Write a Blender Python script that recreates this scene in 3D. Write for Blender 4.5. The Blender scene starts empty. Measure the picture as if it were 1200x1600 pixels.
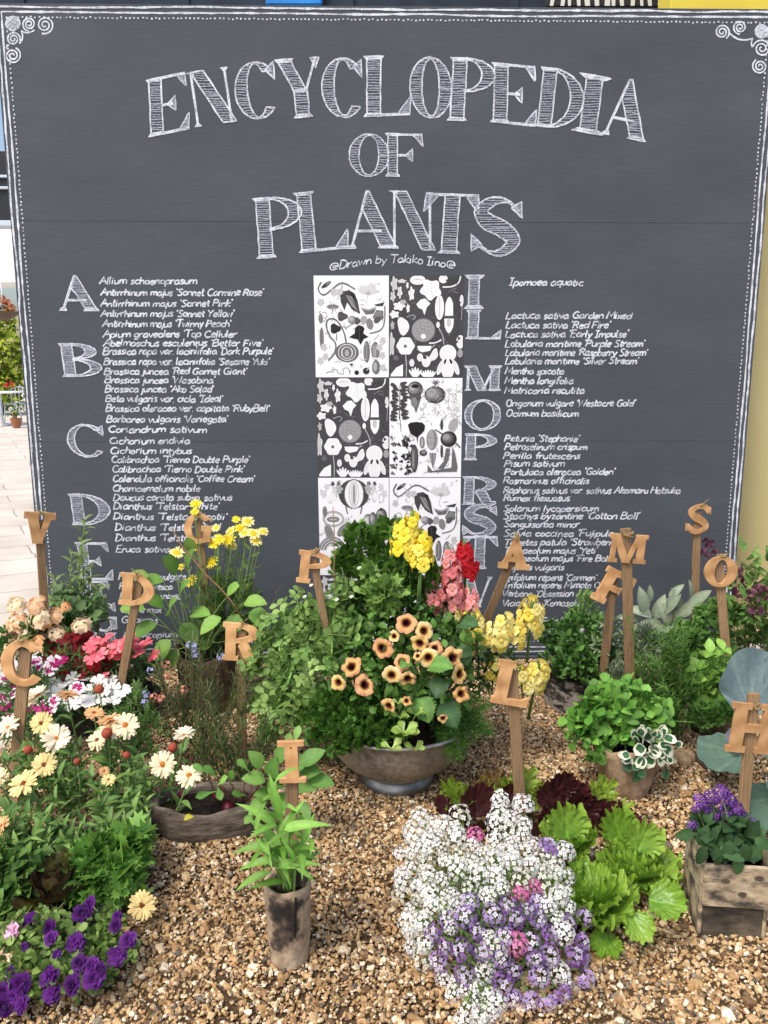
import bpy, math, random
import numpy as np
from mathutils import Matrix, Vector, Euler
R = math.radians
PI = math.pi
SC = bpy.context.scene
COL = SC.collection

# ------------------------------------------------------------------ camera
CAM_H, PITCH, FOC = 1.40, R(10.6), 1250.0
cam_d = bpy.data.cameras.new('camera')
cam_d.sensor_fit = 'VERTICAL'
cam_d.sensor_height = 36.0
cam_d.lens = FOC / 1600.0 * 36.0
cam_d.clip_start = 0.05
cam_d.clip_end = 500
cam = bpy.data.objects.new('camera', cam_d)
COL.objects.link(cam)
cam.location = (0, 0, CAM_H)
cam.rotation_euler = (PI / 2 - PITCH, 0, 0)
SC.camera = cam
SC.render.resolution_x, SC.render.resolution_y = 768, 1024

# ------------------------------------------------------------------ light
SUN_DIR = Vector((-0.42, -0.50, 0.95)).normalized()      # towards the sun
EL = math.asin(SUN_DIR.z)
AZ = math.atan2(SUN_DIR.x, SUN_DIR.y)
world = bpy.data.worlds.new('World')
SC.world = world
world.use_nodes = True
wn = world.node_tree
bg = wn.nodes['Background']
sky = wn.nodes.new('ShaderNodeTexSky')
sky.sky_type = 'NISHITA'
sky.sun_disc = False
sky.sun_elevation = EL
sky.sun_rotation = AZ
sky.air_density = 1.0
sky.dust_density = 4.0
sky.ozone_density = 1.0
wn.links.new(sky.outputs[0], bg.inputs[0])
bg.inputs[1].default_value = 0.15
sun_d = bpy.data.lights.new('sun', 'SUN')
sun_d.energy = 1.5
sun_d.angle = R(18)
sun_d.color = (1.0, 0.95, 0.88)
sun = bpy.data.objects.new('sun', sun_d)
COL.objects.link(sun)
sun.rotation_euler = SUN_DIR.to_track_quat('Z', 'Y').to_euler()
sun.location = (-3, -3, 8)
SC.view_settings.view_transform = 'Standard'
SC.view_settings.look = 'None'
SC.view_settings.exposure = 0.66
SC.view_settings.gamma = 1.0

# ------------------------------------------------------------------ rays
CP = np.array([0, 0, CAM_H])
FW = np.array([0, math.cos(PITCH), -math.sin(PITCH)])
UPV = np.array([0, math.sin(PITCH), math.cos(PITCH)])


def ray(px, py):
    return FW + np.array([1.0, 0, 0]) * ((px - 600) / FOC) - UPV * ((py - 800) / FOC)


def P(px, py, Y):
    d = ray(px, py)
    return CP + d * (Y / d[1])


def G(px, py, z=0.0):
    d = ray(px, py)
    return CP + d * ((z - CAM_H) / d[2])


def mpp(p):                      # metres per photograph pixel at a point
    return float(np.dot(np.asarray(p) - CP, FW)) / FOC


def nrm(v):
    v = np.asarray(v, float)
    return v / (np.linalg.norm(v, axis=-1, keepdims=True) + 1e-9)


# ------------------------------------------------------------------ mesh kit
def fgroup(F):
    if isinstance(F, np.ndarray):
        return [F]
    if len(F) and isinstance(F[0], np.ndarray):
        return F
    d = {}
    for f in F:
        d.setdefault(len(f), []).append(f)
    return [np.array(v, int) for v in d.values()]


class MB:
    def __init__(s):
        s.V = []; s.F = []; s.M = []; s.C = []; s.n = 0

    def add(s, V, F, m=0, col=(1, 1, 1)):
        V = np.asarray(V, float).reshape(-1, 3)
        c = np.asarray(col, float)
        if c.ndim == 1:
            c = np.tile(c, (len(V), 1))
        for g in fgroup(F):
            if len(g):
                s.F.append(g + s.n); s.M.append(m)
        s.V.append(V); s.C.append(c); s.n += len(V)

    def build(s, name, mats, parent=None, smooth=True, local=False):
        if not isinstance(mats, (list, tuple)):
            mats = [mats]
        V = np.concatenate(s.V) if s.V else np.zeros((0, 3))
        C = np.concatenate(s.C) if s.C else np.zeros((0, 3))
        if parent is not None and not local:
            V = V - np.array(wloc(parent))
        me = bpy.data.meshes.new(name)
        nl = sum(g.size for g in s.F); npoly = sum(len(g) for g in s.F)
        me.vertices.add(len(V)); me.loops.add(nl); me.polygons.add(npoly)
        me.vertices.foreach_set('co', V.astype(np.float32).ravel())
        me.loops.foreach_set('vertex_index', np.concatenate([g.ravel() for g in s.F]).astype(np.int32))
        tot = np.concatenate([np.full(len(g), g.shape[1]) for g in s.F])
        st = np.concatenate([[0], np.cumsum(tot)[:-1]])
        me.polygons.foreach_set('loop_start', st.astype(np.int32))
        me.polygons.foreach_set('material_index', np.concatenate([np.full(len(g), m) for g, m in zip(s.F, s.M)]).astype(np.int32))
        me.polygons.foreach_set('use_smooth', np.full(npoly, smooth))
        me.update(calc_edges=True)
        at = me.color_attributes.new('Col', 'FLOAT_COLOR', 'POINT')
        at.data.foreach_set('color', np.hstack([C, np.ones((len(C), 1))]).astype(np.float32).ravel())
        for m in mats:
            me.materials.append(m)
        me.validate()
        o = bpy.data.objects.new(name, me)
        COL.objects.link(o)
        if parent is not None:
            o.parent = parent
        return o


def wloc(o):
    l = Vector(o.location)
    while o.parent is not None:
        o = o.parent
        l = l + Vector(o.location)
    return l


def thing(name, label, cat, loc=(0, 0, 0), rz=0, group=None):
    o = bpy.data.objects.new(name, None)
    COL.objects.link(o)
    o.empty_display_size = 0.05
    o.location = tuple(float(a) for a in loc); o.rotation_euler = (0, 0, rz)
    o['label'] = label; o['category'] = cat
    if group: o['group'] = group
    return o


def tag(o, label, cat, group=None):
    o['label'] = label; o['category'] = cat
    if group: o['group'] = group
    return o


def struct(o, kind='structure'):
    o['kind'] = kind
    return o


def inst(name, mesh, parent, M):
    o = bpy.data.objects.new(name, mesh)
    COL.objects.link(o)
    o.parent = parent
    o.matrix_basis = Matrix.Translation(-wloc(parent)) @ Matrix(M.tolist() if isinstance(M, np.ndarray) else M)
    return o


def frames(Pp, D, U, S):
    Pp = np.atleast_2d(Pp).astype(float); D = np.atleast_2d(D).astype(float); U = np.atleast_2d(U).astype(float)
    Y = nrm(D)
    X = nrm(np.cross(Y, U))
    Z = np.cross(X, Y)
    N = len(Pp)
    S = np.asarray(S, float)
    if S.ndim == 0: S = np.full(N, float(S))
    if S.ndim == 1: S = np.stack([S, S, S], 1)
    M = np.zeros((N, 4, 4))
    M[:, :3, 0] = X * S[:, 0:1]; M[:, :3, 1] = Y * S[:, 1:2]; M[:, :3, 2] = Z * S[:, 2:3]
    M[:, :3, 3] = Pp; M[:, 3, 3] = 1
    return M


def put(mb, tpl, Ms, col=(1, 1, 1)):
    Ms = np.asarray(Ms, float)
    if Ms.ndim == 2: Ms = Ms[None]
    N = len(Ms)
    if N == 0: return
    col = np.asarray(col, float)
    if col.ndim == 1: col = np.tile(col, (N, 1))
    for (V, Fs, m, C) in tpl:
        W = np.einsum('nij,vj->nvi', Ms[:, :3, :3], V) + Ms[:, None, :3, 3]
        nv = len(V); offs = np.arange(N) * nv
        F2 = [(F[None] + offs[:, None, None]).reshape(-1, F.shape[1]) for F in Fs]
        cc = (C[None] * col[:, None, :]).reshape(-1, 3)
        mb.add(W.reshape(-1, 3), F2, m, cc)


def piece(V, F, m=0, C=None):
    V = np.asarray(V, float)
    if C is None: C = np.ones((len(V), 3))
    C = np.asarray(C, float)
    if C.ndim == 1: C = np.tile(C, (len(V), 1))
    return (V, fgroup(F), m, C)


def merge_tpl(tpl, Ms, mul=None):
    """several placed copies of a template joined into one template"""
    out = []
    for (V, Fs, m, C) in tpl:
        for i, M in enumerate(Ms):
            W = V @ M[:3, :3].T + M[:3, 3]
            c = C if mul is None else C * np.asarray(mul[i])
            out.append((W, Fs, m, c))
    Vs = np.concatenate([o[0] for o in out]); Cs = np.concatenate([o[3] for o in out])
    n = 0; Fd = {}
    for o in out:
        for f in o[1]:
            Fd.setdefault(f.shape[1], []).append(f + n)
        n += len(o[0])
    return [(Vs, [np.concatenate(v) for v in Fd.values()], out[0][2], Cs)]


def gridF(nu, nv):
    i = np.arange(nu - 1)[:, None] * nv + np.arange(nv - 1)[None]
    i = i.ravel()
    return np.stack([i, i + 1, i + nv + 1, i + nv], 1)


def tube(mb, pts, r0, r1=None, n=5, m=0, col=(1, 1, 1), cap=True):
    pts = np.asarray(pts, float)
    if r1 is None: r1 = r0
    T = nrm(np.gradient(pts, axis=0))
    ref = np.array([0.31, 0.2, 0.93]) if abs(T[0, 2]) < 0.8 else np.array([0.93, 0.3, 0.1])
    A = nrm(np.cross(T, ref)); B = np.cross(T, A)
    k = len(pts)
    rr = np.linspace(r0, r1, k) if np.ndim(r0) == 0 else np.asarray(r0)
    a = np.arange(n) * 2 * PI / n
    V = pts[:, None] + rr[:, None, None] * (np.cos(a)[None, :, None] * A[:, None] + np.sin(a)[None, :, None] * B[:, None])
    V = V.reshape(-1, 3)
    F = []
    for i in range(k - 1):
        for j in range(n):
            F.append((i * n + j, i * n + (j + 1) % n, (i + 1) * n + (j + 1) % n, (i + 1) * n + j))
    if cap:
        F.append(tuple(range(n))[::-1]); F.append(tuple((k - 1) * n + j for j in range(n)))
    mb.add(V, F, m, col)


def bez(a, b, c, n=6):
    t = np.linspace(0, 1, n)[:, None]
    return (1 - t) ** 2 * np.asarray(a) + 2 * t * (1 - t) * np.asarray(b) + t * t * np.asarray(c)


def box(mb, x0, x1, y0, y1, z0, z1, m=0, col=(1, 1, 1), bev=0.0, M=None):
    """box with small chamfers on every edge"""
    b = bev
    if b <= 0:
        V = [(x, y, z) for z in (z0, z1) for y in (y0, y1) for x in (x0, x1)]
        F = [(0, 2, 3, 1), (4, 5, 7, 6), (0, 1, 5, 4), (2, 6, 7, 3), (0, 4, 6, 2), (1, 3, 7, 5)]
    else:
        bm_V = []; F = []
        idx = {}
        for sx in (0, 1):
            for sy in (0, 1):
                for sz in (0, 1):
                    cx, cy, cz = (x0, x1)[sx], (y0, y1)[sy], (z0, z1)[sz]
                    dx, dy, dz = (b, -b)[sx], (b, -b)[sy], (b, -b)[sz]
                    for ax, p in enumerate(((cx, cy + dy, cz + dz), (cx + dx, cy, cz + dz), (cx + dx, cy + dy, cz))):
                        idx[(sx, sy, sz, ax)] = len(bm_V); bm_V.append(p)
        V = bm_V
        for s in (0, 1):
            F.append([idx[(s, a, c, 0)] for a, c in ((0, 0), (1, 0), (1, 1), (0, 1))][::(1 if s else -1)])
            F.append([idx[(a, s, c, 1)] for a, c in ((0, 0), (0, 1), (1, 1), (1, 0))][::(1 if s else -1)])
            F.append([idx[(a, c, s, 2)] for a, c in ((0, 0), (1, 0), (1, 1), (0, 1))][::(1 if s else -1)])
        for a in (0, 1):
            for c in (0, 1):
                F.append([idx[(a, c, 0, 0)], idx[(a, c, 1, 0)], idx[(a, c, 1, 1)], idx[(a, c, 0, 1)]])
                F.append([idx[(a, 0, c, 0)], idx[(a, 1, c, 0)], idx[(a, 1, c, 2)], idx[(a, 0, c, 2)]])
                F.append([idx[(0, a, c, 1)], idx[(1, a, c, 1)], idx[(1, a, c, 2)], idx[(0, a, c, 2)]])
                for d in (0, 1):
                    F.append([idx[(a, c, d, 0)], idx[(a, c, d, 1)], idx[(a, c, d, 2)]])
        F = [tuple(f) for f in F]
    V = np.asarray(V, float)
    if M is not None:
        M = np.asarray(M); V = V @ M[:3, :3].T + M[:3, 3]
    mb.add(V, F, m, col)


def lathe(mb, prof, n=32, c=(0, 0, 0), m=0, col=(1, 1, 1), wob=None, ax=1.0, ay=1.0, rz=0.0, cap_end=False):
    a = np.arange(n) * 2 * PI / n
    V = []
    for k, (r, z) in enumerate(prof):
        rr = np.full(n, r); zz = np.full(n, float(z))
        if wob is not None:
            f, dz = wob(a, k, z)
            rr = rr * f; zz = zz + dz
        x = rr * np.cos(a) * ax; y = rr * np.sin(a) * ay
        V.append(np.stack([x * math.cos(rz) - y * math.sin(rz) + c[0], x * math.sin(rz) + y * math.cos(rz) + c[1], zz + c[2]], 1))
    V = np.concatenate(V)
    F = []
    for i in range(len(prof) - 1):
        for j in range(n):
            F.append((i * n + j, i * n + (j + 1) % n, (i + 1) * n + (j + 1) % n, (i + 1) * n + j))
    if cap_end:
        F.append(tuple((len(prof) - 1) * n + j for j in range(n)))
    mb.add(V, F, m, col)


# ------------------------------------------------------------------ materials
def mat(name, rough=0.6, spec=0.3, metal=0.0):
    m = bpy.data.materials.new(name)
    m.use_nodes = True
    b = m.node_tree.nodes['Principled BSDF']
    b.inputs['Roughness'].default_value = rough
    b.inputs['Specular IOR Level'].default_value = spec
    b.inputs['Metallic'].default_value = metal
    return m, m.node_tree, b


def nd(nt, typ, **kw):
    n = nt.nodes.new(typ)
    for k, v in kw.items():
        if k.startswith('i_'):
            n.inputs[k[2:].replace('_', ' ')].default_value = v
        else:
            setattr(n, k, v)
    return n


def ramp(nt, stops, interp='LINEAR'):
    r = nt.nodes.new('ShaderNodeValToRGB')
    r.color_ramp.interpolation = interp
    e = r.color_ramp.elements
    while len(e) < len(stops): e.new(0.5)
    for i, (p, c) in enumerate(stops):
        e[i].position = p
        e[i].color = (*c, 1) if len(c) == 3 else c
    return r


def noise(nt, scale, detail=4, rough=0.55, coord='Object', stretch=None):
    tc = nt.nodes.new('ShaderNodeTexCoord')
    n = nd(nt, 'ShaderNodeTexNoise')
    n.inputs['Scale'].default_value = scale
    n.inputs['Detail'].default_value = detail
    n.inputs['Roughness'].default_value = rough
    if stretch:
        mp = nt.nodes.new('ShaderNodeMapping')
        mp.inputs['Scale'].default_value = stretch
        nt.links.new(tc.outputs[coord], mp.inputs[0]); nt.links.new(mp.outputs[0], n.inputs['Vector'])
    else:
        nt.links.new(tc.outputs[coord], n.inputs['Vector'])
    return n


def bump(nt, b, h, strength=0.3, dist=0.01):
    bp = nt.nodes.new('ShaderNodeBump')
    bp.inputs['Strength'].default_value = strength
    bp.inputs['Distance'].default_value = dist
    nt.links.new(h, bp.inputs['Height']); nt.links.new(bp.outputs[0], b.inputs['Normal'])


def col_mat(name, rough=0.5, spec=0.35, transl=0.3, nscale=60, var=0.35, bumpk=0.0, sheen=0.0):
    """surface whose own colour is stored per leaf or petal, with natural variation from piece to piece"""
    m, nt, b = mat(name, rough, spec)
    at = nd(nt, 'ShaderNodeAttribute', attribute_name='Col')
    ge = nt.nodes.new('ShaderNodeNewGeometry')
    no = noise(nt, nscale, 3)
    ma = nd(nt, 'ShaderNodeMath', operation='MULTIPLY_ADD'); ma.inputs[1].default_value = var; ma.inputs[2].default_value = 1 - var * 0.5
    nt.links.new(ge.outputs['Random Per Island'], ma.inputs[0])
    mb_ = nd(nt, 'ShaderNodeMath', operation='MULTIPLY_ADD'); mb_.inputs[1].default_value = 0.6; mb_.inputs[2].default_value = 0.7
    nt.links.new(no.outputs[0], mb_.inputs[0])
    mm = nd(nt, 'ShaderNodeMath', operation='MULTIPLY'); nt.links.new(ma.outputs[0], mm.inputs[0]); nt.links.new(mb_.outputs[0], mm.inputs[1])
    vm = nd(nt, 'ShaderNodeVectorMath', operation='SCALE')
    nt.links.new(at.outputs['Color'], vm.inputs[0]); nt.links.new(mm.outputs[0], vm.inputs['Scale'])
    nt.links.new(vm.outputs[0], b.inputs['Base Color'])
    if bumpk:
        bump(nt, b, no.outputs[0], bumpk, 0.004)
    if transl > 0:
        tr = nt.nodes.new('ShaderNodeBsdfTranslucent')
        nt.links.new(vm.outputs[0], tr.inputs[0])
        mx = nt.nodes.new('ShaderNodeMixShader'); mx.inputs[0].default_value = transl
        nt.links.new(b.outputs[0], mx.inputs[1]); nt.links.new(tr.outputs[0], mx.inputs[2])
        nt.links.new(mx.outputs[0], nt.nodes['Material Output'].inputs[0])
    return m


LEAF = col_mat('leaf', 0.5, 0.3, 0.32, 70, 0.6)
LEAF_SOFT = col_mat('soft_leaf', 0.75, 0.15, 0.15, 60, 0.35)
LEAF_CRISP = col_mat('crisp_leaf', 0.33, 0.5, 0.33, 90, 0.25, 0.5)
STEM = col_mat('stem', 0.55, 0.3, 0.0, 50, 0.3)
PETAL = col_mat('petal', 0.6, 0.2, 0.3, 120, 0.18)


def wood_mat(name, c1, c2, scale=18, rough=0.55, stretch=(1, 1, 1), dist=3.0, rings=True):
    m, nt, b = mat(name, rough, 0.3)
    tc = nt.nodes.new('ShaderNodeTexCoord')
    mp = nt.nodes.new('ShaderNodeMapping'); mp.inputs['Scale'].default_value = stretch
    nt.links.new(tc.outputs['Object'], mp.inputs[0])
    oi = nt.nodes.new('ShaderNodeObjectInfo')
    add = nd(nt, 'ShaderNodeVectorMath', operation='MULTIPLY_ADD')
    add.inputs[1].default_value = (1, 1, 1)
    sc = nd(nt, 'ShaderNodeVectorMath', operation='SCALE'); sc.inputs[0].default_value = (3.1, 1.7, 5.3)
    nt.links.new(oi.outputs['Random'], sc.inputs['Scale'])
    nt.links.new(mp.outputs[0], add.inputs[0]); nt.links.new(sc.outputs[0], add.inputs[2])
    w = nt.nodes.new('ShaderNodeTexWave')
    w.wave_type = 'RINGS' if rings else 'BANDS'
    w.inputs['Scale'].default_value = scale; w.inputs['Distortion'].default_value = dist
    w.inputs['Detail'].default_value = 3; w.inputs['Detail Scale'].default_value = 1.5
    nt.links.new(add.outputs[0], w.inputs['Vector'])
    n = nt.nodes.new('ShaderNodeTexNoise'); n.inputs['Scale'].default_value = 6; n.inputs['Detail'].default_value = 5
    nt.links.new(add.outputs[0], n.inputs['Vector'])
    mx = nd(nt, 'ShaderNodeMath', operation='MULTIPLY_ADD'); mx.inputs[1].default_value = 0.45
    nt.links.new(w.outputs['Fac'], mx.inputs[0])
    sc2 = nd(nt, 'ShaderNodeMath', operation='MULTIPLY'); sc2.inputs[1].default_value = 0.75
    nt.links.new(n.outputs[0], sc2.inputs[0]); nt.links.new(sc2.outputs[0], mx.inputs[2])
    r = ramp(nt, [(0.15, c1), (0.85, c2)])
    nt.links.new(mx.outputs[0], r.inputs[0])
    hs = nt.nodes.new('ShaderNodeHueSaturation')
    mr = nd(nt, 'ShaderNodeMapRange'); mr.inputs['To Min'].default_value = 0.78; mr.inputs['To Max'].default_value = 1.12
    nt.links.new(oi.outputs['Random'], mr.inputs[0]); nt.links.new(mr.outputs[0], hs.inputs['Value'])
    n4 = nt.nodes.new('ShaderNodeTexNoise'); n4.inputs['Scale'].default_value = 34; n4.inputs['Detail'].default_value = 6; n4.inputs['Roughness'].default_value = .65
    nt.links.new(add.outputs[0], n4.inputs['Vector'])
    r4 = ramp(nt, [(.30, (.55, .50, .46)), (.45, (.92, .91, .9)), (.62, (1.06, 1.06, 1.06))]); nt.links.new(n4.outputs[0], r4.inputs[0])
    m4 = nd(nt, 'ShaderNodeMix', data_type='RGBA', blend_type='MULTIPLY'); m4.inputs[0].default_value = .8
    nt.links.new(r.outputs[0], m4.inputs[6]); nt.links.new(r4.outputs[0], m4.inputs[7])
    nt.links.new(m4.outputs[2], hs.inputs['Color']); nt.links.new(hs.outputs[0], b.inputs['Base Color'])
    bump(nt, b, mx.outputs[0], 0.25, 0.002)
    return m


SIGNWOOD = wood_mat('varnished_wood', (0.42, 0.215, 0.085), (0.66, 0.385, 0.18), 14, 0.5, (1, 1, 0.35), 4)
STAKEWOOD = wood_mat('stake_wood', (0.13, 0.075, 0.035), (0.33, 0.215, 0.115), 10, 0.7, (6, 6, 0.5), 5, False)


def blotch_mat(name, stops, scale, rough=0.85, stretch=None, bs=0.6, bd=0.02, detail=7, fine=40):
    m, nt, b = mat(name, rough, 0.2)
    n = noise(nt, scale, detail, 0.62, 'Object', stretch)
    r = ramp(nt, stops)
    nt.links.new(n.outputs[0], r.inputs[0])
    n2 = noise(nt, fine, 6, 0.6, 'Object', stretch)
    mx = nd(nt, 'ShaderNodeMix', data_type='RGBA', blend_type='MULTIPLY'); mx.inputs[0].default_value = 0.75
    r2 = ramp(nt, [(0.3, (0.45, 0.42, 0.4)), (0.65, (1.2, 1.17, 1.12))])
    nt.links.new(n2.outputs[0], r2.inputs[0])
    nt.links.new(r.outputs[0], mx.inputs[6]); nt.links.new(r2.outputs[0], mx.inputs[7])
    nt.links.new(mx.outputs[2], b.inputs['Base Color'])
    bump(nt, b, n2.outputs[0], bs, bd)
    return m


LOGBARK = blotch_mat('charred_log', [(0.36, (0.03, 0.026, 0.024)), (0.42, (0.10, 0.075, 0.06)), (0.47, (0.36, 0.275, 0.19)), (0.7, (0.54, 0.44, 0.32))], 9, 0.85, (1, 1, 0.9), 0.5, 0.008, 4, 45)
GREYLOG = blotch_mat('grey_log', [(0.3, (0.05, 0.04, 0.032)), (0.5, (0.14, 0.115, 0.09)), (0.72, (0.26, 0.225, 0.185))], 16, 0.9, (0.6, 1, 2.2), 0.7, 0.01)
BIRCH = blotch_mat('mottled_bark', [(0.42, (0.02, 0.018, 0.016)), (0.5, (0.08, 0.07, 0.06)), (0.56, (0.33, 0.30, 0.27)), (0.75, (0.42, 0.39, 0.35))], 20, 0.9, (0.8, 0.8, 1.4), 0.8, 0.012)
STUMP = blotch_mat('stump_bark', [(0.3, (0.03, 0.02, 0.014)), (0.55, (0.10, 0.065, 0.042)), (0.75, (0.17, 0.12, 0.08))], 14, 0.9, (1.5, 1.5, 0.5), 0.9, 0.02)
STONEPOT = blotch_mat('rough_clay', [(0.3, (0.24, 0.165, 0.10)), (0.5, (0.36, 0.26, 0.17)), (0.72, (0.48, 0.375, 0.27))], 14, 0.85, None, 0.5, 0.008, 6, 30)
PLANK = blotch_mat('weathered_plank', [(0.36, (0.04, 0.036, 0.032)), (0.45, (0.17, 0.14, 0.105)), (0.53, (0.42, 0.34, 0.23)), (0.75, (0.55, 0.46, 0.33))], 15, 0.85, (0.7, 1, 1.6), 0.5, 0.006, 6, 34)
SOIL = blotch_mat('soil', [(0.3, (0.012, 0.009, 0.007)), (0.7, (0.05, 0.035, 0.025))], 60, 0.95, None, 1.0, 0.02, 6, 120)
TWINE, _nt, _b = mat('twine', 0.9, 0.1)
_b.inputs['Base Color'].default_value = (0.38, 0.27, 0.12, 1)
DARKTUB = blotch_mat('dark_tub', [(0.3, (0.02, 0.018, 0.016)), (0.7, (0.07, 0.06, 0.05))], 14, 0.8, None, 0.3, 0.006)


def plain(name, c, rough=0.6, spec=0.3, metal=0.0, nz=None, k=0.25):
    m, nt, b = mat(name, rough, spec, metal)
    if nz:
        n = noise(nt, nz, 5)
        r = ramp(nt, [(0.25, tuple(a * (1 - k) for a in c)), (0.75, tuple(a * (1 + k) for a in c))])
        nt.links.new(n.outputs[0], r.inputs[0]); nt.links.new(r.outputs[0], b.inputs['Base Color'])
    else:
        b.inputs['Base Color'].default_value = (*c, 1)
    return m
# ------------------------------------------------------------------ ground
def sheet(name, x0, x1, y0, y1, z, m, nx=1, ny=1):
    mb = MB()
    xs = np.linspace(x0, x1, nx + 1); ys = np.linspace(y0, y1, ny + 1)
    V = np.stack(np.meshgrid(xs, ys, indexing='ij') + [np.full((nx + 1, ny + 1), z)], -1).reshape(-1, 3)
    mb.add(V, gridF(nx + 1, ny + 1)[:, ::-1])
    return struct(mb.build(name, m, smooth=False))


pav, nt, b = mat('pale_paving', 0.8, 0.2)
tc = nt.nodes.new('ShaderNodeTexCoord')
mp = nt.nodes.new('ShaderNodeMapping'); mp.inputs['Rotation'].default_value = (0, 0, R(-28)); mp.inputs['Scale'].default_value = (1, 1, 1)
nt.links.new(tc.outputs['Object'], mp.inputs[0])
nz = noise(nt, 3, 4); vm = nd(nt, 'ShaderNodeVectorMath', operation='MULTIPLY_ADD'); vm.inputs[1].default_value = (.08, .08, 0)
nt.links.new(nz.outputs['Color'], vm.inputs[0]); nt.links.new(mp.outputs[0], vm.inputs[2])
br = nt.nodes.new('ShaderNodeTexBrick')
br.inputs['Scale'].default_value = 1.0; br.inputs['Mortar Size'].default_value = 0.006; br.inputs['Brick Width'].default_value = 0.9; br.inputs['Row Height'].default_value = 0.45
br.inputs['Color1'].default_value = (.58, .53, .46, 1); br.inputs['Color2'].default_value = (.66, .61, .54, 1); br.inputs['Mortar'].default_value = (.30, .26, .22, 1)
nt.links.new(vm.outputs[0], br.inputs['Vector']); 
n2 = noise(nt, 2.2, 6)
r2 = ramp(nt, [(.3, (.82, .8, .77)), (.7, (1.05, 1.04, 1.03))]); nt.links.new(n2.outputs[0], r2.inputs[0])
mx = nd(nt, 'ShaderNodeMix', data_type='RGBA', blend_type='MULTIPLY'); mx.inputs[0].default_value = 1
nt.links.new(br.outputs[0], mx.inputs[6]); nt.links.new(r2.outputs[0], mx.inputs[7]); nt.links.new(mx.outputs[2], b.inputs['Base Color'])
sheet('paving', -80, 80, -30, 160, -0.012, pav)

GBASE = blotch_mat('gravel_bed', [(.3, (.09, .058, .03)), (.7, (.20, .13, .07))], 90, .95, None, 1, .02, 5, 140)
BD = G(600, 1033)[1]                       # distance of the board
mbx = MB()
# irregular edged gravel bed
rg = np.random.default_rng(3)
left = [(-1.35 - 0.05 * math.sin(3.1 * y) - .03 * math.sin(7 * y), y) for y in np.linspace(-.4, BD + .02, 24)]
rightp = [(2.6, BD + .02), (2.6, -.4)]
out = left + rightp
mbx.add([(x, y, 0.0) for x, y in out], [tuple(range(len(out)))[::-1]])
struct(mbx.build('gravel_bed', GBASE, smooth=False))

gm, nt, b = mat('pebble', 0.55, 0.4)
ge = nt.nodes.new('ShaderNodeNewGeometry')
rp = ramp(nt, [(0, (.17, .105, .055)), (.12, (.31, .19, .09)), (.24, (.46, .305, .15)), (.38, (.36, .225, .105)), (.50, (.54, .39, .215)), (.62, (.62, .49, .32)), (.73, (.46, .32, .175)), (.82, (.25, .215, .17)), (.87, (.12, .095, .075)), (.91, (.76, .68, .53))], 'CONSTANT')
nt.links.new(ge.outputs['Random Per Island'], rp.inputs[0])
n1 = noise(nt, 130, 3); rr = ramp(nt, [(.3, (.72, .70, .68)), (.7, (1.18, 1.16, 1.12))]); nt.links.new(n1.outputs[0], rr.inputs[0])
n3 = noise(nt, 1.7, 3); r3 = ramp(nt, [(.35, (.76, .73, .68)), (.62, (1.16, 1.14, 1.10))]); nt.links.new(n3.outputs[0], r3.inputs[0])
m1 = nd(nt, 'ShaderNodeMix', data_type='RGBA', blend_type='MULTIPLY'); m1.inputs[0].default_value = 1
m2 = nd(nt, 'ShaderNodeMix', data_type='RGBA', blend_type='MULTIPLY'); m2.inputs[0].default_value = 1
nt.links.new(rp.outputs[0], m1.inputs[6]); nt.links.new(rr.outputs[0], m1.inputs[7])
nt.links.new(m1.outputs[2], m2.inputs[6]); nt.links.new(r3.outputs[0], m2.inputs[7]); nt.links.new(m2.outputs[2], b.inputs['Base Color'])


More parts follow.
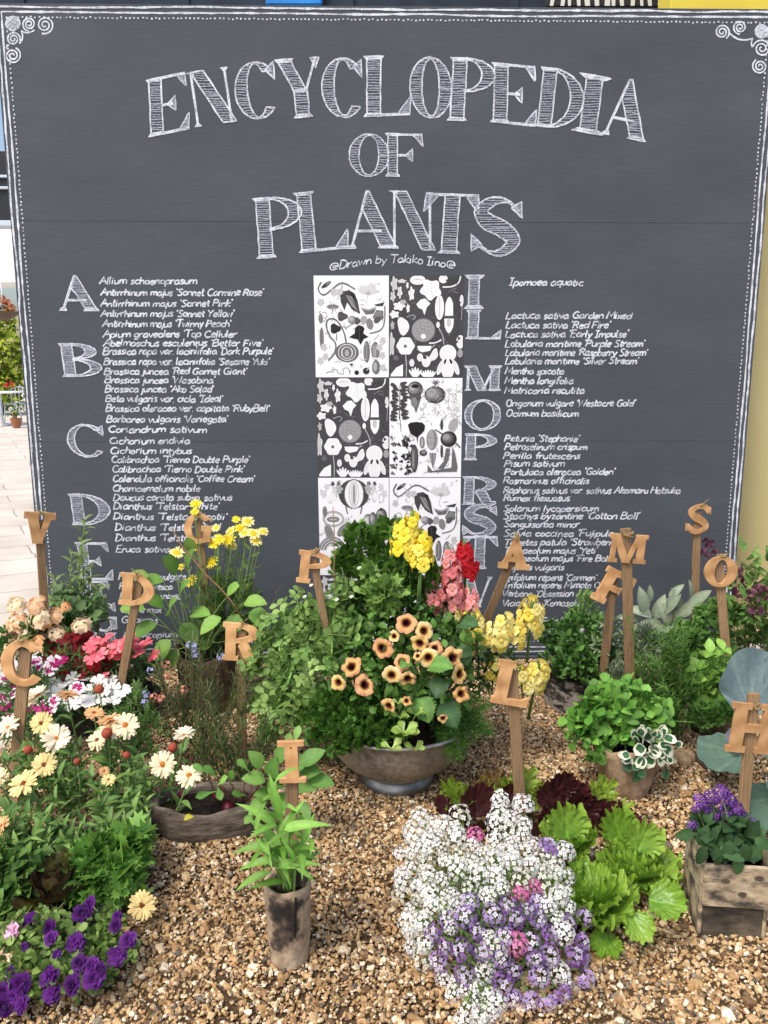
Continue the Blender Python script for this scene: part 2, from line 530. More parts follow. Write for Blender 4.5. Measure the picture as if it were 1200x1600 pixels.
def pebbles():
    ph = (1 + 5 ** .5) / 2
    V = nrm(np.array([(-1, ph, 0), (1, ph, 0), (-1, -ph, 0), (1, -ph, 0), (0, -1, ph), (0, 1, ph), (0, -1, -ph), (0, 1, -ph), (ph, 0, -1), (ph, 0, 1), (-ph, 0, -1), (-ph, 0, 1)]))
    F = np.array([(0, 11, 5), (0, 5, 1), (0, 1, 7), (0, 7, 10), (0, 10, 11), (1, 5, 9), (5, 11, 4), (11, 10, 2), (10, 7, 6), (7, 1, 8), (3, 9, 4), (3, 4, 2), (3, 2, 6), (3, 6, 8), (3, 8, 9), (4, 9, 5), (2, 4, 11), (6, 2, 10), (8, 6, 7), (9, 8, 1)])
    rg = np.random.default_rng(11)
    N = 150000
    y = rg.uniform(1.15, BD + .0, N * 2)
    hw = .52 * (y * .983 + .26) * 1.18 + .05
    keep = rg.uniform(0, 1, N * 2) < hw / hw.max()
    y = y[keep][:N]; hw = hw[keep][:N]; N = len(y)
    x = rg.uniform(-1, 1, N) * hw
    ok = x > (-1.35 - 0.05 * np.sin(3.1 * y) - .03 * np.sin(7 * y) + rg.normal(0, .03, N))
    x = x[ok]; y = y[ok]; N = len(x)
    s = np.exp(rg.normal(0, .37, N)) * .0042
    S = np.stack([s * rg.uniform(.8, 1.5, N), s * rg.uniform(.75, 1.15, N), s * rg.uniform(.5, .85, N)], 1)
    ang = rg.normal(0, .5, (N, 3)); ang[:, 2] = rg.uniform(0, 6.28, N)
    cx, sx = np.cos(ang[:, 0]), np.sin(ang[:, 0]); cy, sy = np.cos(ang[:, 1]), np.sin(ang[:, 1]); cz, sz = np.cos(ang[:, 2]), np.sin(ang[:, 2])
    Rm = np.empty((N, 3, 3))
    Rm[:, 0] = np.stack([cz * cy, cz * sy * sx - sz * cx, cz * sy * cx + sz * sx], 1)
    Rm[:, 1] = np.stack([sz * cy, sz * sy * sx + cz * cx, sz * sy * cx - cz * sx], 1)
    Rm[:, 2] = np.stack([-sy, cy * sx, cy * cx], 1)
    W = V[None] * (1 + rg.normal(0, .2, (N, 12, 1))) * S[:, None, :]
    W = np.einsum('nij,nvj->nvi', Rm, W)
    und = .006 * np.sin(x * 5.1 + 1) * np.cos(y * 4.3) + .004 * np.sin(x * 11 - y * 9)
    z = .004 + und * .5 + rg.uniform(0, .004, N)
    W += np.stack([x, y, z], 1)[:, None, :]
    FF = (F[None] + (np.arange(N) * 12)[:, None, None]).reshape(-1, 3)
    mb = MB(); mb.add(W.reshape(-1, 3), FF)
    o = mb.build('gravel', gm, smooth=False)
    o['kind'] = 'stuff'


pebbles()

# ------------------------------------------------------------------ the chalk board
YAW = R(1.0)
BC = np.array([G(606, 1033)[0], BD, 0.0])
BU = np.array([math.cos(YAW), math.sin(YAW), 0]); BN = np.array([math.sin(YAW), -math.cos(YAW), 0])


def bd(px, py):
    """board plane coordinates (along, up) seen at a photograph pixel"""
    d = ray(px, py)
    t = np.dot(BC - CP, BN) / np.dot(d, BN)
    p = CP + d * t
    return np.array([np.dot(p - BC, BU), p[2]])


TL = bd(-2, 6)
u0 = 0.5 * (bd(22, 420)[0] + bd(54, 802)[0]); u1 = 0.5 * (bd(1188, 420)[0] + bd(1151, 873)[0])
ztop = 0.5 * (bd(20, 5)[1] + bd(1180, 14)[1])
board = thing('chalkboard', 'tall dark grey chalkboard lettered Encyclopedia of Plants behind the pots', 'chalkboard', BC, YAW)

bm_, nt, b = mat('blackboard_paint', 0.75, 0.25)
n1 = noise(nt, 1.6, 7, .62, 'Object', (1, 1, 2.2)); n2 = noise(nt, 30, 4, .6, 'Object', (.25, 1, 3.5)); n3 = noise(nt, 160, 2)
r1 = ramp(nt, [(.30, (.054, .063, .074)), (.52, (.062, .072, .085)), (.70, (.072, .083, .098))]); nt.links.new(n1.outputs[0], r1.inputs[0])
r2 = ramp(nt, [(.3, (.94, .94, .94)), (.7, (1.05, 1.05, 1.05))]); nt.links.new(n2.outputs[0], r2.inputs[0])
mx = nd(nt, 'ShaderNodeMix', data_type='RGBA', blend_type='MULTIPLY'); mx.inputs[0].default_value = 1
nt.links.new(r1.outputs[0], mx.inputs[6]); nt.links.new(r2.outputs[0], mx.inputs[7]); nt.links.new(mx.outputs[2], b.inputs['Base Color'])
bump(nt, b, n3.outputs[0], .12, .002)
EDGE = plain('board_edge', (.05, .055, .065), .8)
CHALK, nt, b = mat('chalk', 0.95, 0.05)
n1 = noise(nt, 190, 3, .6); n0 = noise(nt, 14, 4, .6); av = nd(nt, 'ShaderNodeMath', operation='MULTIPLY_ADD'); av.inputs[1].default_value = .55; s0 = nd(nt, 'ShaderNodeMath', operation='MULTIPLY'); s0.inputs[1].default_value = .45
nt.links.new(n0.outputs[0], s0.inputs[0]); nt.links.new(n1.outputs[0], av.inputs[0]); nt.links.new(s0.outputs[0], av.inputs[2])
r1 = ramp(nt, [(.36, (.20, .215, .25)), (.46, (.45, .475, .52)), (.54, (.66, .69, .75))]); nt.links.new(av.outputs[0], r1.inputs[0]); nt.links.new(r1.outputs[0], b.inputs['Base Color'])
HATCH, nt, b = mat('faint_chalk', 0.95, 0.05)
n1 = noise(nt, 150, 3, .6); r1 = ramp(nt, [(.34, (.14, .155, .185)), (.62, (.42, .45, .50))]); nt.links.new(n1.outputs[0], r1.inputs[0]); nt.links.new(r1.outputs[0], b.inputs['Base Color'])

zs = [0.03, bd(600, 690)[1], bd(600, 347)[1], ztop]
for k in range(3):
    mbp = MB()
    box(mbp, u0, u1, 0, .018, zs[k] + (.0004 if k else 0), zs[k + 1] - (.0004 if k < 2 else 0), bev=.0007)
    mbp.build('panel', bm_, board, smooth=False, local=True)
mbp = MB()
for x in np.linspace(u0 + .03, u1 - .07, 5):
    box(mbp, x, x + .04, .0205, .06, .0, ztop - .02)
mbp.build('frame', EDGE, board, smooth=False, local=True)
mbp = MB(); box(mbp, u0 - .002, u1 + .002, -.02, .017, .0, .026, bev=.003)
mbp.build('base_rail', EDGE, board, smooth=False, local=True)

crg = np.random.default_rng(5)


def ribbon(mb, pts, w, closed=False, m=0, jit=.12, y=None):
    """chalk stroke lying on the board; pts are board coordinates"""
    p = np.asarray(pts, float)
    if len(p) < 2: return
    if closed: p = np.vstack([p, p[:1]])
    T = np.gradient(p, axis=0)
    if closed:
        T[0] = T[-1] = p[1] - p[-2]
    T = nrm(T); N = np.stack([-T[:, 1], T[:, 0]], 1)
    ww = w * .5 * (1 + crg.normal(0, jit, len(p)))[:, None]
    A = p + N * ww; B = p - N * ww
    yy = -(.0008 + crg.uniform(0, .0016)) if y is None else y
    V = np.concatenate([A, B]); V = np.stack([V[:, 0], np.full(len(V), yy), V[:, 1]], 1)
    k = len(p); i = np.arange(k - 1)
    mb.add(V, np.stack([i, i + 1, i + 1 + k, i + k], 1)[:, ::-1], m)


def resamp(p, step, closed=False):
    p = np.asarray(p, float)
    if closed: p = np.vstack([p, p[:1]])
    L = np.concatenate([[0], np.cumsum(np.linalg.norm(np.diff(p, axis=0), axis=1))])
    n = max(2, int(L[-1] / step) + 1)
    t = np.linspace(0, L[-1], n)
    # keep the corners
    t = np.unique(np.concatenate([t, L]))
    q = np.stack([np.interp(t, L, p[:, 0]), np.interp(t, L, p[:, 1])], 1)
    return q[:-1] if closed else q


# ---- letter shapes: convex-ish regions in a unit box; S stem width, H hairline width
def arcpoly(cx, cy, rx, ry, irx, iry, a0, a1, icx=None, n=22):
    a = np.radians(np.linspace(a0, a1, n))
    icx = cx if icx is None else icx
    o = np.stack([cx + rx * np.cos(a), cy + ry * np.sin(a)], 1)
    i = np.stack([icx + irx * np.cos(a), cy + iry * np.sin(a)], 1)[::-1]
    return np.vstack([o, i])


def thickline(pts, ws):
    p = np.asarray(pts, float)
    # Catmull-Rom
    q = []
    pp = np.vstack([2 * p[0] - p[1], p, 2 * p[-1] - p[-2]])
    wv = []
    for i in range(1, len(pp) - 2):
        for t in np.linspace(0, 1, 6, endpoint=False):
            a, b_, c, d = pp[i - 1:i + 3]
            q.append(.5 * (2 * b_ + (c - a) * t + (2 * a - 5 * b_ + 4 * c - d) * t * t + (3 * b_ - a - 3 * c + d) * t ** 3))
            wv.append(ws[i - 1] * (1 - t) + ws[i] * t)
    q.append(p[-1]); wv.append(ws[-1])
    q = np.array(q); wv = np.array(wv)[:, None] * .5
    T = nrm(np.gradient(q, axis=0)); N = np.stack([-T[:, 1], T[:, 0]], 1)
    return np.vstack([q + N * wv, (q - N * wv)[::-1]])


def rc(x0, y0, x1, y1): return np.array([(x0, y0), (x1, y0), (x1, y1), (x0, y1)], float)
def pl(*a): return np.array(a, float).reshape(-1, 2)


SLAB = False


def glyph(ch, S=.24, H=.03, sf=.07, tri=.2):
    """list of (polygon, hatched) in a box 0..1 x 0..1"""
    r = []
    hk = .62 if SLAB else 1.0; tp = 1.0 if SLAB else -.2
    def stem(x, y0=0, y1=1, foot=True, head=True, w=None):
        w = S if w is None else w
        r.append((rc(x, y0, x + w, y1), True))
        if foot: r.append((pl(x - sf, 0, x + w + sf, 0, x + w + (1 if SLAB else .2) * sf, H * 1.6 * hk, x - (1 if SLAB else .2) * sf, H * 1.6 * hk), False))
        if head: r.append((pl(x - sf, 1, x + w + sf, 1, x + w + (1 if SLAB else .2) * sf, 1 - H * 1.6 * hk, x - (1 if SLAB else .2) * sf, 1 - H * 1.6 * hk), False))
    def diag(x0, y0, x1, y1, w, hat=True):
        r.append((pl(x0, y0, x0 + w, y0, x1 + w, y1, x1, y1), hat))
    def foot(x, y, w):
        s = 1 if y < .5 else -1
        r.append((pl(x - sf, y, x + w + sf, y, x + w + (1 if SLAB else .1) * sf, y + s * H * 1.8 * hk, x - (1 if SLAB else .1) * sf, y + s * H * 1.8 * hk), False))
    if ch == 'E':
        stem(sf); x = sf + S
        r += [(rc(x, 1 - H, .93, 1), False), (rc(x, 0, .97, H), False), (rc(x, .5 - H / 2, .62, .5 + H / 2), False),
              (pl(.93, 1, .95, 1 - tri * 1.25, .93 - tri * .95, 1 - H), True), (pl(.97, 0, 1, tri * 1.4, .97 - tri * 1.1, H), True), (pl(.68, .5 + tri * .65, .68, .5 - tri * .65, .5, .5), True)]
    elif ch == 'F':
        stem(sf); x = sf + S
        r += [(rc(x, 1 - H, .97, 1), False), (rc(x, .5 - H / 2, .66, .5 + H / 2), False),
              (pl(.97, 1, 1, 1 - tri * 1.5, .97 - tri * 1.1, 1 - H), True), (pl(.72, .5 + tri * .75, .72, .5 - tri * .75, .54, .5), True)]
    elif ch == 'L':
        stem(sf); x = sf + S
        r += [(rc(x, 0, .97, H), False), (pl(.97, 0, 1, tri * 1.6, .97 - tri * 1.2, H), True)]
    elif ch == 'I':
        q = S / .36 if S > .3 else S
        r.append((rc(.5 - .25, 0, .5 + .25, 1), True)); q = 1 if SLAB else .82; r += [(pl(0, 0, 1, 0, q, H * 2.2 * hk, 1 - q, H * 2.2 * hk), False), (pl(0, 1, 1, 1, q, 1 - H * 2.2 * hk, 1 - q, 1 - H * 2.2 * hk), False)]
    elif ch == 'T':
        r.append((rc(.5 - S / 2, 0, .5 + S / 2, 1), True)); foot(.5 - S / 2, 0, S)
        r += [(rc(.03, 1 - H, .97, 1), False), (pl(.97, 1, 1, 1 - tri * 1.6, .97 - tri * 1.1, 1 - H), True), (pl(.03, 1, 0, 1 - tri * 1.6, .03 + tri * 1.1, 1 - H), True)]
    elif ch == 'H':
        stem(sf, w=S * .92); stem(1 - sf - S * .92, w=S * .92); r.append((rc(sf + S * .9, .5 - H * .7, 1 - sf - S * .9, .5 + H * .7), False))
    elif ch == 'N':
        r.append((rc(.13, 0, .13 + H, 1), False)); foot(.13, 0, H)
        diag(.13, 1, 1 - H - S * .92, 0, S)
        r.append((rc(.9 - H, .0, .9, 1), False)); foot(.9 - H, 1, H); r.append((pl(.02, 1, .2, 1, .2, 1 - H * 1.6), False))
    elif ch == 'M':
        r.append((rc(.09, 0, .09 + H, 1), False)); foot(.09, 0, H)
        diag(.06, 1, .50 - S * .45, 0, S * .9); diag(.84 - H, 1, .50 - H * .3, 0, H, False)
        r.append((rc(.94 - S * .82, 0, .94, 1), True)); foot(.94 - S * .82, 0, S * .82); foot(.94 - S * .82, 1, S * .82); r.append((pl(0, 1, .22, 1, .2, 1 - H * 1.6, .05, 1 - H * 1.6), False))
    elif ch == 'A':
        diag(.10, 0, .50 - H * .5, 1 if H < .08 else .97, H, False); yi = (.84 - S) / .82; r.append((pl(.94 - S, 0, .94, 0, .545, 1, .49, 1, .94 - S - .42 * yi, yi), True))
        k = .30
        r += [(rc(.10 + .4 * k, k - H / 2, .86 - S * .6, k + H / 2), False)]; foot(.10, 0, H); foot(.94 - S, 0, S * .9)
        r.append((pl(.10 - sf, 0, .10 + H + sf, 0, .10 + H * .6 + .05, H * 2.4), True))
    elif ch == 'V':
        diag(.50 - S * .55, 0, .04, 1, S); diag(.50 + S * .2 - H * .8, 0, .9 - H, 1, H, False); foot(.05, 1, S * .95); foot(.9 - H, 1, H)
    elif ch == 'Y':
        r.append((rc(.5 - S / 2, 0, .5 + S / 2, .47), True)); foot(.5 - S / 2, 0, S)
        diag(.5 - S / 2, .45, .05, 1, S); r.append((pl(.5 + S / 2 - H, .45, .5 + S / 2, .45, .93, 1, .93 - H, 1), False)); foot(.05, 1, S); r.append((pl(.80, 1, 1, 1, .93 - H, 1 - tri * .9), True))
    elif ch == 'O':
        r.append((arcpoly(.5, .5, .5, .5, .5 - S, .5 - H, 0, 360, n=44), True))
    elif ch in 'CG':
        r.append((arcpoly(.52, .5, .52, .5, .52 - S, .5 - H, 42, 318, n=36), True))
        r.append((pl(.97, 1 - H, .97, 1 - tri * 1.7, .97 - tri * 1.0, 1 - tri * .75), True))
        if ch == 'G':
            r.append((rc(.95 - S, .08, .95, .42), True)); r.append((rc(.95 - S - sf, .42, .95 + sf * .5, .42 + H * 1.4), False))
    elif ch == 'D':
        stem(sf, foot=True); r.append((arcpoly(sf + S * .6, .5, .94 - S * .6, .5, .94 - S * 1.6, .5 - H, -90, 90, n=24), True))
    elif ch in 'PR':
        stem(sf); r.append((arcpoly(sf + S * .9, .73, .92 - S * .9, .27, .92 - S * 1.9, .27 - H, -90, 90, n=20), True))
        if ch == 'R':
            r.append((thickline([(sf + S + .12, .47), (.60, .36), (.70, .16), (.80, .03), (1.0, .06)], [S * .7, S, S, S * .75, H * 1.3]), True))
    elif ch == 'B':
        stem(sf); r.append((arcpoly(sf + S * .9, .76, .84 - S * .9, .24, .84 - S * 1.9, .24 - H, -90, 90, n=18), True))
        r.append((arcpoly(sf + S * .9, .27, .92 - S * .9, .27, .92 - S * 1.9, .27 - H, -90, 90, n=18), True))
    elif ch == 'S':
        r.append((thickline([(.90, .80), (.70, .965), (.42, .965), (.18, .78), (.30, .59), (.62, .46), (.84, .26), (.64, .04), (.36, .035), (.08, .22)],
                            [H * 1.3, H * 1.3, S * .55, S * .9, S * 1.1, S * 1.1, S * .95, S * .5, H * 1.3, H * 1.3]), True))
        r += [(pl(.95, .98, .98, .68, .76, .86), True), (pl(.04, .02, .02, .34, .24, .14), True)]
    return r


def hatch_segs(poly, step, ph=0.0, tilt=0.0):
    """horizontal lines clipped to a polygon in board coordinates"""
    c, s = math.cos(tilt), math.sin(tilt)
    q = np.stack([poly[:, 0] * c + poly[:, 1] * s, -poly[:, 0] * s + poly[:, 1] * c], 1)
    segs = []
    y = q[:, 1].min() + step * (.4 + ph)
    while y < q[:, 1].max():
        xs = []
        for i in range(len(q)):
            a, b_ = q[i], q[(i + 1) % len(q)]
            if (a[1] - y) * (b_[1] - y) < 0:
                xs.append(a[0] + (y - a[1]) / (b_[1] - a[1]) * (b_[0] - a[0]))
        xs.sort()
        for i in range(0, len(xs) - 1, 2):
            dy = crg.normal(0, step * .12)
            p = [(xs[i], y + dy), (xs[i + 1], y - dy)]
            segs.append([(x * c - yy * s, x * s + yy * c) for x, yy in p])
        y += step * crg.uniform(.75, 1.2)
    return segs


def chalk_glyph(mb, ch, BL, BR, TLp, S=.24, H=.03, sf=.07, lw=.0064, step=.0098, tri=.2, tilt=0.0, hw=.0042):
    BL, BR, TLp = map(lambda p: np.array(p, float), (BL, BR, TLp))
    for poly, hat in glyph(ch, S, H, sf, tri):
        px = BL + poly[:, 0:1] * (BR - BL) + poly[:, 1:2] * (TLp - BL)
        bp = np.array([bd(*p) for p in px])
        if not hat and H < .05:
            # slim or serif shape: fill with a couple of strokes
            ribbon(mb, resamp(bp, .03, True) + crg.normal(0, .0005, (1, 2)), lw * .9, True)
            c = bp.mean(0)
            if np.ptp(bp[:, 0]) > .02 and np.ptp(bp[:, 1]) > .006:
                for sg in hatch_segs(bp, lw * .8): ribbon(mb, sg, lw * .8)
        else:
            ribbon(mb, resamp(bp, .025, True) + crg.normal(0, .0008, (len(resamp(bp, .025, True)), 2)), lw, True)
            small = np.ptp(bp[:, 1]) < .075 or len(poly) == 3
            for sg in hatch_segs(bp, step * (.6 if small else 1), tilt=tilt):
                sg = np.array(sg); mid = sg.mean(0) + crg.normal(0, .0008, 2)
                ribbon(mb, np.array([sg[0], mid, sg[1]]), hw, m=1)


def word(letters, **k):
    mb = MB()
    for ch, BL, BR, T in letters: chalk_glyph(mb, ch, BL, BR, T, **k)
    mb.build('title_word', [CHALK, HATCH], board, smooth=False, local=True)


word([('E', (232, 214), (297, 200), (228, 126)), ('N', (300, 199), (370, 189), (288, 115)), ('C', (372, 189), (437, 182), (363, 101)),
      ('Y', (440, 186), (508, 180), (430, 95)), ('C', (505, 184), (570, 182), (501, 92)), ('L', (568, 182), (642, 179), (568, 89)),
      ('O', (641, 182), (706, 186), (640, 88)), ('P', (698, 187), (770, 190), (704, 90)), ('E', (766, 190), (838, 197), (768, 98)),
      ('D', (835, 196), (906, 204), (845, 105)), ('I', (893, 203), (943, 212), (905, 114)), ('A', (937, 207), (1010, 222), (948, 117))], S=.29, H=.025)
word([('O', (545, 275), (607, 276), (546, 209)), ('F', (602, 275), (661, 276), (602, 209))], S=.25, H=.03, lw=.0055)
word([('P', (401, 404), (477, 398), (394, 311)), ('L', (467, 395), (546, 387), (458, 303)), ('A', (540, 388), (624, 387), (531, 299)),
      ('N', (606, 387), (680, 391), (606, 298)), ('T', (658, 394), (744, 397), (664, 302)), ('S', (733, 394), (813, 399), (739, 309))], S=.27, H=.025)

for ch, x0, x1, y0, y1 in [('A', 87, 153, 431, 485), ('B', 94, 158, 537, 588), ('C', 106, 164, 663, 714), ('D', 109, 171, 772, 820), ('E', 121, 174, 848, 906), ('F', 128, 172, 908, 950),
                           ('G', 136, 183, 940, 986), ('H', 138, 184, 989, 1026), ('I', 725, 756, 430, 482), ('L', 728, 784, 485, 529), ('M', 725, 783, 572, 610), ('O', 726, 782, 625, 672),
                           ('P', 725, 776, 678, 718), ('R', 722, 775, 745, 788), ('S', 722, 777, 790, 836), ('T', 722, 777, 838, 888), ('V', 724, 770, 902, 948)]:
    mb = MB()
    sl = (x0 + x1) / 2; lean = (605 - sl) / 6700 * (y1 - y0)
    chalk_glyph(mb, ch, (x0 + lean, y1), (x1 + lean, y1), (x0 - lean, y0), S=.27 if ch not in 'CGO' else .19, H=.04, lw=.0058, step=.0068, hw=.0042)
    mb.build('chalk_initial', [CHALK, HATCH], board, smooth=False, local=True)

# ---- handwriting
SF = {
 'A': (7, "0 0 4 10 7 0|1.5 4 6 4"), 'B': (6.4, "0 0 1 10|1 10 5 9.5 5.5 7.5 4 5.5 1 5|4 5.5 6 4 5.5 1 3 0 0 0"), 'C': (6.4, "6 8.5 4 10 1.5 8.5 .3 5 1.2 1.2 3.5 0 6 1.5"),
 'D': (6.8, "1 10 .5 0|0 10 4 9.5 6.3 6 5.5 2 3 0 0 0"), 'E': (6, "5.5 10 1 10 .4 0 5 0|.8 5.2 4.5 5.2"), 'F': (5.8, "5.5 10 1 10 .3 0|.8 5.2 4.3 5.2"),
 'G': (6.6, "6 8.5 4 10 1.5 8.5 .3 5 1.2 1.2 3.5 0 6 1.2 6 4.5 3.8 4.5"), 'H': (6.6, "1 10 0 0|6 10 5.5 0|.7 5 5.8 5"), 'I': (4.4, "0 10 4 10|2.2 10 1.8 0|0 0 3.6 0"),
 'K': (6, "1 10 0 0|5.5 10 .6 5 5 0"), 'L': (5.4, "1 10 .3 0 5 0"), 'M': (8.4, "0 0 1.2 10 4 3 7 10 7.8 0"), 'N': (7, "0 0 1 10 5.5 0 6.5 10"),
 'O': (7, "3.5 10 1 8.5 .2 5 1 1.5 3.2 0 5.6 1.5 6.3 5 5.5 8.5 3.5 10"), 'P': (6.2, "0 0 1 10|.5 10 4.5 9.7 5.6 7.5 4.2 5.2 .8 5"), 'R': (6.4, "0 0 1 10|.5 10 4.5 9.7 5.6 7.5 4.2 5.2 .8 5|3 5 5.8 0"),
 'S': (5.8, "5.3 8.8 3.5 10 1.3 9 1 7 3 5.4 4.8 3.5 4.3 1 2.2 0 .2 1.2"), 'T': (6.2, "0 10 6.5 10|3.5 10 2.8 0"), 'V': (6.2, "0 10 2.5 0 6 10"), 'W': (9.2, "0 10 1.8 0 4.5 8 6.5 0 9 10"),
 'Y': (6, "0 10 2.8 5|6 10 2.8 5 2 0"), 'Z': (6.2, "0.5 10 6 10 0 0 5.8 0"),
 'a': (5.6, "4.6 5.5 2.5 6 .5 4 .4 1.2 2 0 4 1.6 4.7 6 4.5 1 5.2 0"), 'b': (5, "0.8 10 .3 0|.4 4 2.5 6 4.4 4.8 4.3 1.5 2.2 0 .4 1"), 'c': (4.8, "4.4 5 2.6 6 .6 4.5 .4 1.4 2.2 0 4.4 1"),
 'd': (5.4, "4.4 5 2.4 6 .5 4 .5 1.2 2.2 0 4.2 1.8|5 10 4.4 0"), 'e': (4.9, ".5 3.2 4.4 3.6 4 5.6 2.4 6 .6 4.4 .4 1.4 2.2 0 4.4 1"), 'f': (3.8, "4 9.5 2.8 10 1.8 8.5 1.2 0|0 5.8 3.4 5.8"),
 'g': (5.2, "4.6 5.5 2.5 6 .5 4.2 .5 1.5 2.2 .5 4.2 2|4.7 6 4.2 -2 2.5 -3.2 .6 -2.4"), 'h': (4.9, ".9 10 .3 0|.5 3.6 2.6 6 4.2 5 4.2 0"), 'i': (2.5, ".8 6 .6 0|1 8.4 1.15 7.9"),
 'j': (2, "1.4 6 1 -2 -.4 -3|1.6 8.4 1.75 7.9"), 'k': (4.7, ".9 10 .3 0|4.2 6 .6 2.8 4.4 0"), 'l': (2.4, "1.1 10 .5 .6 1.4 0"), 'm': (7.6, ".6 6 .3 0|.5 3.6 2.2 6 3.6 5 3.5 0|3.6 3.6 5.4 6 6.9 5 6.8 0"),
 'n': (5, ".6 6 .3 0|.5 3.6 2.6 6 4.2 5 4.2 0"), 'o': (5, "2.4 6 .6 4.6 .4 1.5 2.2 0 4.2 1.4 4.4 4.5 2.4 6"), 'p': (5, ".7 6 0 -3.4|.5 4.2 2.6 6 4.5 4.8 4.3 1.4 2.2 0 .4 1"),
 'q': (5, "4.6 5.5 2.5 6 .5 4.2 .5 1.5 2.2 .5 4.2 2|4.7 6 4 -3.4"), 'r': (3.8, ".6 6 .3 0|.5 3.4 1.8 5.6 3.6 5.8"), 's': (4.1, "3.8 5.2 2.2 6 .8 5 1.2 3.6 3.2 2.6 3.4 .9 1.8 0 .2 .8"),
 't': (3.4, "1.7 9 1.1 1.2 2 0 3 .6|.2 6 3.2 6"), 'u': (5, ".5 6 .5 1.4 2 0 3.8 1.6|4.3 6 4.2 0"), 'v': (4.5, "0 6 1.8 0 4.2 6"), 'w': (6.5, "0 6 1.4 0 3 4.6 4.4 0 6.2 6"),
 'x': (4.4, "0 6 4 0|4 6 0 0"), 'y': (4.7, ".4 6 2 1|4.4 6 1.2 -3.2"), 'z': (4.4, ".2 6 4 6 0 0 4 0"), "'": (1.8, "1 10.5 .4 8"), '.': (1.6, ".4 .4 .7 0"), ' ': (3.2, ""),
 '@': (9, "6 4 4.6 6 3 4.6 3.6 2.6 5.6 3 6.4 5.6|6.4 5.6 7.4 3 8 5 6.6 8 4 8.8 1.4 7.6 .4 4.6 1.6 1.4 4.4 .2 7 1"),
}


def chaikin(p):
    p = np.asarray(p, float)
    if len(p) < 3: return p
    q = [p[0]]
    for i in range(len(p) - 1):
        q += [p[i] * .75 + p[i + 1] * .25, p[i] * .25 + p[i + 1] * .75]
    q.append(p[-1])
    return np.array(q)


def write(txt, x0, x1, yb, cap=10.5, slant=.2, lw=.0064, wav=None, name='plant_name', y1=None):
    mb = MB()
    tot = sum(SF[c][0] for c in txt)
    A = bd(x0, yb); B = bd(x1, yb if y1 is None else y1)
    k = mpp(np.array([A[0], BD, A[1]]))
    U = B - A; ux = U / np.linalg.norm(U); sc = np.linalg.norm(U) / tot
    sy = cap * k / 10.0
    x = 0.0
    for c in txt:
        w, st = SF[c]
        oy = crg.normal(0, .35); ss = crg.uniform(.92, 1.08)
        if st:
            for s in st.split('|'):
                p = np.array([float(v) for v in s.split()]).reshape(-1, 2)
                p = p + crg.normal(0, .16, p.shape)
                p = chaikin(p) if c not in 'AVWMNLEFHTZvwxyk' else p
                t = (x + p[:, 0]) / tot
                dy = 0 if wav is None else wav(t)
                yy = (p[:, 1] * ss + oy) * sy + dy
                xx = (x + p[:, 0]) * sc + yy * slant
                q = A + xx[:, None] * ux + np.stack([-yy * ux[1], yy * ux[0]], 1)
                ribbon(mb, q, lw * crg.uniform(.85, 1.1), jit=.1)
        x += w
    mb.build(name, [CHALK], board, smooth=False, local=True)


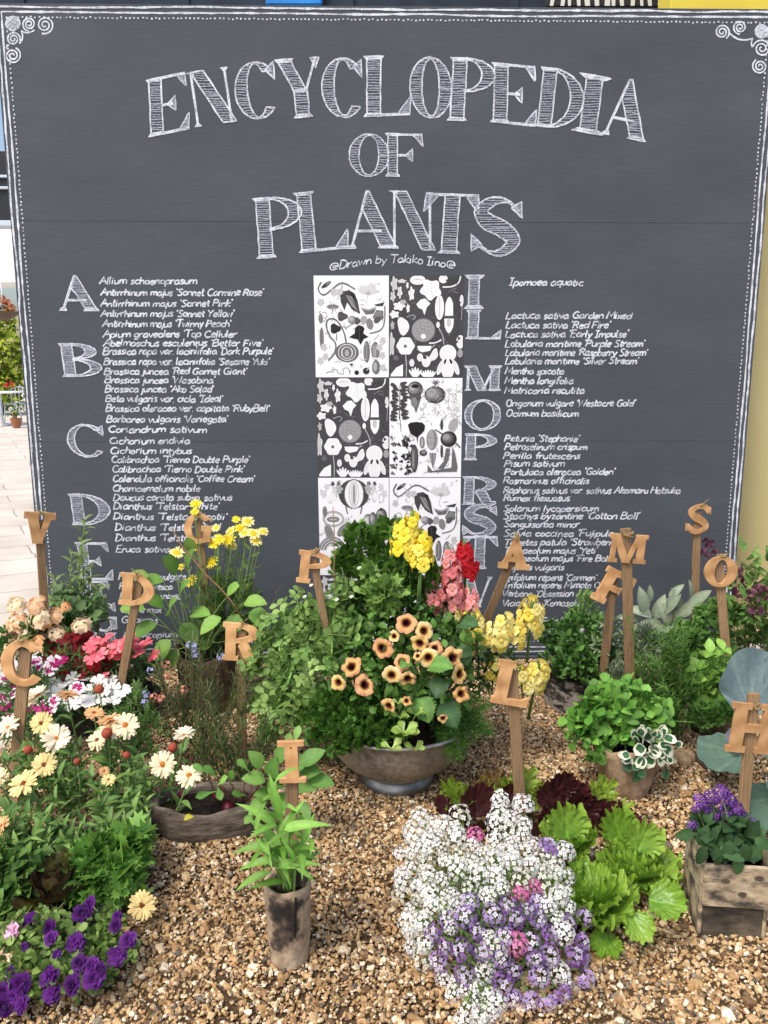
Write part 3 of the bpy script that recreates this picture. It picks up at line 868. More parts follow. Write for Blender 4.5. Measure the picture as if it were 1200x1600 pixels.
LINES = [
 ("Allium schoenoprasum", 155, 308, 444), ("Antirrhinum majus 'Sonnet Carmine Rose'", 157, 412, 462), ("Antirrhinum majus 'Sonnet Pink'", 157, 363, 479), ("Antirrhinum majus 'Sonnet Yellow'", 157, 366, 495),
 ("Antirrhinum majus 'Twinny Peach'", 160, 361, 511), ("Apium graveolens 'Top Celluler", 161, 370, 527), ("Abelmoschus esculentus 'Better Five'", 161, 411, 541), ("Brassica rapa var. laciniifolia 'Dark Purpule'", 161, 427, 554),
 ("Brassica rapa var. laciniifolia 'Sasame Yuki'", 162, 421, 570), ("Brassica juncea 'Red Garnet Giant'", 163, 386, 585), ("Brassica juncea 'Wasabina'", 164, 336, 599), ("Brassica juncea 'Ako Salad'", 164, 334, 613),
 ("Beta vulgaris var. cicla 'Ideal'", 165, 348, 628), ("Brassica oleracea var. capitata 'RubyBell'", 165, 421, 643), ("Barbarea vulgaris 'Variegata'", 166, 356, 660), ("Coriandrum sativum", 169, 324, 676),
 ("Cichorium endivia", 171, 297, 694), ("Cichorium intybus", 172, 300, 709), ("Calibrachoa 'Tierno Double Purple'", 174, 390, 723), ("Calibrachoa 'Tierno Double Pink'", 175, 382, 738),
 ("Calendula officinalis 'Coffee Cream'", 176, 398, 753), ("Chamaemelum nobile", 176, 313, 768), ("Daucus carota subsp. sativus", 177, 363, 782), ("Dianthus 'Telstar White'", 177, 343, 796),
 ("Dianthus 'Telstar Picotii'", 177, 355, 812), ("Dianthus 'Telstar Pink'", 179, 345, 829), ("Dianthus 'Telstar Red'", 180, 340, 845), ("Eruca sativa", 181, 266, 863),
 ("Foeniculum vulgare", 185, 290, 906), ("Fragaria vesca", 186, 270, 921), ("Fragaria ananassa", 187, 284, 936), ("Glycine max.", 188, 254, 957), ("Glebionis", 190, 247, 973), ("Heliotropium", 193, 277, 996),
 ("Ipomoea aquatic", 795, 911, 446), ("Lactuca sativa Garden Mixed", 790, 987, 498), ("Lactuca sativa 'Red Fire'", 790, 953, 513), ("Lactuca sativa 'Early Impulse'", 789, 981, 527),
 ("Lobularia maritime 'Purple Stream'", 789, 1007, 542), ("Lobularia maritime 'Raspberry Stream'", 789, 1011, 556), ("Lobularia maritime 'Silver Stream'", 789, 997, 569), ("Mentha spicata", 789, 881, 585),
 ("Mentha longifolia", 788, 896, 600), ("Matricaria recutita", 788, 913, 615), ("Origanum vulgare 'Westacre Gold'", 790, 992, 635), ("Ocimum basilicum", 790, 904, 651),
 ("Petunia 'Stephanie'", 788, 905, 690), ("Petroselinum crispum", 788, 917, 703), ("Perilla frutescens", 786, 906, 717), ("Pisum sativum", 788, 882, 729), ("Portulaca oleracea 'Golden'", 788, 960, 742),
 ("Rosmarinus officinalis", 786, 920, 756), ("Raphanus sativus var. sativus Akamaru Hatsuka", 786, 1063, 771), ("Rumex flexuosus", 786, 890, 783), ("Solanum lycopersicum", 786, 935, 799),
 ("Stachys byzantine 'Cotton Ball'", 786, 999, 811), ("Sanguisorba minor", 787, 905, 824), ("Salvia coccinea 'Fujipule", 787, 958, 838), ("Tagetes patula 'Strawberry", 787, 964, 852),
 ("Tropaeolum majus 'Yeti'", 787, 933, 865), ("Tropaeolum majus 'Fire Ball'", 787, 955, 877), ("Thymus vulgaris", 786, 881, 891), ("Trifolium repens 'Carmen'", 785, 932, 907),
 ("Trifolium repens Mimoto Ori", 785, 945, 919), ("Verbena 'Obsession Apricot'", 784, 945, 932), ("Vicia faba 'Komasaka'", 784, 912, 947), ("Zea mays 'Gold Rush'", 783, 903, 975), ("Zanthoxylum spice", 785, 912, 988),
]
for a in LINES: write(*a)
write("@Drawn by Takiko Iino@", 514, 712, 423, cap=12, lw=.005, slant=.12, name='signature_line', y1=421, wav=lambda t: .03 * np.sin(PI * t) * 1.0)

# ---- border lines, dotted line, corner scrolls
mb = MB()
kk = .0031
def edge_lines(off, w, wob):
    a = np.linspace(0, 1, 120)
    for (p, q, nn) in (((u0 + off, .05), (u0 + off, ztop - off), (1, 0)), ((u0 + off, ztop - off), (u1 - off, ztop - off), (0, 1)), ((u1 - off, ztop - off), (u1 - off, .05), (1, 0)), ((u0 + off, .035 + off), (u1 - off, .035 + off), (0, 1))):
        p = np.array(p); q = np.array(q); nn = np.array(nn)
        wv = np.convolve(crg.normal(0, 1, 128), np.ones(9) / 9, 'valid') * wob
        ribbon(mb, p + (q - p) * a[:, None] + nn * wv[:, None], w, jit=.25)
edge_lines(.012, .007, .005)
edge_lines(.032, .007, .004)
mb.build('border_line', [CHALK], board, smooth=False, local=True)
mb = MB()
off = .052
def dots(p, q, step):
    p = np.array(p); q = np.array(q); L = np.linalg.norm(q - p); d = (q - p) / L
    t = 0
    while t < L:
        c = p + d * t + crg.normal(0, .0012, 2)
        ribbon(mb, [c - d * .0035, c + d * .0035], .0055); t += step * crg.uniform(.9, 1.1)
dots((u0 + off, .06), (u0 + off, ztop - off + .005), .0175); dots((u0 + off, ztop - off), (u1 - off, ztop - off), .0175)
dots((u1 - off, ztop - off), (u1 - off, .06), .0175); dots((u0 + off, .095), (u1 - off, .095), .0175)
mb.build('dotted_border', [CHALK], board, smooth=False, local=True)


def spiral(mb, cx, cy, r, turns, a0, hand=1):
    a = np.linspace(0, turns * 2 * PI, int(turns * 26))
    rr = r * (1 - a / a[-1] * .86)
    px = np.stack([cx + rr * np.cos(a0 + hand * a), cy + rr * np.sin(a0 + hand * a)], 1)
    ribbon(mb, np.array([bd(*p) for p in px]), .0062)


def scroll(dots_, ball, links):
    mb = MB()
    for (cx, cy, r, a0, hd) in dots_: spiral(mb, cx, cy, r, 2.2, a0, hd)
    cx, cy, r = ball
    a = np.linspace(0, 2 * PI, 30)
    circ = np.array([bd(cx + r * math.cos(t), cy + r * math.sin(t)) for t in a[:-1]])
    ribbon(mb, circ, .006, True)
    for sg in hatch_segs(circ, .0055, tilt=.7): ribbon(mb, sg, .0052, m=0)
    for l in links: ribbon(mb, np.array([bd(*p) for p in bez(*[np.array(q, float) for q in l], n=12)]), .006)
    mb.build('corner_scroll', [CHALK, HATCH], board, smooth=False, local=True)


scroll([(46, 38, 11, 1.6, 1), (70, 39, 14, 1.9, -1), (21, 61, 11, .3, -1), (20, 87, 13, -1.2, 1)], (20.5, 37, 11), [((33, 48), (42, 55), (54, 47)), ((34, 48), (38, 62), (30, 68)), ((12, 70), (9, 78), (14, 76))])
scroll([(1128, 50, 12, 1.0, -1), (1156, 43, 11, 1.6, 1), (1190, 76, 14, 3.4, 1), (1187, 104, 12, 4.2, -1)], (1190, 49, 10), [((1140, 52), (1155, 68), (1176, 60)), ((1176, 60), (1172, 68), (1176, 74))])

# ---- botanical prints pasted on the board
TONES = [plain('ink_%d' % i, (v, v, v * 1.02), .8, .1) for i, v in enumerate((.022, .06, .13, .24, .38, .56, .76))]


def tone(v): return int(np.argmin([abs(v - t) for t in (.12, .26, .4, .53, .66, .78, .9)]))


class Print:
    def __init__(s, X0, Y0, W, H, dark):
        s.X0, s.Y0, s.W, s.H, s.dark = X0, Y0, W, H, dark; s.items = []
    def poly(s, pts, t): s.items.append(('p', np.asarray(pts, float).reshape(-1, 2), t)); return s
    def ell(s, cx, cy, rx, ry, t, rot=0, n=22, wav=0, k=5, ph=0):
        a = np.linspace(0, 2 * PI, n, endpoint=False); q = 1 + wav * np.cos(k * a + ph)
        x = rx * q * np.cos(a); y = ry * q * np.sin(a); c, sn = math.cos(rot), math.sin(rot)
        s.poly(np.stack([cx + x * c - y * sn, cy + x * sn + y * c], 1), t)
        if rx * ry > 500 and wav < .25:      # engraved shading lines
            t2 = t + .16 if t < .5 else t - .16
            L_, W_ = (rx, ry) if rx > ry else (ry, rx); vert = rx <= ry
            for q in (-.6, -.35, -.1, .2, .5):
                u = np.linspace(-.8, .8, 7) * math.sqrt(1 - q * q); v = q * np.sqrt(1 - u ** 2 * .9)
                xx, yy_ = (v * W_, u * L_) if vert else (u * L_, v * W_)
                s.items.append(('l', np.stack([cx + xx * c - yy_ * sn, cy + xx * sn + yy_ * c], 1), t2, 2.4))
        return s
    def line(s, pts, w, t):
        p = np.asarray(pts, float).reshape(-1, 2)
        if len(p) > 2: p = chaikin(chaikin(p))
        s.items.append(('l', p, t, w)); return s
    def shaded(s, cx, cy, rx, ry, t, rot=0, k=4, **kw):
        for i in range(k):
            f = 1 - i * .2
            s.ell(cx - rx * .1 * i, cy - ry * .08 * i, rx * f, ry * f, min(1, t + i * .12), rot, **kw)
        return s


def print_A():
    p = Print(45, 180, 545, 745, False)
    p.line([100, 225, 68, 280, 112, 332, 180, 275, 250, 222, 345, 278], 11, .4).ell(135, 245, 42, 13, .12, -.6).ell(150, 235, 20, 6, .5, -.6)
    for a in np.linspace(200, 340, 13):
        r = 95 if int(a) % 2 else 75
        p.line([440, 318, 440 + r * .6 * math.cos(R(a)) - 6, 318 + r * .6 * math.sin(R(a)), 440 + r * math.cos(R(a)), 318 + r * math.sin(R(a))], 4, .66)
        p.ell(440 + r * .6 * math.cos(R(a)), 318 + r * .6 * math.sin(R(a)), r * .35, 7, .78, R(a))
    p.line([440, 320, 420, 370, 440, 400], 3, .6)
    p.poly([235, 300, 300, 285, 340, 308, 362, 362, 380, 458, 320, 425, 285, 372, 265, 432, 238, 370], .26)
    p.poly([275, 318, 320, 330, 366, 440, 318, 400], .5); p.line([280, 305, 330, 370, 375, 450], 4, .12); p.poly([300, 296, 335, 312, 352, 360, 320, 330], .12)
    p.poly([385, 410, 440, 425, 500, 405, 480, 455, 420, 462], .45); p.line([395, 418, 440, 434, 495, 414], 4, .8)
    p.poly([480, 390, 560, 372, 545, 400, 500, 400], .3); p.ell(180, 405, 45, 18, .53); p.line([180, 410, 175, 455], 10, .6); p.line([195, 410, 205, 450], 5, .6)
    p.ell(90, 490, 16, 36, .4); p.ell(95, 635, 17, 80, .53); p.line([95, 560, 95, 710], 3, .3); p.line([100, 450, 130, 440, 140, 480], 4, .5)
    p.ell(248, 475, 36, 32, .3, wav=.18, k=3).ell(320, 500, 32, 30, .53).ell(312, 494, 20, 18, .66).ell(360, 508, 20, 26, .2, wav=.15, k=3).ell(405, 500, 24, 30, .66).ell(450, 530, 26, 42, .53, -.2).ell(515, 470, 36, 44, .45, .5, wav=.12).ell(505, 500, 20, 30, .3, .8)
    p.line([270, 570, 300, 540, 350, 520], 4, .3)
    p.poly([340, 560, 365, 540, 395, 545, 410, 560, 402, 600, 440, 625, 405, 640, 380, 685, 360, 645, 295, 628, 338, 600], .12)
    p.line([370, 550, 375, 660], 2, .4)
    p.ell(195, 565, 38, 34, .12, wav=.15, k=3); p.line([205, 600, 205, 655], 5, .3)
    p.line([275, 670, 262, 590, 210, 498, 150, 488, 124, 530, 150, 620, 203, 670, 190, 750, 140, 800], 11, .36)
    p.ell(280, 740, 88, 72, .45).ell(280, 740, 66, 62, .9).ell(280, 740, 62, 57, .45).ell(280, 742, 44, 46, .8).ell(280, 742, 34, 40, .4).ell(280, 745, 14, 24, .66)
    p.line([560, 400, 562, 500, 540, 578, 450, 600], 8, .45).line([515, 610, 480, 650], 4, .5)
    p.ell(425, 735, 24, 80, .4).ell(418, 735, 10, 66, .6).ell(490, 730, 30, 68, .45).ell(482, 740, 12, 50, .66).poly([462, 792, 522, 792, 520, 780, 464, 780], .9).ell(495, 850, 30, 52, .4).ell(488, 845, 14, 34, .62)
    p.line([120, 895, 150, 880, 180, 890, 170, 860, 210, 870, 205, 895, 260, 905, 240, 860, 290, 850, 300, 905], 4, .45)
    p.ell(350, 890, 17, 17, .12).ell(421, 878, 25, 24, .12).ell(430, 868, 8, 7, .6).ell(312, 830, 12, 8, .2)
    for q in ((90, 370), (110, 700), (120, 770), (230, 300), (520, 700), (545, 650), (540, 760), (190, 300), (80, 800), (545, 850)):
        p.ell(q[0], q[1], 22, 26, .78, .3, wav=.2); p.line([q[0] - 20, q[1] + 10, q[0], q[1] - 12, q[0] + 18, q[1] + 12], 2.5, .6)
    return p


def print_B():
    p = Print(590, 180, 540, 742, True)
    p.ell(795, 212, 56, 34, .9, n=26).line([770, 212, 795, 205, 820, 212], 4, .53).ell(980, 205, 32, 30, .9)
    p.ell(890, 280, 72, 70, .95, .4, wav=.16, k=5).line([890, 230, 905, 345], 4, .78)
    p.line([1105, 185, 1095, 235, 1040, 262, 975, 262], 9, .85).line([1020, 300, 1060, 270, 1100, 285, 1085, 310, 1050, 290], 4, .53)
    p.ell(955, 410, 33, 90, .95).line([955, 330, 955, 480], 3, .7)
    p.poly([995, 470, 998, 380, 1012, 345, 1025, 330, 1040, 345, 1053, 380, 1055, 470], .95).poly([990, 490, 1060, 490, 1056, 550, 1040, 585, 1025, 598, 1010, 585, 994, 550], .95).ell(1025, 520, 18, 30, .8)
    p.ell(838, 575, 86, 86, .53, n=34)
    for r in (72, 56, 40, 24): p.line([(838 + r * math.cos(t), 575 + r * math.sin(t)) for t in np.linspace(0, 6.28, 24)], 4, .66 if r % 16 else .4)
    for i in range(26):
        t = i * 2.4; r = 8 * math.sqrt(i) * 1.7; p.ell(838 + r * math.cos(t), 575 + r * math.sin(t), 5, 5, .7, n=8)
    p.ell(838, 620, 18, 18, .95)
    p.ell(708, 690, 64, 66, .95, wav=.07, k=6).ell(706, 692, 12, 12, .4).line([708, 755, 716, 830, 714, 918], 7, .66)
    p.ell(690, 545, 40, 66, .95, -.2, wav=.1, k=3).line([715, 480, 760, 460, 785, 480, 760, 500], 5, .7)
    p.poly([785, 385, 820, 350, 850, 345, 888, 380, 862, 410, 845, 465, 830, 425, 800, 412], .9)
    p.poly([795, 690, 900, 690, 890, 725, 830, 738, 800, 720], .95).line([880, 670, 930, 668, 970, 645], 9, .85).line([890, 715, 925, 680], 5, .8)
    p.ell(815, 775, 22, 30, .95).ell(860, 805, 32, 42, .95).ell(915, 760, 26, 52, .95, .5, wav=.15, k=3).ell(850, 775, 14, 12, .3)
    p.ell(1020, 745, 62, 64, .95).ell(965, 850, 20, 58, .95, .35).ell(1080, 850, 20, 58, .95, -.35).ell(1020, 870, 46, 66, .95).ell(1000, 805, 8, 20, .12, .3).ell(1042, 805, 8, 20, .12, -.3)
    p.poly([600, 900, 640, 850, 690, 825, 690, 915, 600, 916], .95).ell(755, 815, 18, 28, .9)
    for k in range(5): p.ell(780 + (k - 2) * 13, 880 - abs(k - 2) * -8, 9, 36, .9, (k - 2) * .3)
    for k in range(7): p.ell(875 + (k - 3) * 13, 895 + abs(k - 3) * 3, 8, 30, .85, (k - 3) * .22)
    p.line([945, 520, 950, 560, 985, 620, 990, 680], 7, .66).ell(945, 535, 13, 22, .95)
    p.ell(1110, 660, 30, 50, .9).ell(1115, 360, 14, 42, .95).line([1120, 400, 1115, 500], 4, .66).ell(1110, 745, 20, 30, .66)
    for (x, y, rx, ry, t) in ((750, 310, 20, 46, .9), (665, 300, 16, 40, .85), (625, 240, 22, 50, .8), (680, 220, 30, 14, .78), (720, 250, 9, 22, .9), (660, 400, 40, 30, .9), (725, 415, 12, 30, .95), (615, 330, 18, 34, .78), (625, 460, 34, 26, .9), (605, 680, 22, 80, .78), (612, 540, 14, 30, .66), (640, 780, 20, 20, .4), (690, 370, 22, 18, .66)):
        p.ell(x, y, rx, ry, t, wav=.22, k=5, ph=x)
    for i in range(16):
        y = 270 + i * 26; p.ell(1085 + 14 * math.sin(i * 1.9), y, 10, 12, .3, wav=.3, k=3)
    for i in range(9): p.ell(1010 + i * 9, 215 + 16 * math.sin(i * 2.0), 12, 8, .26, i)
    return p


def print_C():
    p = Print(598, -229, 512, 704, False)
    p.shaded(778, -150, 55, 56, .26).poly([735, -95, 822, -95, 805, -40, 785, 18, 765, -40], .4).ell(778, -95, 45, 22, .3).ell(770, -60, 22, 34, .55).ell(778, -172, 28, 14, .12)
    p.shaded(918, -112, 74, 60, .26).line([918, -172, 915, -205], 6, .3).line([918, -52, 920, -10], 4, .5)
    for k in range(5): p.ell(905 + k * 8, -195 - (k % 2) * 8, 4, 18, .4, (k - 2) * .4)
    rg = np.random.default_rng(2)
    p.line([672, -180, 668, 60], 5, .26).line([668, 0, 680, 150], 4, .3)
    for i in range(22):
        y = -190 + i * 12; sx = -1 if i % 2 else 1
        p.ell(668 + sx * rg.uniform(20, 46), y, 26, 13, .26, sx * rg.uniform(-.6, .2), wav=.1, k=3)
    for i in range(46):
        p.line([(x, y) for x, y in (rg.uniform(0, 1, (4, 2)) * [46, 60] + [800 + rg.uniform(0, 280), -60 + rg.uniform(-140, 130)])], 3, .72)
    for i in range(38):
        p.ell(rg.uniform(612, 755), rg.uniform(165, 455), rg.uniform(7, 20), rg.uniform(6, 16), rg.choice([.12, .26, .4]), rg.uniform(0, 3), wav=.3, k=3)
    p.poly([728, 100, 745, 84, 790, 78, 832, 84, 850, 105, 845, 140, 815, 172, 800, 185, 798, 240, 790, 190, 745, 160], .12)
    p.ell(775, 340, 28, 102, .26).ell(768, 345, 12, 80, .42).ell(830, 225, 18, 42, .4).ell(830, 225, 8, 34, .6).ell(838, 300, 28, 22, .26).ell(840, 294, 14, 9, .53)
    p.ell(900, 205, 40, 74, .53).ell(893, 205, 20, 66, .66).line([870, 190, 935, 195], 3, .4).line([866, 230, 932, 235], 3, .4)
    p.poly([880, 300, 932, 300, 925, 350, 908, 415, 890, 350], .5).line([905, 300, 908, 410], 3, .3)
    p.shaded(1018, 200, 58, 56, .12, k=4).line([920, 132, 975, 165], 8, .3).line([1070, 230, 1102, 262], 10, .26)
    p.ell(968, 100, 11, 36, .2).ell(970, 290, 10, 46, .26).ell(1050, 100, 32, 52, .72, .4)
    p.poly([1000, 265, 1030, 270, 1020, 350, 985, 415, 940, 415, 985, 360], .4).poly([1045, 250, 1065, 300, 1085, 400, 1080, 435, 870, 440, 870, 385, 905, 430, 1040, 405], .45)
    for i in range(12): p.line([1060 + 6 * math.sin(i), -190 + i * 18, 1085 - i % 3 * 10, -175 + i * 18], 4, .6)
    return p


def print_D():
    p = Print(75, 488, 518, 704, False)
    p.ell(335, 602, 112, 104, .26).ell(337, 602, 76, 106, .4).ell(337, 604, 68, 100, .9)
    for k in (-40, -20, 0, 20, 40): p.line([337 + k * .4, 512, 337 + k, 604, 337 + k * .4, 698], 4, .6)
    p.ell(337, 604, 10, 80, .66)
    for sgn in (-1, 1):
        for (x, y, r, t) in ((150, 40, 16, .2), (205, 60, 22, .78), (125, 90, 40, .8), (100, 40, 18, .4), (95, 80, 30, .7), (70, 120, 20, .3), (160, 130, 30, .85), (230, 110, 26, .8)):
            p.ell(335 + sgn * (x + 30) * .85, 490 + y, r * .8, r, t, wav=.3, k=5, ph=x)
        p.line([335 + sgn * 60, 690, 335 + sgn * 48, 745], 9, .4)
    p.shaded(440, 815, 42, 70, .4).shaded(475, 790, 30, 58, .26).shaded(538, 765, 42, 62, .3).ell(535, 712, 10, 12, .2)
    p.poly([340, 782, 375, 840, 392, 900, 290, 900, 305, 835], .26).poly([335, 800, 345, 880, 310, 890], .45)
    p.ell(182, 780, 80, 58, .6).ell(182, 782, 66, 42, .85).ell(180, 785, 46, 20, .35).ell(180, 785, 30, 8, .7)
    p.ell(120, 730, 17, 40, .4).ell(250, 862, 28, 56, .45, .7).ell(150, 880, 30, 60, .53, -.4).line([118, 760, 130, 940], 4, .5)
    for r in (95, 75, 55): p.line([(170 + r * math.cos(t), 1010 + r * math.sin(t)) for t in np.linspace(3.2, 6.2, 14)], 14, .53)
    p.shaded(430, 1040, 70, 80, .4); p.ell(320, 1090, 60, 90, .5).ell(200, 1120, 50, 50, .3)
    return p


PAPER = plain('white_paper', (.80, .80, .82), .6, .2, nz=5, k=.03)
DARKPAPER = plain('black_printed_paper', (.055, .055, .06), .6, .2, nz=5, k=.25)


def lay(pr, q00, q10, q01, q11, name='botanical_print'):
    """place a print on the board between four photograph pixels (top left, top right, bottom left, bottom right)"""
    A, B, C_, D = [bd(*q) for q in (q00, q10, q01, q11)]
    def mp_(p):
        a = ((p[:, 0] - pr.X0) / pr.W)[:, None]; b_ = ((p[:, 1] - pr.Y0) / pr.H)[:, None]
        a = np.clip(a, .004, .996); b_ = np.clip(b_, .003, .997)
        return A * (1 - a) * (1 - b_) + B * a * (1 - b_) + C_ * (1 - a) * b_ + D * a * b_
    mb = MB()
    c = np.array([A, B, D, C_]); c = np.vstack([c, c])
    V = [(p[0], -.0012 if i >= 4 else -.0004, p[1]) for i, p in enumerate(c)]
    mb.add(V, [(3, 2, 1, 0), (4, 5, 6, 7), (0, 1, 5, 4), (1, 2, 6, 5), (2, 3, 7, 6), (3, 0, 4, 7)])
    pap = mb.build(name, DARKPAPER if pr.dark else PAPER, board, smooth=False, local=True)
    mb = MB()
    fr_ = np.random.default_rng(int(q00[0] + q00[1]))
    extra = []
    for i in range(70):                      # fine sprigs and seeds between the larger figures
        x, y = pr.X0 + pr.W * fr_.uniform(.04, .96), pr.Y0 + pr.H * fr_.uniform(.03, .97); a_ = fr_.uniform(0, 6.28); l_ = fr_.uniform(8, 26)
        p_ = np.array([(x, y), (x + l_ * math.cos(a_), y + l_ * math.sin(a_)), (x + l_ * 1.6 * math.cos(a_ + .6), y + l_ * 1.6 * math.sin(a_ + .6))])
        extra.append(('l', chaikin(p_), .4 if pr.dark else .62, 4.2))
        for k_ in range(3): extra.append(('l', np.array([p_[0] + (p_[2] - p_[0]) * k_ / 3, p_[0] + (p_[2] - p_[0]) * k_ / 3 + (fr_.normal(0, 7), fr_.normal(0, 7))]), .4 if pr.dark else .66, 3.6))
    for i, it in enumerate(extra + pr.items):
        y = -.0013 - i * .000003
        if it[0] == 'p':
            q = mp_(it[1]); n = len(q); V = np.stack([q[:, 0], np.full(n, y), q[:, 1]], 1)
            area = np.sum(q[:, 0] * np.roll(q[:, 1], -1) - q[:, 1] * np.roll(q[:, 0], -1))
            f = tuple(range(n)) if area > 0 else tuple(range(n))[::-1]
            mb.add(V, [f], tone(it[2]))
        else:
            q = mp_(it[1]); ribbon(mb, q, it[3] / pr.W * np.linalg.norm(B - A), m=tone(it[2]), jit=.08, y=y)
    mb.build('printed_drawing', TONES, pap, smooth=False, local=True)


rows = [430, 590, 746, 899, 1008]
def xl(y): return 490 + (y - 430) * 9.0 / 410
def xr(y): return 725 - (y - 430) * 6.5 / 420
def xm(y): return 608
prs = [(print_A(), print_B()), (print_B(), print_C()), (print_D(), print_A()), (print_B(), print_D())]
for k in range(4):
    y0, y1 = rows[k] + .6, rows[k + 1] - .6
    a, b_ = prs[k]
    lay(a, (xl(y0), y0), (xm(y0) - .5, y0), (xl(y1), y1), (xm(y1) - .5, y1))
    lay(b_, (xm(y0) + .5, y0), (xr(y0), y0), (xm(y1) + .5, y1), (xr(y1), y1))
# ------------------------------------------------------------------ leaf and flower shapes
def leaf(prof, W=.4, nl=7, nx=1, fold=.12, droop=.25, ser=0.0, serk=9, wavy=0.0, veins=0.0, tip=.0, twist=0.0):
    """leaf blade along +Y, length 1, upper side +Z"""
    n = nl * (2 if ser else 1) + 1
    t = np.linspace(0, 1, n)
    w = np.interp(t, prof[0], prof[1]) * W * .5
    if ser:
        w = w * (1 + ser * np.where(np.arange(n) % 2, 1, -1) * np.minimum(1, 4 * t) * np.minimum(1, 4 * (1 - t)))
    s = np.linspace(-1, 1, 2 * nx + 1)
    X = w[:, None] * s[None]
    Y = (t - droop * .35 * t ** 3)[:, None] + 0 * X
    Z = fold * np.abs(X) * (1.5 - t[:, None]) - droop * (t ** 2)[:, None] + wavy * np.sin(t[:, None] * 14 + s[None] * 2) * np.abs(s[None]) * W + twist * X * t[:, None]
    V = np.stack([X, Y, Z], -1).reshape(-1, 3)
    C = np.ones((n, 2 * nx + 1, 3))
    if veins:
        C[:, nx] *= 1 + veins
        C[:, :nx] *= 1 - veins * .15 * ((np.arange(n) % 2)[:, None, None])
    return [piece(V, gridF(n, 2 * nx + 1)[:, ::-1], 0, C.reshape(-1, 3))]


LANCE = ([0, .08, .3, .6, .85, 1], [.12, .55, 1, .75, .3, .02])
OVATE = ([0, .08, .25, .5, .75, .92, 1], [.12, .6, .95, 1, .7, .3, .02])
ROUND = ([0, .06, .2, .5, .8, .94, 1], [.2, .5, .85, 1, .85, .5, .08])
SPOON = ([0, .25, .45, .7, .9, 1], [.14, .2, .6, 1, .75, .1])
NEEDLE = ([0, .2, .8, 1], [.6, 1, .8, .1])
STRAP = ([0, .1, .5, .85, 1], [.5, .8, 1, .7, .05])

L_LANCE = leaf(LANCE, .21, 8, 1, .3, .45, veins=.25)
L_LANCE2 = leaf(LANCE, .34, 6, 1, .3, .35, veins=.2)
L_OVATE = leaf(OVATE, .62, 6, 1, .3, .25, veins=.2)
L_OVATE_S = leaf(OVATE, .6, 6, 1, .25, .25, ser=.10, veins=.2)
L_ROUND = leaf(ROUND, .8, 5, 1, .3, .15, veins=.2)
L_SPOON = leaf(SPOON, .42, 7, 1, .25, .2, veins=.25)
L_NEEDLE = leaf(NEEDLE, .13, 2, 1, .0, .15)
L_GRASS = leaf(STRAP, .11, 5, 1, .3, .35)
L_SAGE = leaf(OVATE, .42, 7, 1, .35, .25, veins=.3)
L_BIG = leaf(OVATE, .85, 9, 2, .2, .35, ser=.13, wavy=.035, veins=.4)
L_THICK = leaf(SPOON, .62, 6, 1, .35, .05, veins=.1)


def lobed(seed, n=9, depth=.4, cup=.15):
    """fan shaped cut leaflet"""
    rg = np.random.default_rng(seed)
    a = np.linspace(-2.0, 2.0, 2 * n + 1)
    r = np.where(np.arange(2 * n + 1) % 2, 1.0, 1 - depth) * (.75 + .25 * np.cos(a * .8)) * (1 + rg.normal(0, .08, 2 * n + 1))
    V = [(0, 0, 0)] + [(.62 * rr * math.sin(x), .42 + .58 * rr * math.cos(x), cup * rr * rr * (.4 + rg.normal(0, .35))) for x, rr in zip(a, r)]
    V[1] = (-.02, .02, 0); V[-1] = (.02, .02, 0)
    V.append((0, .45, -.05)); c = len(V) - 1
    F = [(c, i + 1, i) for i in range(1, len(V) - 2)]
    C = np.ones((len(V), 3)); C[c] = .8
    return [piece(V, F, 0, C)]


def compound(base, spots):
    """leaf of several leaflets: spots are (x, y, angle, size)"""
    Ms = []
    for (x, y, a, s) in spots:
        Ms.append(frames([(x, y, 0)], [(math.sin(a), math.cos(a), .1)], [(0, 0, 1)], s)[0])
    t = merge_tpl(base, Ms)
    mb = MB(); tube(mb, [(0, 0, 0), (0, .3, .01), (0, .62, 0)], .012, .006, 4)
    V = np.concatenate(mb.V); st = piece(V, mb.F, 0, (.9, 1.1, .8))
    return t + [st]


PARS = compound(lobed(1), [(0, .55, 0, .48), (.12, .42, 1.1, .40), (-.12, .42, -1.1, .40), (.2, .2, 1.3, .3), (-.2, .2, -1.3, .3)])
CURLY = merge_tpl(lobed(4, 8, .55, .9), [frames([(x, y, z)], [d], [(0, .2, 1)], s)[0] for (x, y, z, d, s) in
                  [(0, .3, 0, (0, 1, .5), .5), (.1, .2, .05, (1, .5, .6), .45), (-.1, .2, .05, (-1, .5, .6), .45), (.05, .1, .05, (.8, -.3, .8), .4), (-.05, .1, .05, (-.8, -.2, .8), .4), (0, .3, .12, (.2, .5, 1), .4)]])
CELERY = compound(lobed(7, 6, .42, .2), [(0, .5, 0, .6), (.1, .42, 1.0, .5), (-.1, .42, -1.0, .5), (.06, .2, 1.3, .42), (-.06, .2, -1.3, .42)])
CUTLEAF = compound(leaf(LANCE, .4, 3, 1, .1, .2), [(0, .55, 0, .4), (0, .45, .8, .34), (0, .45, -.8, .34), (0, .28, .95, .34), (0, .28, -.95, .34), (0, .12, 1.05, .26), (0, .12, -1.05, .26)])
PEALEAF = merge_tpl(leaf(ROUND, .72, 4, 1, .25, .12, veins=.15), [frames([(x, y, 0)], [(math.sin(a), math.cos(a), .12)], [(0, 0, 1)], s)[0] for (x, y, a, s) in [(.02, .1, 1.15, .5), (-.02, .1, -1.15, .5), (.02, .5, 1.0, .46), (-.02, .5, -1.0, .46), (0, .05, 2.2, .34), (0, .05, -2.2, .34)]])
TRIFOL = merge_tpl(leaf(SPOON, .7, 5, 1, .25, .15, veins=.15), [frames([(0, 0, 0)], [(math.sin(a), math.cos(a), .1)], [(0, 0, 1)], 1)[0] for a in (0, 1.3, -1.3)])
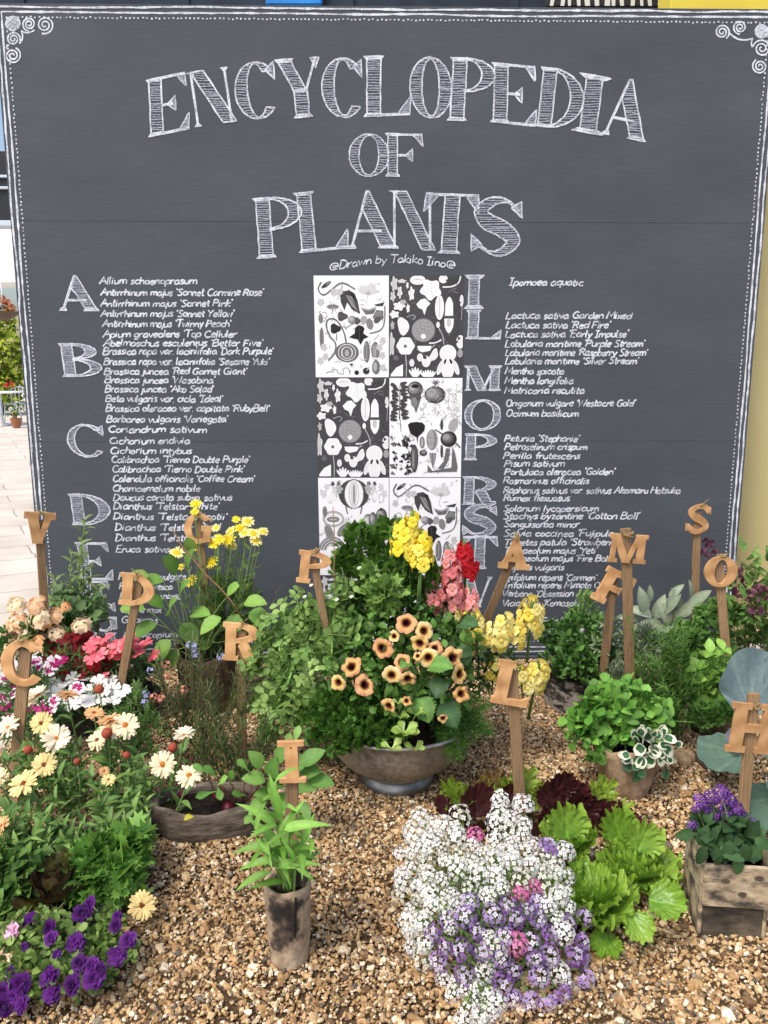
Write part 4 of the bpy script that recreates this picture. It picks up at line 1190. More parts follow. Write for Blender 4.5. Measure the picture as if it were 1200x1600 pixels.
PINN = merge_tpl(leaf(ROUND, .8, 3, 1, .2, .1, ser=.1), [frames([(0, .12 + .14 * i, 0)], [(sg * 1, .45, .1)], [(0, 0, 1)], .2 + .06 * math.sin(i * .9))[0] for i in range(6) for sg in (-1, 1)] + [frames([(0, .85, 0)], [(0, 1, .1)], [(0, 0, 1)], .22)[0]])


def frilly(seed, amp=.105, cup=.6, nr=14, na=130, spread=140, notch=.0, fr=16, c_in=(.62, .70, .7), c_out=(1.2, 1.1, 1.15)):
    """ruffled lettuce leaf growing from the origin along +Y, upper side hollow"""
    rg = np.random.default_rng(seed)
    a = np.radians(np.linspace(-spread, spread, na))
    rad = np.linspace(0.04, 1, nr)
    def wave(fs):
        return sum(rg.uniform(.6, 1) * np.sin(f * rg.uniform(.85, 1.15) * a + rg.uniform(0, 6.28)) for f in fs) / len(fs) ** .5
    w1 = wave((fr * .7, fr, fr * 1.4)); w2 = wave((fr * 2, fr * 2.7, fr * 3.3)); w3 = wave((fr * .8, fr * 1.3)); w4 = wave((fr * .9, fr * 1.6)); wl = wave((2, 3, 5))
    ph = rg.uniform(0, 6, 4)
    out = (1 + .06 * wl) * (.70 + .30 * np.cos(a * .8))
    out = out * (1 - notch * np.clip(np.sin(7 * a + ph[2]) * 2, 0, 1))
    V = []; C = []
    for k, r in enumerate(rad):
        jag = 1 + (.03 * rg.normal(0, 1, na) if k == nr - 1 else 0)
        rr = r * out * jag
        x = .60 * rr * np.sin(a); y = .36 * r + .64 * rr * np.cos(a)
        e = np.clip((r - .55) / .45, 0, 1) ** 1.6
        z = cup * (x ** 2 + .5 * (y - .35) ** 2) + amp * e * w1 + amp * .55 * e ** 2 * w2 + .014 * np.sin(23 * x + ph[0] + 3 * y) * np.cos(19 * y + 6 * x + ph[1]) - .10 * np.exp(-(x / .05) ** 2) * (1 - r) * .3
        y = y + amp * .6 * e * w3 - .04 * e; x = x * (1 + amp * .7 * e * w4)
        V.append(np.stack([x, y, z], 1))
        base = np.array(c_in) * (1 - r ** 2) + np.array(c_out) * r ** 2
        cc = np.tile(base, (na, 1)); rib = np.exp(-(x / .028) ** 2)[:, None] * (1 - .7 * r)
        vein = sum(np.exp(-((a - q) / .03) ** 2) for q in (-1.7, -1.1, -.6, -.25, .25, .6, 1.1, 1.7))[:, None] * (1 - r) * .35
        C.append(cc * (1 + .6 * rib + vein))
    V = np.concatenate(V); C = np.concatenate(C)
    return [piece(V, gridF(nr, na), 0, C)]


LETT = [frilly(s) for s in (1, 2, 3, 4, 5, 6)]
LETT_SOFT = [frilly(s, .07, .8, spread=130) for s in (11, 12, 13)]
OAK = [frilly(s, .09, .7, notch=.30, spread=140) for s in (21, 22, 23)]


def cabbage_leaf(seed):
    rg = np.random.default_rng(seed)
    na, nr = 34, 9
    a = np.radians(np.linspace(-165, 165, na)); V = []; C = []
    for r in np.linspace(.02, 1, nr):
        o = r * (.5 + .03 * np.sin(5 * a + seed)); x = o * np.sin(a) * .92; y = .5 + o * np.cos(a) - .5 * (1 - r) * .9
        z = .5 * x ** 2 + .12 * (y - .3) ** 2 + .045 * r ** 3 * np.sin(6 * a + seed) + .02 * r ** 5 * np.sin(15 * a + seed * 2) + .01 * np.sin(9 * x + seed) * np.cos(8 * y)
        V.append(np.stack([x, y, z], 1))
        vein = np.exp(-(x / .02) ** 2) + .6 * sum(np.exp(-((a - q) / .035) ** 2) for q in (-2.0, -1.35, -.8, -.4, .4, .8, 1.35, 2.0)) * (r > .15)
        C.append(np.ones((na, 3)) * (1 + vein[:, None] * np.array([.75, .6, .5])))
    return [piece(np.concatenate(V), gridF(nr, na), 0, np.concatenate(C))]


def mixcol(rg, n, c1, c2):
    t = rg.uniform(0, 1, (n, 1))
    return np.array(c1) * (1 - t) + np.array(c2) * t


def clump(mb, rg, c, r, tpl, n, size, c1, c2, up=.5, out=.8, rnd=.5, sq=(1, 1, .9), inner=.35, m=0, low=-.6, toward=(0, -.25, 0)):
    """leaves scattered through a rounded volume, pointing outwards and up"""
    d = nrm(rg.normal(0, 1, (n * 2, 3))); d = d[d[:, 2] > low][:n]; n = len(d)
    u = rg.uniform(inner, 1, n) ** .6
    rr = np.asarray(r) * np.asarray(sq)
    pos = np.asarray(c) + d * u[:, None] * rr * (1 + .2 * np.sin(5 * d[:, :1] + 3 * d[:, 2:]))
    D = nrm(d * out + np.array([0, 0, up]) + np.array(toward) + rg.normal(0, rnd, (n, 3)))
    U = nrm(d * .5 + np.array([0, -.25, .7]) + rg.normal(0, .35, (n, 3)))
    s = size * rg.uniform(.65, 1.2, n)
    # darker old leaves low down are a little smaller, nothing is shaded by hand
    put(mb, tpl, frames(pos - D * s[:, None] * .3, D, U, s), mixcol(rg, n, c1, c2)) if not isinstance(tpl[0], list) else \
        [put(mb, tpl[k], frames(pos[k::len(tpl)] - D[k::len(tpl)] * s[k::len(tpl), None] * .3, D[k::len(tpl)], U[k::len(tpl)], s[k::len(tpl)]), mixcol(rg, len(pos[k::len(tpl)]), c1, c2)) for k in range(len(tpl))]


def pclumps(mb, rg, L, tpl, dens, size, c1, c2, **k):
    """L: (px, py, radius px, Y) in the photograph"""
    cs = []
    for (px, py, rp, Y) in L:
        c = P(px, py, Y); r = rp * mpp(c); cs.append(c)
        clump(mb, rg, c, r, tpl, int(dens * rp * rp / 400.0) + 4, size, c1, c2, **k)
    return cs


def stems(name, root, base, tips, r=.0025, col=(.09, .16, .04), rg=None, spread=.03, bend=.4, mat_=None, n=6):
    mb = MB()
    rg = rg or np.random.default_rng(1)
    for t in tips:
        b_ = np.array(base) + np.array([rg.normal(0, spread), rg.normal(0, spread), 0])
        mid = b_ * .5 + np.array(t) * .5; mid[:2] = b_[:2] * bend + np.array(t)[:2] * (1 - bend) ; mid[:2] = mid[:2] * .5 + (b_[:2] * .6 + np.array(t)[:2] * .4) * .5
        tube(mb, bez(b_, mid, t, n), r, r * .6, 5, col=col)
    return mb.build(name, mat_ or STEM, root)


def stemleaves(mb, rg, pts, tpl, n, size, c1, c2, t0=.15, t1=.95, ang=.9, two=False, grow=0.0):
    """leaves along a stem polyline"""
    pts = np.asarray(pts); L = np.linspace(0, 1, len(pts))
    T = nrm(np.gradient(pts, axis=0))
    az = rg.uniform(0, 6.28)
    Ps, Ds, Us, Ss = [], [], [], []
    for i in range(n):
        t = t0 + (t1 - t0) * i / max(1, n - 1)
        p = np.array([np.interp(t, L, pts[:, k]) for k in range(3)]); tt = nrm(np.array([np.interp(t, L, T[:, k]) for k in range(3)]))
        for q in ((0, PI) if two else (0,)):
            a = az + i * (PI / 2 if two else 2.4) + q
            A = nrm(np.cross(tt, (.3, .9, .1))); B = np.cross(tt, A)
            o = A * math.cos(a) + B * math.sin(a)
            Ps.append(p); Ds.append(o * math.sin(ang) + tt * math.cos(ang) + rg.normal(0, .15, 3)); Us.append(tt + (0, -.2, .4)); Ss.append(size * rg.uniform(.75, 1.15) * (1 - grow * t))
    put(mb, tpl, frames(np.array(Ps), np.array(Ds), np.array(Us), np.array(Ss)), mixcol(rg, len(Ps), c1, c2))


# ---- flowers (facing +Z, unit radius)
def face(pos, d, s, rg=None, up=None):
    """matrix turning +Z of a flower to d"""
    d = nrm(np.asarray(d, float)); ref = np.array([0.1, .3, 1.0]) if abs(d[2]) < .9 else np.array([1.0, .2, 0])
    X = nrm(np.cross(ref, d)); Y = np.cross(d, X)
    if rg is not None:
        a = rg.uniform(0, 6.28); X, Y = X * math.cos(a) + Y * math.sin(a), -X * math.sin(a) + Y * math.cos(a)
    M = np.eye(4); M[:3, 0] = X * s; M[:3, 1] = Y * s; M[:3, 2] = d * s; M[:3, 3] = pos
    return M


def radial(mb, nlobes, rings, lobe, depth, n=None, m=0, wav=0.0, seed=0):
    """round corolla: rings of (r, z, colour); lobe notches grow with radius"""
    n = n or nlobes * 8
    a = np.arange(n) * 2 * PI / n
    rg = np.random.default_rng(seed); q = rg.uniform(0, 6.28, 4); irr = .07 * np.sin(a + q[0]) + .05 * np.sin(2 * a + q[1]) + .03 * np.sin(9 * a + q[2])
    V = []; C = []
    for k, (r, z, c) in enumerate(rings):
        z = z + (k / (len(rings) - 1)) ** 2 * (.16 * np.sin(2 * a + q[3]) + .05 * np.sin(13 * a + q[0]))
        f = 1 + irr * k / (len(rings) - 1) - lobe * (k / (len(rings) - 1)) ** 2 * (1 - np.abs(np.cos(a * nlobes / 2)) ** .7)
        V.append(np.stack([r * f * np.cos(a), r * f * np.sin(a), z + wav * (k / (len(rings) - 1)) ** 2 * np.sin(a * nlobes + 1) + np.zeros(n)], 1)); C.append(np.tile(c, (n, 1)))
    F = []
    for k in range(len(rings) - 1):
        for j in range(n):
            F.append((k * n + j, k * n + (j + 1) % n, (k + 1) * n + (j + 1) % n, (k + 1) * n + j))
    mb.add(np.concatenate(V), F, m, np.concatenate(C))


def dome(mb, r, h, z0=0, n=12, m=0, col=(1, 1, 1), k=4):
    prof = [(r * math.cos(t), z0 + h * math.sin(t)) for t in np.linspace(0, PI / 2 * .98, k + 1)]
    lathe(mb, prof, n, m=m, col=col, cap_end=True)


PET_STRAP = leaf(([0, .2, .6, .9, 1], [.5, .8, 1, .9, .45]), .30, 4, 1, .15, .12)
PET_ROUND = leaf(ROUND, .95, 4, 1, -.2, .22)
PET_FRINGE = leaf(([0, .4, .8, 1], [.2, .65, 1, .85]), .95, 4, 2, -.1, .12)


def petals(mb, tpl, n, size, tilt, c, r0=.1, rg=None, z=0.0, off=0.0, cj=.05):
    a = np.arange(n) * 2 * PI / n + off + (rg.normal(0, .06, n) if rg is not None else 0)
    tl = np.full(n, tilt) + (rg.normal(0, .11, n) if rg is not None else 0)
    D = np.stack([np.cos(a) * np.cos(tl), np.sin(a) * np.cos(tl), np.sin(tl)], 1)
    U = np.stack([-np.cos(a) * np.sin(tl), -np.sin(a) * np.sin(tl), np.cos(tl)], 1)
    s = np.full(n, size) * (rg.uniform(.88, 1.08, n) if rg is not None else 1)
    cc = np.tile(c, (n, 1)) * (1 + (rg.normal(0, cj, (n, 1)) if rg is not None else 0))
    put(mb, tpl, frames(D * r0 + np.array([0, 0, z]), D, U, s), cc)


def mesh_of(mb, name, mats):
    o = mb.build(name, mats); me = o.data
    bpy.data.objects.remove(o)
    return me


def daisy_mesh(seed, cpet, cdisc, layers=2, n=17, tilt=.12, disc=.26, name='flower'):
    rg = np.random.default_rng(seed)
    mb = MB()
    for l in range(layers):
        petals(mb, PET_STRAP, n, .86 - .1 * l, tilt + .13 * l, cpet, .14, rg, .02 + .05 * l, l * .18)
    mb2 = MB(); dome(mb2, disc, .14, .04, 14, col=cdisc)
    for i in range(26):
        t = i * 2.4; r = disc * .95 * math.sqrt((i + .5) / 26)
        put(mb2, leaf(NEEDLE, .5, 1, 1, 0, 0), frames([(r * math.cos(t), r * math.sin(t), .13)], [(math.cos(t) * .4, math.sin(t) * .4, 1)], [(1, 0, .2)], .11), np.array(cdisc) * (1.6 if i > 14 else .9))
    # green cup under the head
    mb3 = MB(); lathe(mb3, [(.03, -.2), (.2, -.12), (.26, 0)], 10, col=(.08, .16, .03))
    return mesh_of(mb, name, PETAL), mesh_of(mb2, 'flower_disc', PETAL), mesh_of(mb3, 'sepal_cup', STEM)


def flower3(meshes, root, M):
    f = inst('flower', meshes[0], root, M)
    for me, nm in zip(meshes[1:], ('flower_disc', 'sepal_cup')):
        g = bpy.data.objects.new(nm, me); COL.objects.link(g); g.parent = f
    return f


def trumpet_mesh(name, cols, lobe=.12, wav=.05, nl=5, seed=0):
    """petunia bloom: throat, eye, band, rim colours"""
    mb = MB()
    th, eye, band, rim = cols
    radial(mb, nl, seed=seed, rings=[(.07, -.75, th), (.12, -.4, th), (.22, -.12, th), (.36, .02, eye), (.62, .08, band), (.86, .06, rim), (1.0, -.02, rim)], lobe=lobe, depth=0, wav=wav, n=40)
    return mesh_of(mb, name, PETAL)


def double_mesh(name, c1, c2, seed):
    """ruffled double bloom"""
    rg = np.random.default_rng(seed)
    mb = MB()
    for l in range(4):
        petals(mb, PET_FRINGE if l < 2 else PET_ROUND, 5, .80 - .15 * l, .02 + .26 * l + rg.uniform(0, .1), np.array(c1) * (1 - l / 4) + np.array(c2) * l / 4, .08, rg, .05 * l, l * .5, .15)
    return mesh_of(mb, name, PETAL)


def floret_cluster(name, seed, n, c1, c2, ceye, fs=.26, npet=5, dome_h=1.0, low=-.1, pt=None, cpole=None):
    """rounded head of little flat flowers on a unit half ball"""
    rg = np.random.default_rng(seed)
    mb = MB()
    pt = pt or leaf(ROUND, .85, 2, 1, -.1, .1)
    k = 0
    one = MB(); petals(one, pt, npet, .9, .15, (1, 1, 1), .06)
    tpl = [piece(np.concatenate(one.V), one.F, 0, np.concatenate(one.C))]
    eye = MB(); dome(eye, .22, .14, .02, 5, col=(1, 1, 1), k=1)
    etpl = [piece(np.concatenate(eye.V), eye.F, 0, np.concatenate(eye.C))]
    Ms = []
    for i in range(n):
        z = 1 - (i + .5) / n * (1 - low); a = i * 2.39996 + rg.normal(0, .1)
        s = math.sqrt(max(0, 1 - z * z)); d = np.array([s * math.cos(a), s * math.sin(a), z])
        Ms.append(face(d * np.array([1, 1, dome_h]) * rg.uniform(.86, 1.06), nrm(d + rg.normal(0, .18, 3)), fs * rg.uniform(.85, 1.12), rg))
    cc = mixcol(rg, n, c1, c2)
    if cpole is not None:
        w = np.clip((np.linspace(1, low, n)[:, None] - .68) / .2, 0, 1) * rg.uniform(.35, .95, (n, 1)); cc = cc * (1 - w) + np.array(cpole) * w
    put(mb, tpl, Ms, cc); put(mb, etpl, Ms, ceye)
    return mesh_of(mb, name, PETAL)


def snap_floret(seed=0):
    """two lipped snapdragon bloom pointing along +Z"""
    rg = np.random.default_rng(seed)
    mb = MB()
    lathe(mb, [(.12, -.6), (.22, -.3), (.26, 0)], 8, col=(.95, .95, .95))
    pt = leaf(ROUND, 1.15, 5, 1, -.1, .32, wavy=.05)
    for (a, s, tl) in ((1.15, .66, .6), (2.0, .66, .6), (-.4, .56, .3), (-1.57, .62, .2), (-2.74, .56, .3)):
        D = np.array([math.cos(a) * math.cos(tl), math.sin(a) * math.cos(tl), math.sin(tl)]); U = np.array([-math.cos(a) * math.sin(tl), -math.sin(a) * math.sin(tl), math.cos(tl)])
        put(mb, pt, frames([D * .12], [D], [U], s), (1, 1, 1))
    dome(mb, .17, .16, .08, 7, col=(1.0, .86, .55), k=2)
    return [piece(np.concatenate(mb.V), mb.F, 0, np.concatenate(mb.C))]


SNAP = snap_floret()


def snap_spike(root, base, tip, rad, n, c1, c2, seed, fs=.56, taper=.6):
    """flower spike between two points"""
    rg = np.random.default_rng(seed)
    base, tip = np.array(base), np.array(tip)
    ax = nrm(tip - base); A = nrm(np.cross(ax, (.2, 1, .1))); B = np.cross(ax, A)
    Ms = []
    for i in range(n):
        t = (i + .5) / n; a = i * 2.39996 + rg.normal(0, .2)
        r = rad * (1 - taper * t ** 2) * rg.uniform(.4, .9)
        o = A * math.cos(a) + B * math.sin(a)
        Ms.append(face(base + (tip - base) * t + o * r, o + ax * (.1 + .5 * t), rad * (fs * 1.25 * (1 - taper * .8 * t ** 2)) * rg.uniform(.85, 1.15), None))
    mb = MB()
    put(mb, SNAP, Ms, mixcol(rg, n, c1, c2))
    f = mb.build('flower_spike', PETAL, root)
    mb = MB(); tube(mb, [base - ax * rad * 2.5, base, tip + ax * rad * .15], rad * .1, rad * .06, 5, col=(.10, .2, .05))
    for i in range(6):
        o = A * math.cos(i * 2.4) + B * math.sin(i * 2.4)
        put(mb, L_OVATE, frames([tip + ax * rad * (.1 * i - .45)], [ax + o * .5], [o], rad * .35), (.16, .26, .06))
    mb.build('spike_stem', STEM, f)
    return f


def soil_disc(root, c, r, z, name='soil', ax=1, ay=1, rz=0):
    mb = MB(); rg = np.random.default_rng(4)
    lathe(mb, [(r, z), (r * .75, z + .006), (r * .5, z + .004), (r * .2, z + .008)], 22, c, wob=lambda a, k, zz: (np.ones_like(a), rg.normal(0, .002, len(a))), ax=ax, ay=ay, rz=rz, cap_end=True)
    return mb.build(name, SOIL, root)
# ------------------------------------------------------------------ surroundings
def slab(name, px0, px1, py0, py1, Y, dy, m, root):
    a = P(px0, py1, Y); b_ = P(px1, py0, Y)
    mb = MB(); box(mb, a[0], b_[0], Y, Y + dy, a[2], b_[2], bev=.01)
    return mb.build(name, m, root, smooth=False)


YW = BD + .30
ywall = thing('yellow_wall', 'mustard yellow rendered wall behind the right edge of the chalkboard', 'wall', (2.6, YW, 0))
mb = MB(); xa = P(1047, 5, YW)[0]
box(mb, xa, 5.0, YW, YW + .15, -.01, 4.2, bev=.004)
ym, nt, b = mat('yellow_render', .85, .15)
n1 = noise(nt, 1.1, 5); r1 = ramp(nt, [(.3, (.50, .42, .19)), (.7, (.62, .53, .27))]); nt.links.new(n1.outputs[0], r1.inputs[0]); nt.links.new(r1.outputs[0], b.inputs['Base Color'])
n2 = noise(nt, 90, 4); bump(nt, b, n2.outputs[0], .25, .004)
mb.build('wall_face', ym, ywall, smooth=False)
mb = MB(); xb = P(1047, 5, YW)[0]
box(mb, xb - .004, 5.0, YW - .02, YW + .16, P(600, 13, YW)[2] - .02, 4.22, bev=.004)
mb.build('wall_cap', plain('yellow_paint', (.62, .50, .06), .5, nz=3, k=.1), ywall, smooth=False)

YA = BD + 1.2
awn = thing('awning', 'dark awning beam over the top of the chalkboard', 'awning', (0, YA, 2.6))
navy = plain('dark_awning_cloth', (.02, .03, .05), .8, nz=6, k=.4)
a = P(-60, 14, YA); b_ = P(1046, -90, YA)
mb = MB(); box(mb, a[0], b_[0], YA, YA + .3, a[2] - .15, b_[2], bev=.01)
for k in range(5):
    x = a[0] + .3 + k * .9; box(mb, x, x + .05, YA - .012, YA, a[2] - .1, b_[2] - .05)
mb.build('beam', navy, awn, smooth=False)
for x in (-1.3, 1.1):
    mb = MB(); tube(mb, [(x, YA + .15, 0), (x, YA + .15, a[2])], .04, .04, 8); mb.build('post', navy, awn)
o = slab('blue_banner', 415, 503, -60, 8, YA - .06, .03, plain('blue_cloth', (.02, .22, .62), .6, nz=4, k=.3), None)
tag(o, 'bright blue banner hanging on the dark awning beam', 'banner')
sb = thing('striped_banner', 'black and white patterned banner on the awning beside the yellow wall', 'banner', P(947, 5, YA - .08))
slab('banner_cloth', 852, 1042, -70, 11, YA - .08, .02, plain('banner_black', (.02, .02, .022), .7), sb)
mb = MB(); rg = np.random.default_rng(8)
for i in range(13):
    x = 860 + i * 14 + rg.uniform(-3, 3); l = rg.uniform(-12, 12)
    q = [P(x, 9, YA - .085), P(x + rg.uniform(4, 9), 9, YA - .085), P(x + l + 9, -66, YA - .085), P(x + l, -66, YA - .085)]
    mb.add(q, [(0, 1, 2, 3)])
mb.build('white_stripe', plain('banner_white', (.62, .62, .6), .7), sb, smooth=False)

# far left: pavilion, marquee, hedge, shrub, cafe furniture
pv = thing('pavilion', 'dark steel pavilion roof with pale beams far behind the board', 'pavilion', P(0, 640, 24))
dk = plain('dark_steel', (.018, .02, .025), .5, nz=2, k=.4); pb = plain('pale_beam', (.48, .55, .62), .5)
slab('roof_fascia', -420, 110, 236, 343, 24, .4, dk, pv)
slab('pale_rail', -420, 110, 273, 277, 23.9, .1, pb, pv); slab('pale_rail', -420, 110, 291, 295, 23.9, .1, pb, pv); slab('eaves_beam', -420, 110, 344, 353, 23.8, .6, pb, pv)
for px in (-300, -60, 90): slab('post', px, px + 8, 353, 640, 24, .15, dk, pv)
mq = thing('marquee', 'white marquee wall in the distance left of the board', 'marquee', P(0, 600, 40))
slab('side_wall', -600, 140, 300, 441, 40, 3, plain('white_canvas', (.85, .85, .85), .8), mq)
for px in (-500, -200, 120): slab('post', px, px + 5, 441, 600, 40, .1, pb, mq)
o = None
mb = MB(); rg = np.random.default_rng(9)
bx = np.linspace(-140, 90, 150); V = []
for x in bx:
    h = 3.6 + .7 * math.sin(x * .35) + rg.normal(0, .12)
    V += [(x, 55, -.2), (x, 56, h * .8), (x, 59, h), (x, 70, h * 1.3)]
mb.add(V, gridF(150, 4)[:, ::-1])
struct(mb.build('hill', blotch_mat('far_hill', [(.3, (.20, .20, .10)), (.6, (.38, .34, .22)), (.8, (.5, .45, .33))], .5, .9, None, 0, .1, 5, 2)))


def simple_bush(name, label, cat, base, L, tpl, dens, size, c1, c2, seed, group=None, col=(.08, .13, .04), **k):
    rg = np.random.default_rng(seed)
    root = thing(name, label, cat, base, 0, group)
    mb = MB(); cs = pclumps(mb, rg, L, tpl, dens, size, c1, c2, **k)
    mb.build('foliage', LEAF, root)
    stems('stem', root, base, cs, .004 * mpp(np.array(base)) / .0022, col, rg)
    return root


bs = P(2, 648, 22)
simple_bush('shrub', 'bushy yellow green shrub behind the cafe table', 'shrub', (bs[0], 22, 0), [(-25, 545, 34, 22), (8, 516, 24, 22), (12, 556, 26, 22), (5, 590, 28, 22), (28, 585, 20, 22), (22, 535, 18, 21.8), (-30, 590, 40, 22), (-5, 500, 18, 22), (10, 618, 26, 21.8), (36, 612, 18, 22), (-20, 625, 30, 22), (35, 560, 14, 22)], L_OVATE, 90, .18, (.10, .20, .02), (.42, .46, .05), 31, rnd=.8)
r = simple_bush('flower_basket', 'basket of red and orange flowers hanging beyond the board', 'flower basket', P(8, 482, 16), [(5, 480, 16, 16), (-20, 480, 16, 16), (20, 484, 9, 16)], L_ROUND, 60, .11, (.35, .07, .03), (.55, .25, .10), 32)
mb = MB(); c = P(5, 487, 16); lathe(mb, [(.05, -.18), (.24, -.08), (.3, 0)], 12, c, col=(.1, .07, .04)); mb.build('basket', STEM, r)
mb = MB(); tube(mb, [c, c + np.array([0, 0, 1.2])], .012); mb.build('hanger', STEM, r)

steel = plain('pale_steel', (.60, .62, .64), .35, .5, .6)
tb = G(4, 664); t = thing('cafe_table', 'round white metal cafe table on the paving left of the board', 'table', tb)
mb = MB(); h = .72; lathe(mb, [(.02, h), (.50, h), (.51, h + .012), (.50, h + .03), (.02, h + .032)], 30, tb, cap_end=True); mb.build('table_top', plain('white_enamel', (.78, .78, .78), .4), t)
mb = MB(); lathe(mb, [(.24, 0), (.23, .02), (.03, .05), (.028, h)], 16, tb); mb.build('pedestal', steel, t)
cb = G(27, 661); t = thing('cafe_chair', 'pale metal cafe chair tucked beside the round table', 'chair', cb)
mb = MB()
box(mb, cb[0] - .2, cb[0] + .2, cb[1] - .2, cb[1] + .2, .44, .465, bev=.008); mb.build('seat', steel, t)
for sx in (-1, 1):
    for sy in (-1, 1):
        mb = MB(); tube(mb, [cb + np.array([sx * .2, sy * .2, 0]), cb + np.array([sx * .17, sy * .17, .45])], .014, .014, 6); mb.build('leg', steel, t)
mb = MB(); tube(mb, [cb + np.array([-.18, .19, .45]), cb + np.array([-.18, .23, .78]), cb + np.array([0, .24, .84]), cb + np.array([.18, .23, .78]), cb + np.array([.18, .19, .45])], .013, .013, 6)
for x in (-.09, 0, .09): tube(mb, [cb + np.array([x, .19, .45]), cb + np.array([x, .235, .82])], .007, .007, 5)
mb.build('backrest', steel, t)
fb = G(26, 668)
r = simple_bush('potted_geranium', 'small red flowering plant in a pot by the cafe chair', 'plant', fb, [(27, 640, 11, fb[1]), (20, 646, 8, fb[1])], L_ROUND, 90, .07, (.06, .14, .03), (.14, .24, .06), 33)
mb = MB(); clump(mb, np.random.default_rng(1), P(15, 601, fb[1]), .10, L_ROUND, 24, .06, (.5, .02, .02), (.6, .05, .04)); clump(mb, np.random.default_rng(2), P(24, 650, fb[1]), .10, L_ROUND, 10, .05, (.5, .02, .02), (.6, .05, .04)); mb.build('flower_head', PETAL, r)
mb = MB(); lathe(mb, [(.08, 0), (.12, .18), (.13, .2), (.11, .2), (.1, .15)], 14, fb, col=(.3, .12, .06), cap_end=True); mb.build('pot', STEM, r)

# ------------------------------------------------------------------ letter signs
def sdf(Q, poly):
    d = np.full(len(Q), 1e9); ins = np.zeros(len(Q), bool)
    n = len(poly)
    for i in range(n):
        a, b_ = poly[i], poly[(i + 1) % n]
        e = b_ - a; w = Q - a
        t = np.clip((w @ e) / (e @ e + 1e-12), 0, 1)
        d = np.minimum(d, ((w - t[:, None] * e) ** 2).sum(1))
        c1 = (a[1] > Q[:, 1]) != (b_[1] > Q[:, 1])
        with np.errstate(divide='ignore', invalid='ignore'):
            xi = a[0] + (Q[:, 1] - a[1]) / (b_[1] - a[1]) * e[0]
        ins ^= c1 & (Q[:, 0] < xi)
    d = np.sqrt(d)
    return np.where(ins, -d, d)


def contours(polys, asp, res=110):
    xs = np.linspace(-.12, asp + .12, int(res * (asp + .24))); ys = np.linspace(-.12, 1.12, int(res * 1.24))
    X, Y_ = np.meshgrid(xs, ys, indexing='ij'); Q = np.stack([X.ravel(), Y_.ravel()], 1)
    D = np.min([sdf(Q, p) for p in polys], 0).reshape(X.shape)
    # a light smoothing rounds saw-cut corners
    nx, ny = D.shape
    pt = {}; link = {}
    def key(i, j, h):
        k = (i, j, h)
        if k not in pt:
            if h: t = D[i, j] / (D[i, j] - D[i + 1, j]); pt[k] = (xs[i] + t * (xs[i + 1] - xs[i]), ys[j])
            else: t = D[i, j] / (D[i, j] - D[i, j + 1]); pt[k] = (xs[i], ys[j] + t * (ys[j + 1] - ys[j]))
        return k
    N = D < 0
    act = np.argwhere((N[:-1, :-1] != N[1:, :-1]) | (N[:-1, :-1] != N[:-1, 1:]) | (N[:-1, :-1] != N[1:, 1:]))
    for i, j in act:
        e = []
        if N[i, j] != N[i + 1, j]: e.append(key(i, j, 1))
        if N[i + 1, j] != N[i + 1, j + 1]: e.append(key(i + 1, j, 0))
        if N[i, j + 1] != N[i + 1, j + 1]: e.append(key(i, j + 1, 1))
        if N[i, j] != N[i, j + 1]: e.append(key(i, j, 0))
        for a, b_ in ([(e[0], e[1])] if len(e) == 2 else [(e[0], e[1]), (e[2], e[3])]):
            link.setdefault(a, []).append(b_); link.setdefault(b_, []).append(a)
    out = []; seen = set()
    for s in link:
        if s in seen: continue
        loop = [s]; seen.add(s); c = s
        while True:
            nx_ = [q for q in link[c] if q not in seen]
            if not nx_: break
            c = nx_[0]; seen.add(c); loop.append(c)
        if len(loop) > 8: out.append(np.array([pt[k] for k in loop]))
    return out


def solid_letter(ch, w, h, th, S, H, sf, tri):
    global SLAB
    SLAB = True
    asp = w / h
    polys = [p * np.array([asp, 1]) for p, _ in glyph(ch, S, H, sf, tri)]
    cu = bpy.data.curves.new('letter', 'CURVE'); cu.dimensions = '2D'; cu.fill_mode = 'BOTH'
    cu.extrude = th / 2 - .0008; cu.bevel_depth = .0008; cu.bevel_resolution = 0; cu.offset = -.0008
    for lp in contours(polys, asp):
        sp = cu.splines.new('POLY'); sp.points.add(len(lp) - 1); sp.use_cyclic_u = True
        for k, (x, y) in enumerate(lp): sp.points[k].co = ((x - asp / 2) * h, (y - .5) * h, 0, 1)
    o = bpy.data.objects.new('tmp', cu); COL.objects.link(o)
    bpy.context.view_layer.update()
    dg = bpy.context.evaluated_depsgraph_get()
    me = bpy.data.meshes.new_from_object(o.evaluated_get(dg))
    bpy.data.objects.remove(o)
    V = np.array([v.co[:] for v in me.vertices]); F = [tuple(p.vertices) for p in me.polygons]
    bpy.data.meshes.remove(me)
    return V, F


def SLABOFF():
    global SLAB
    SLAB = False


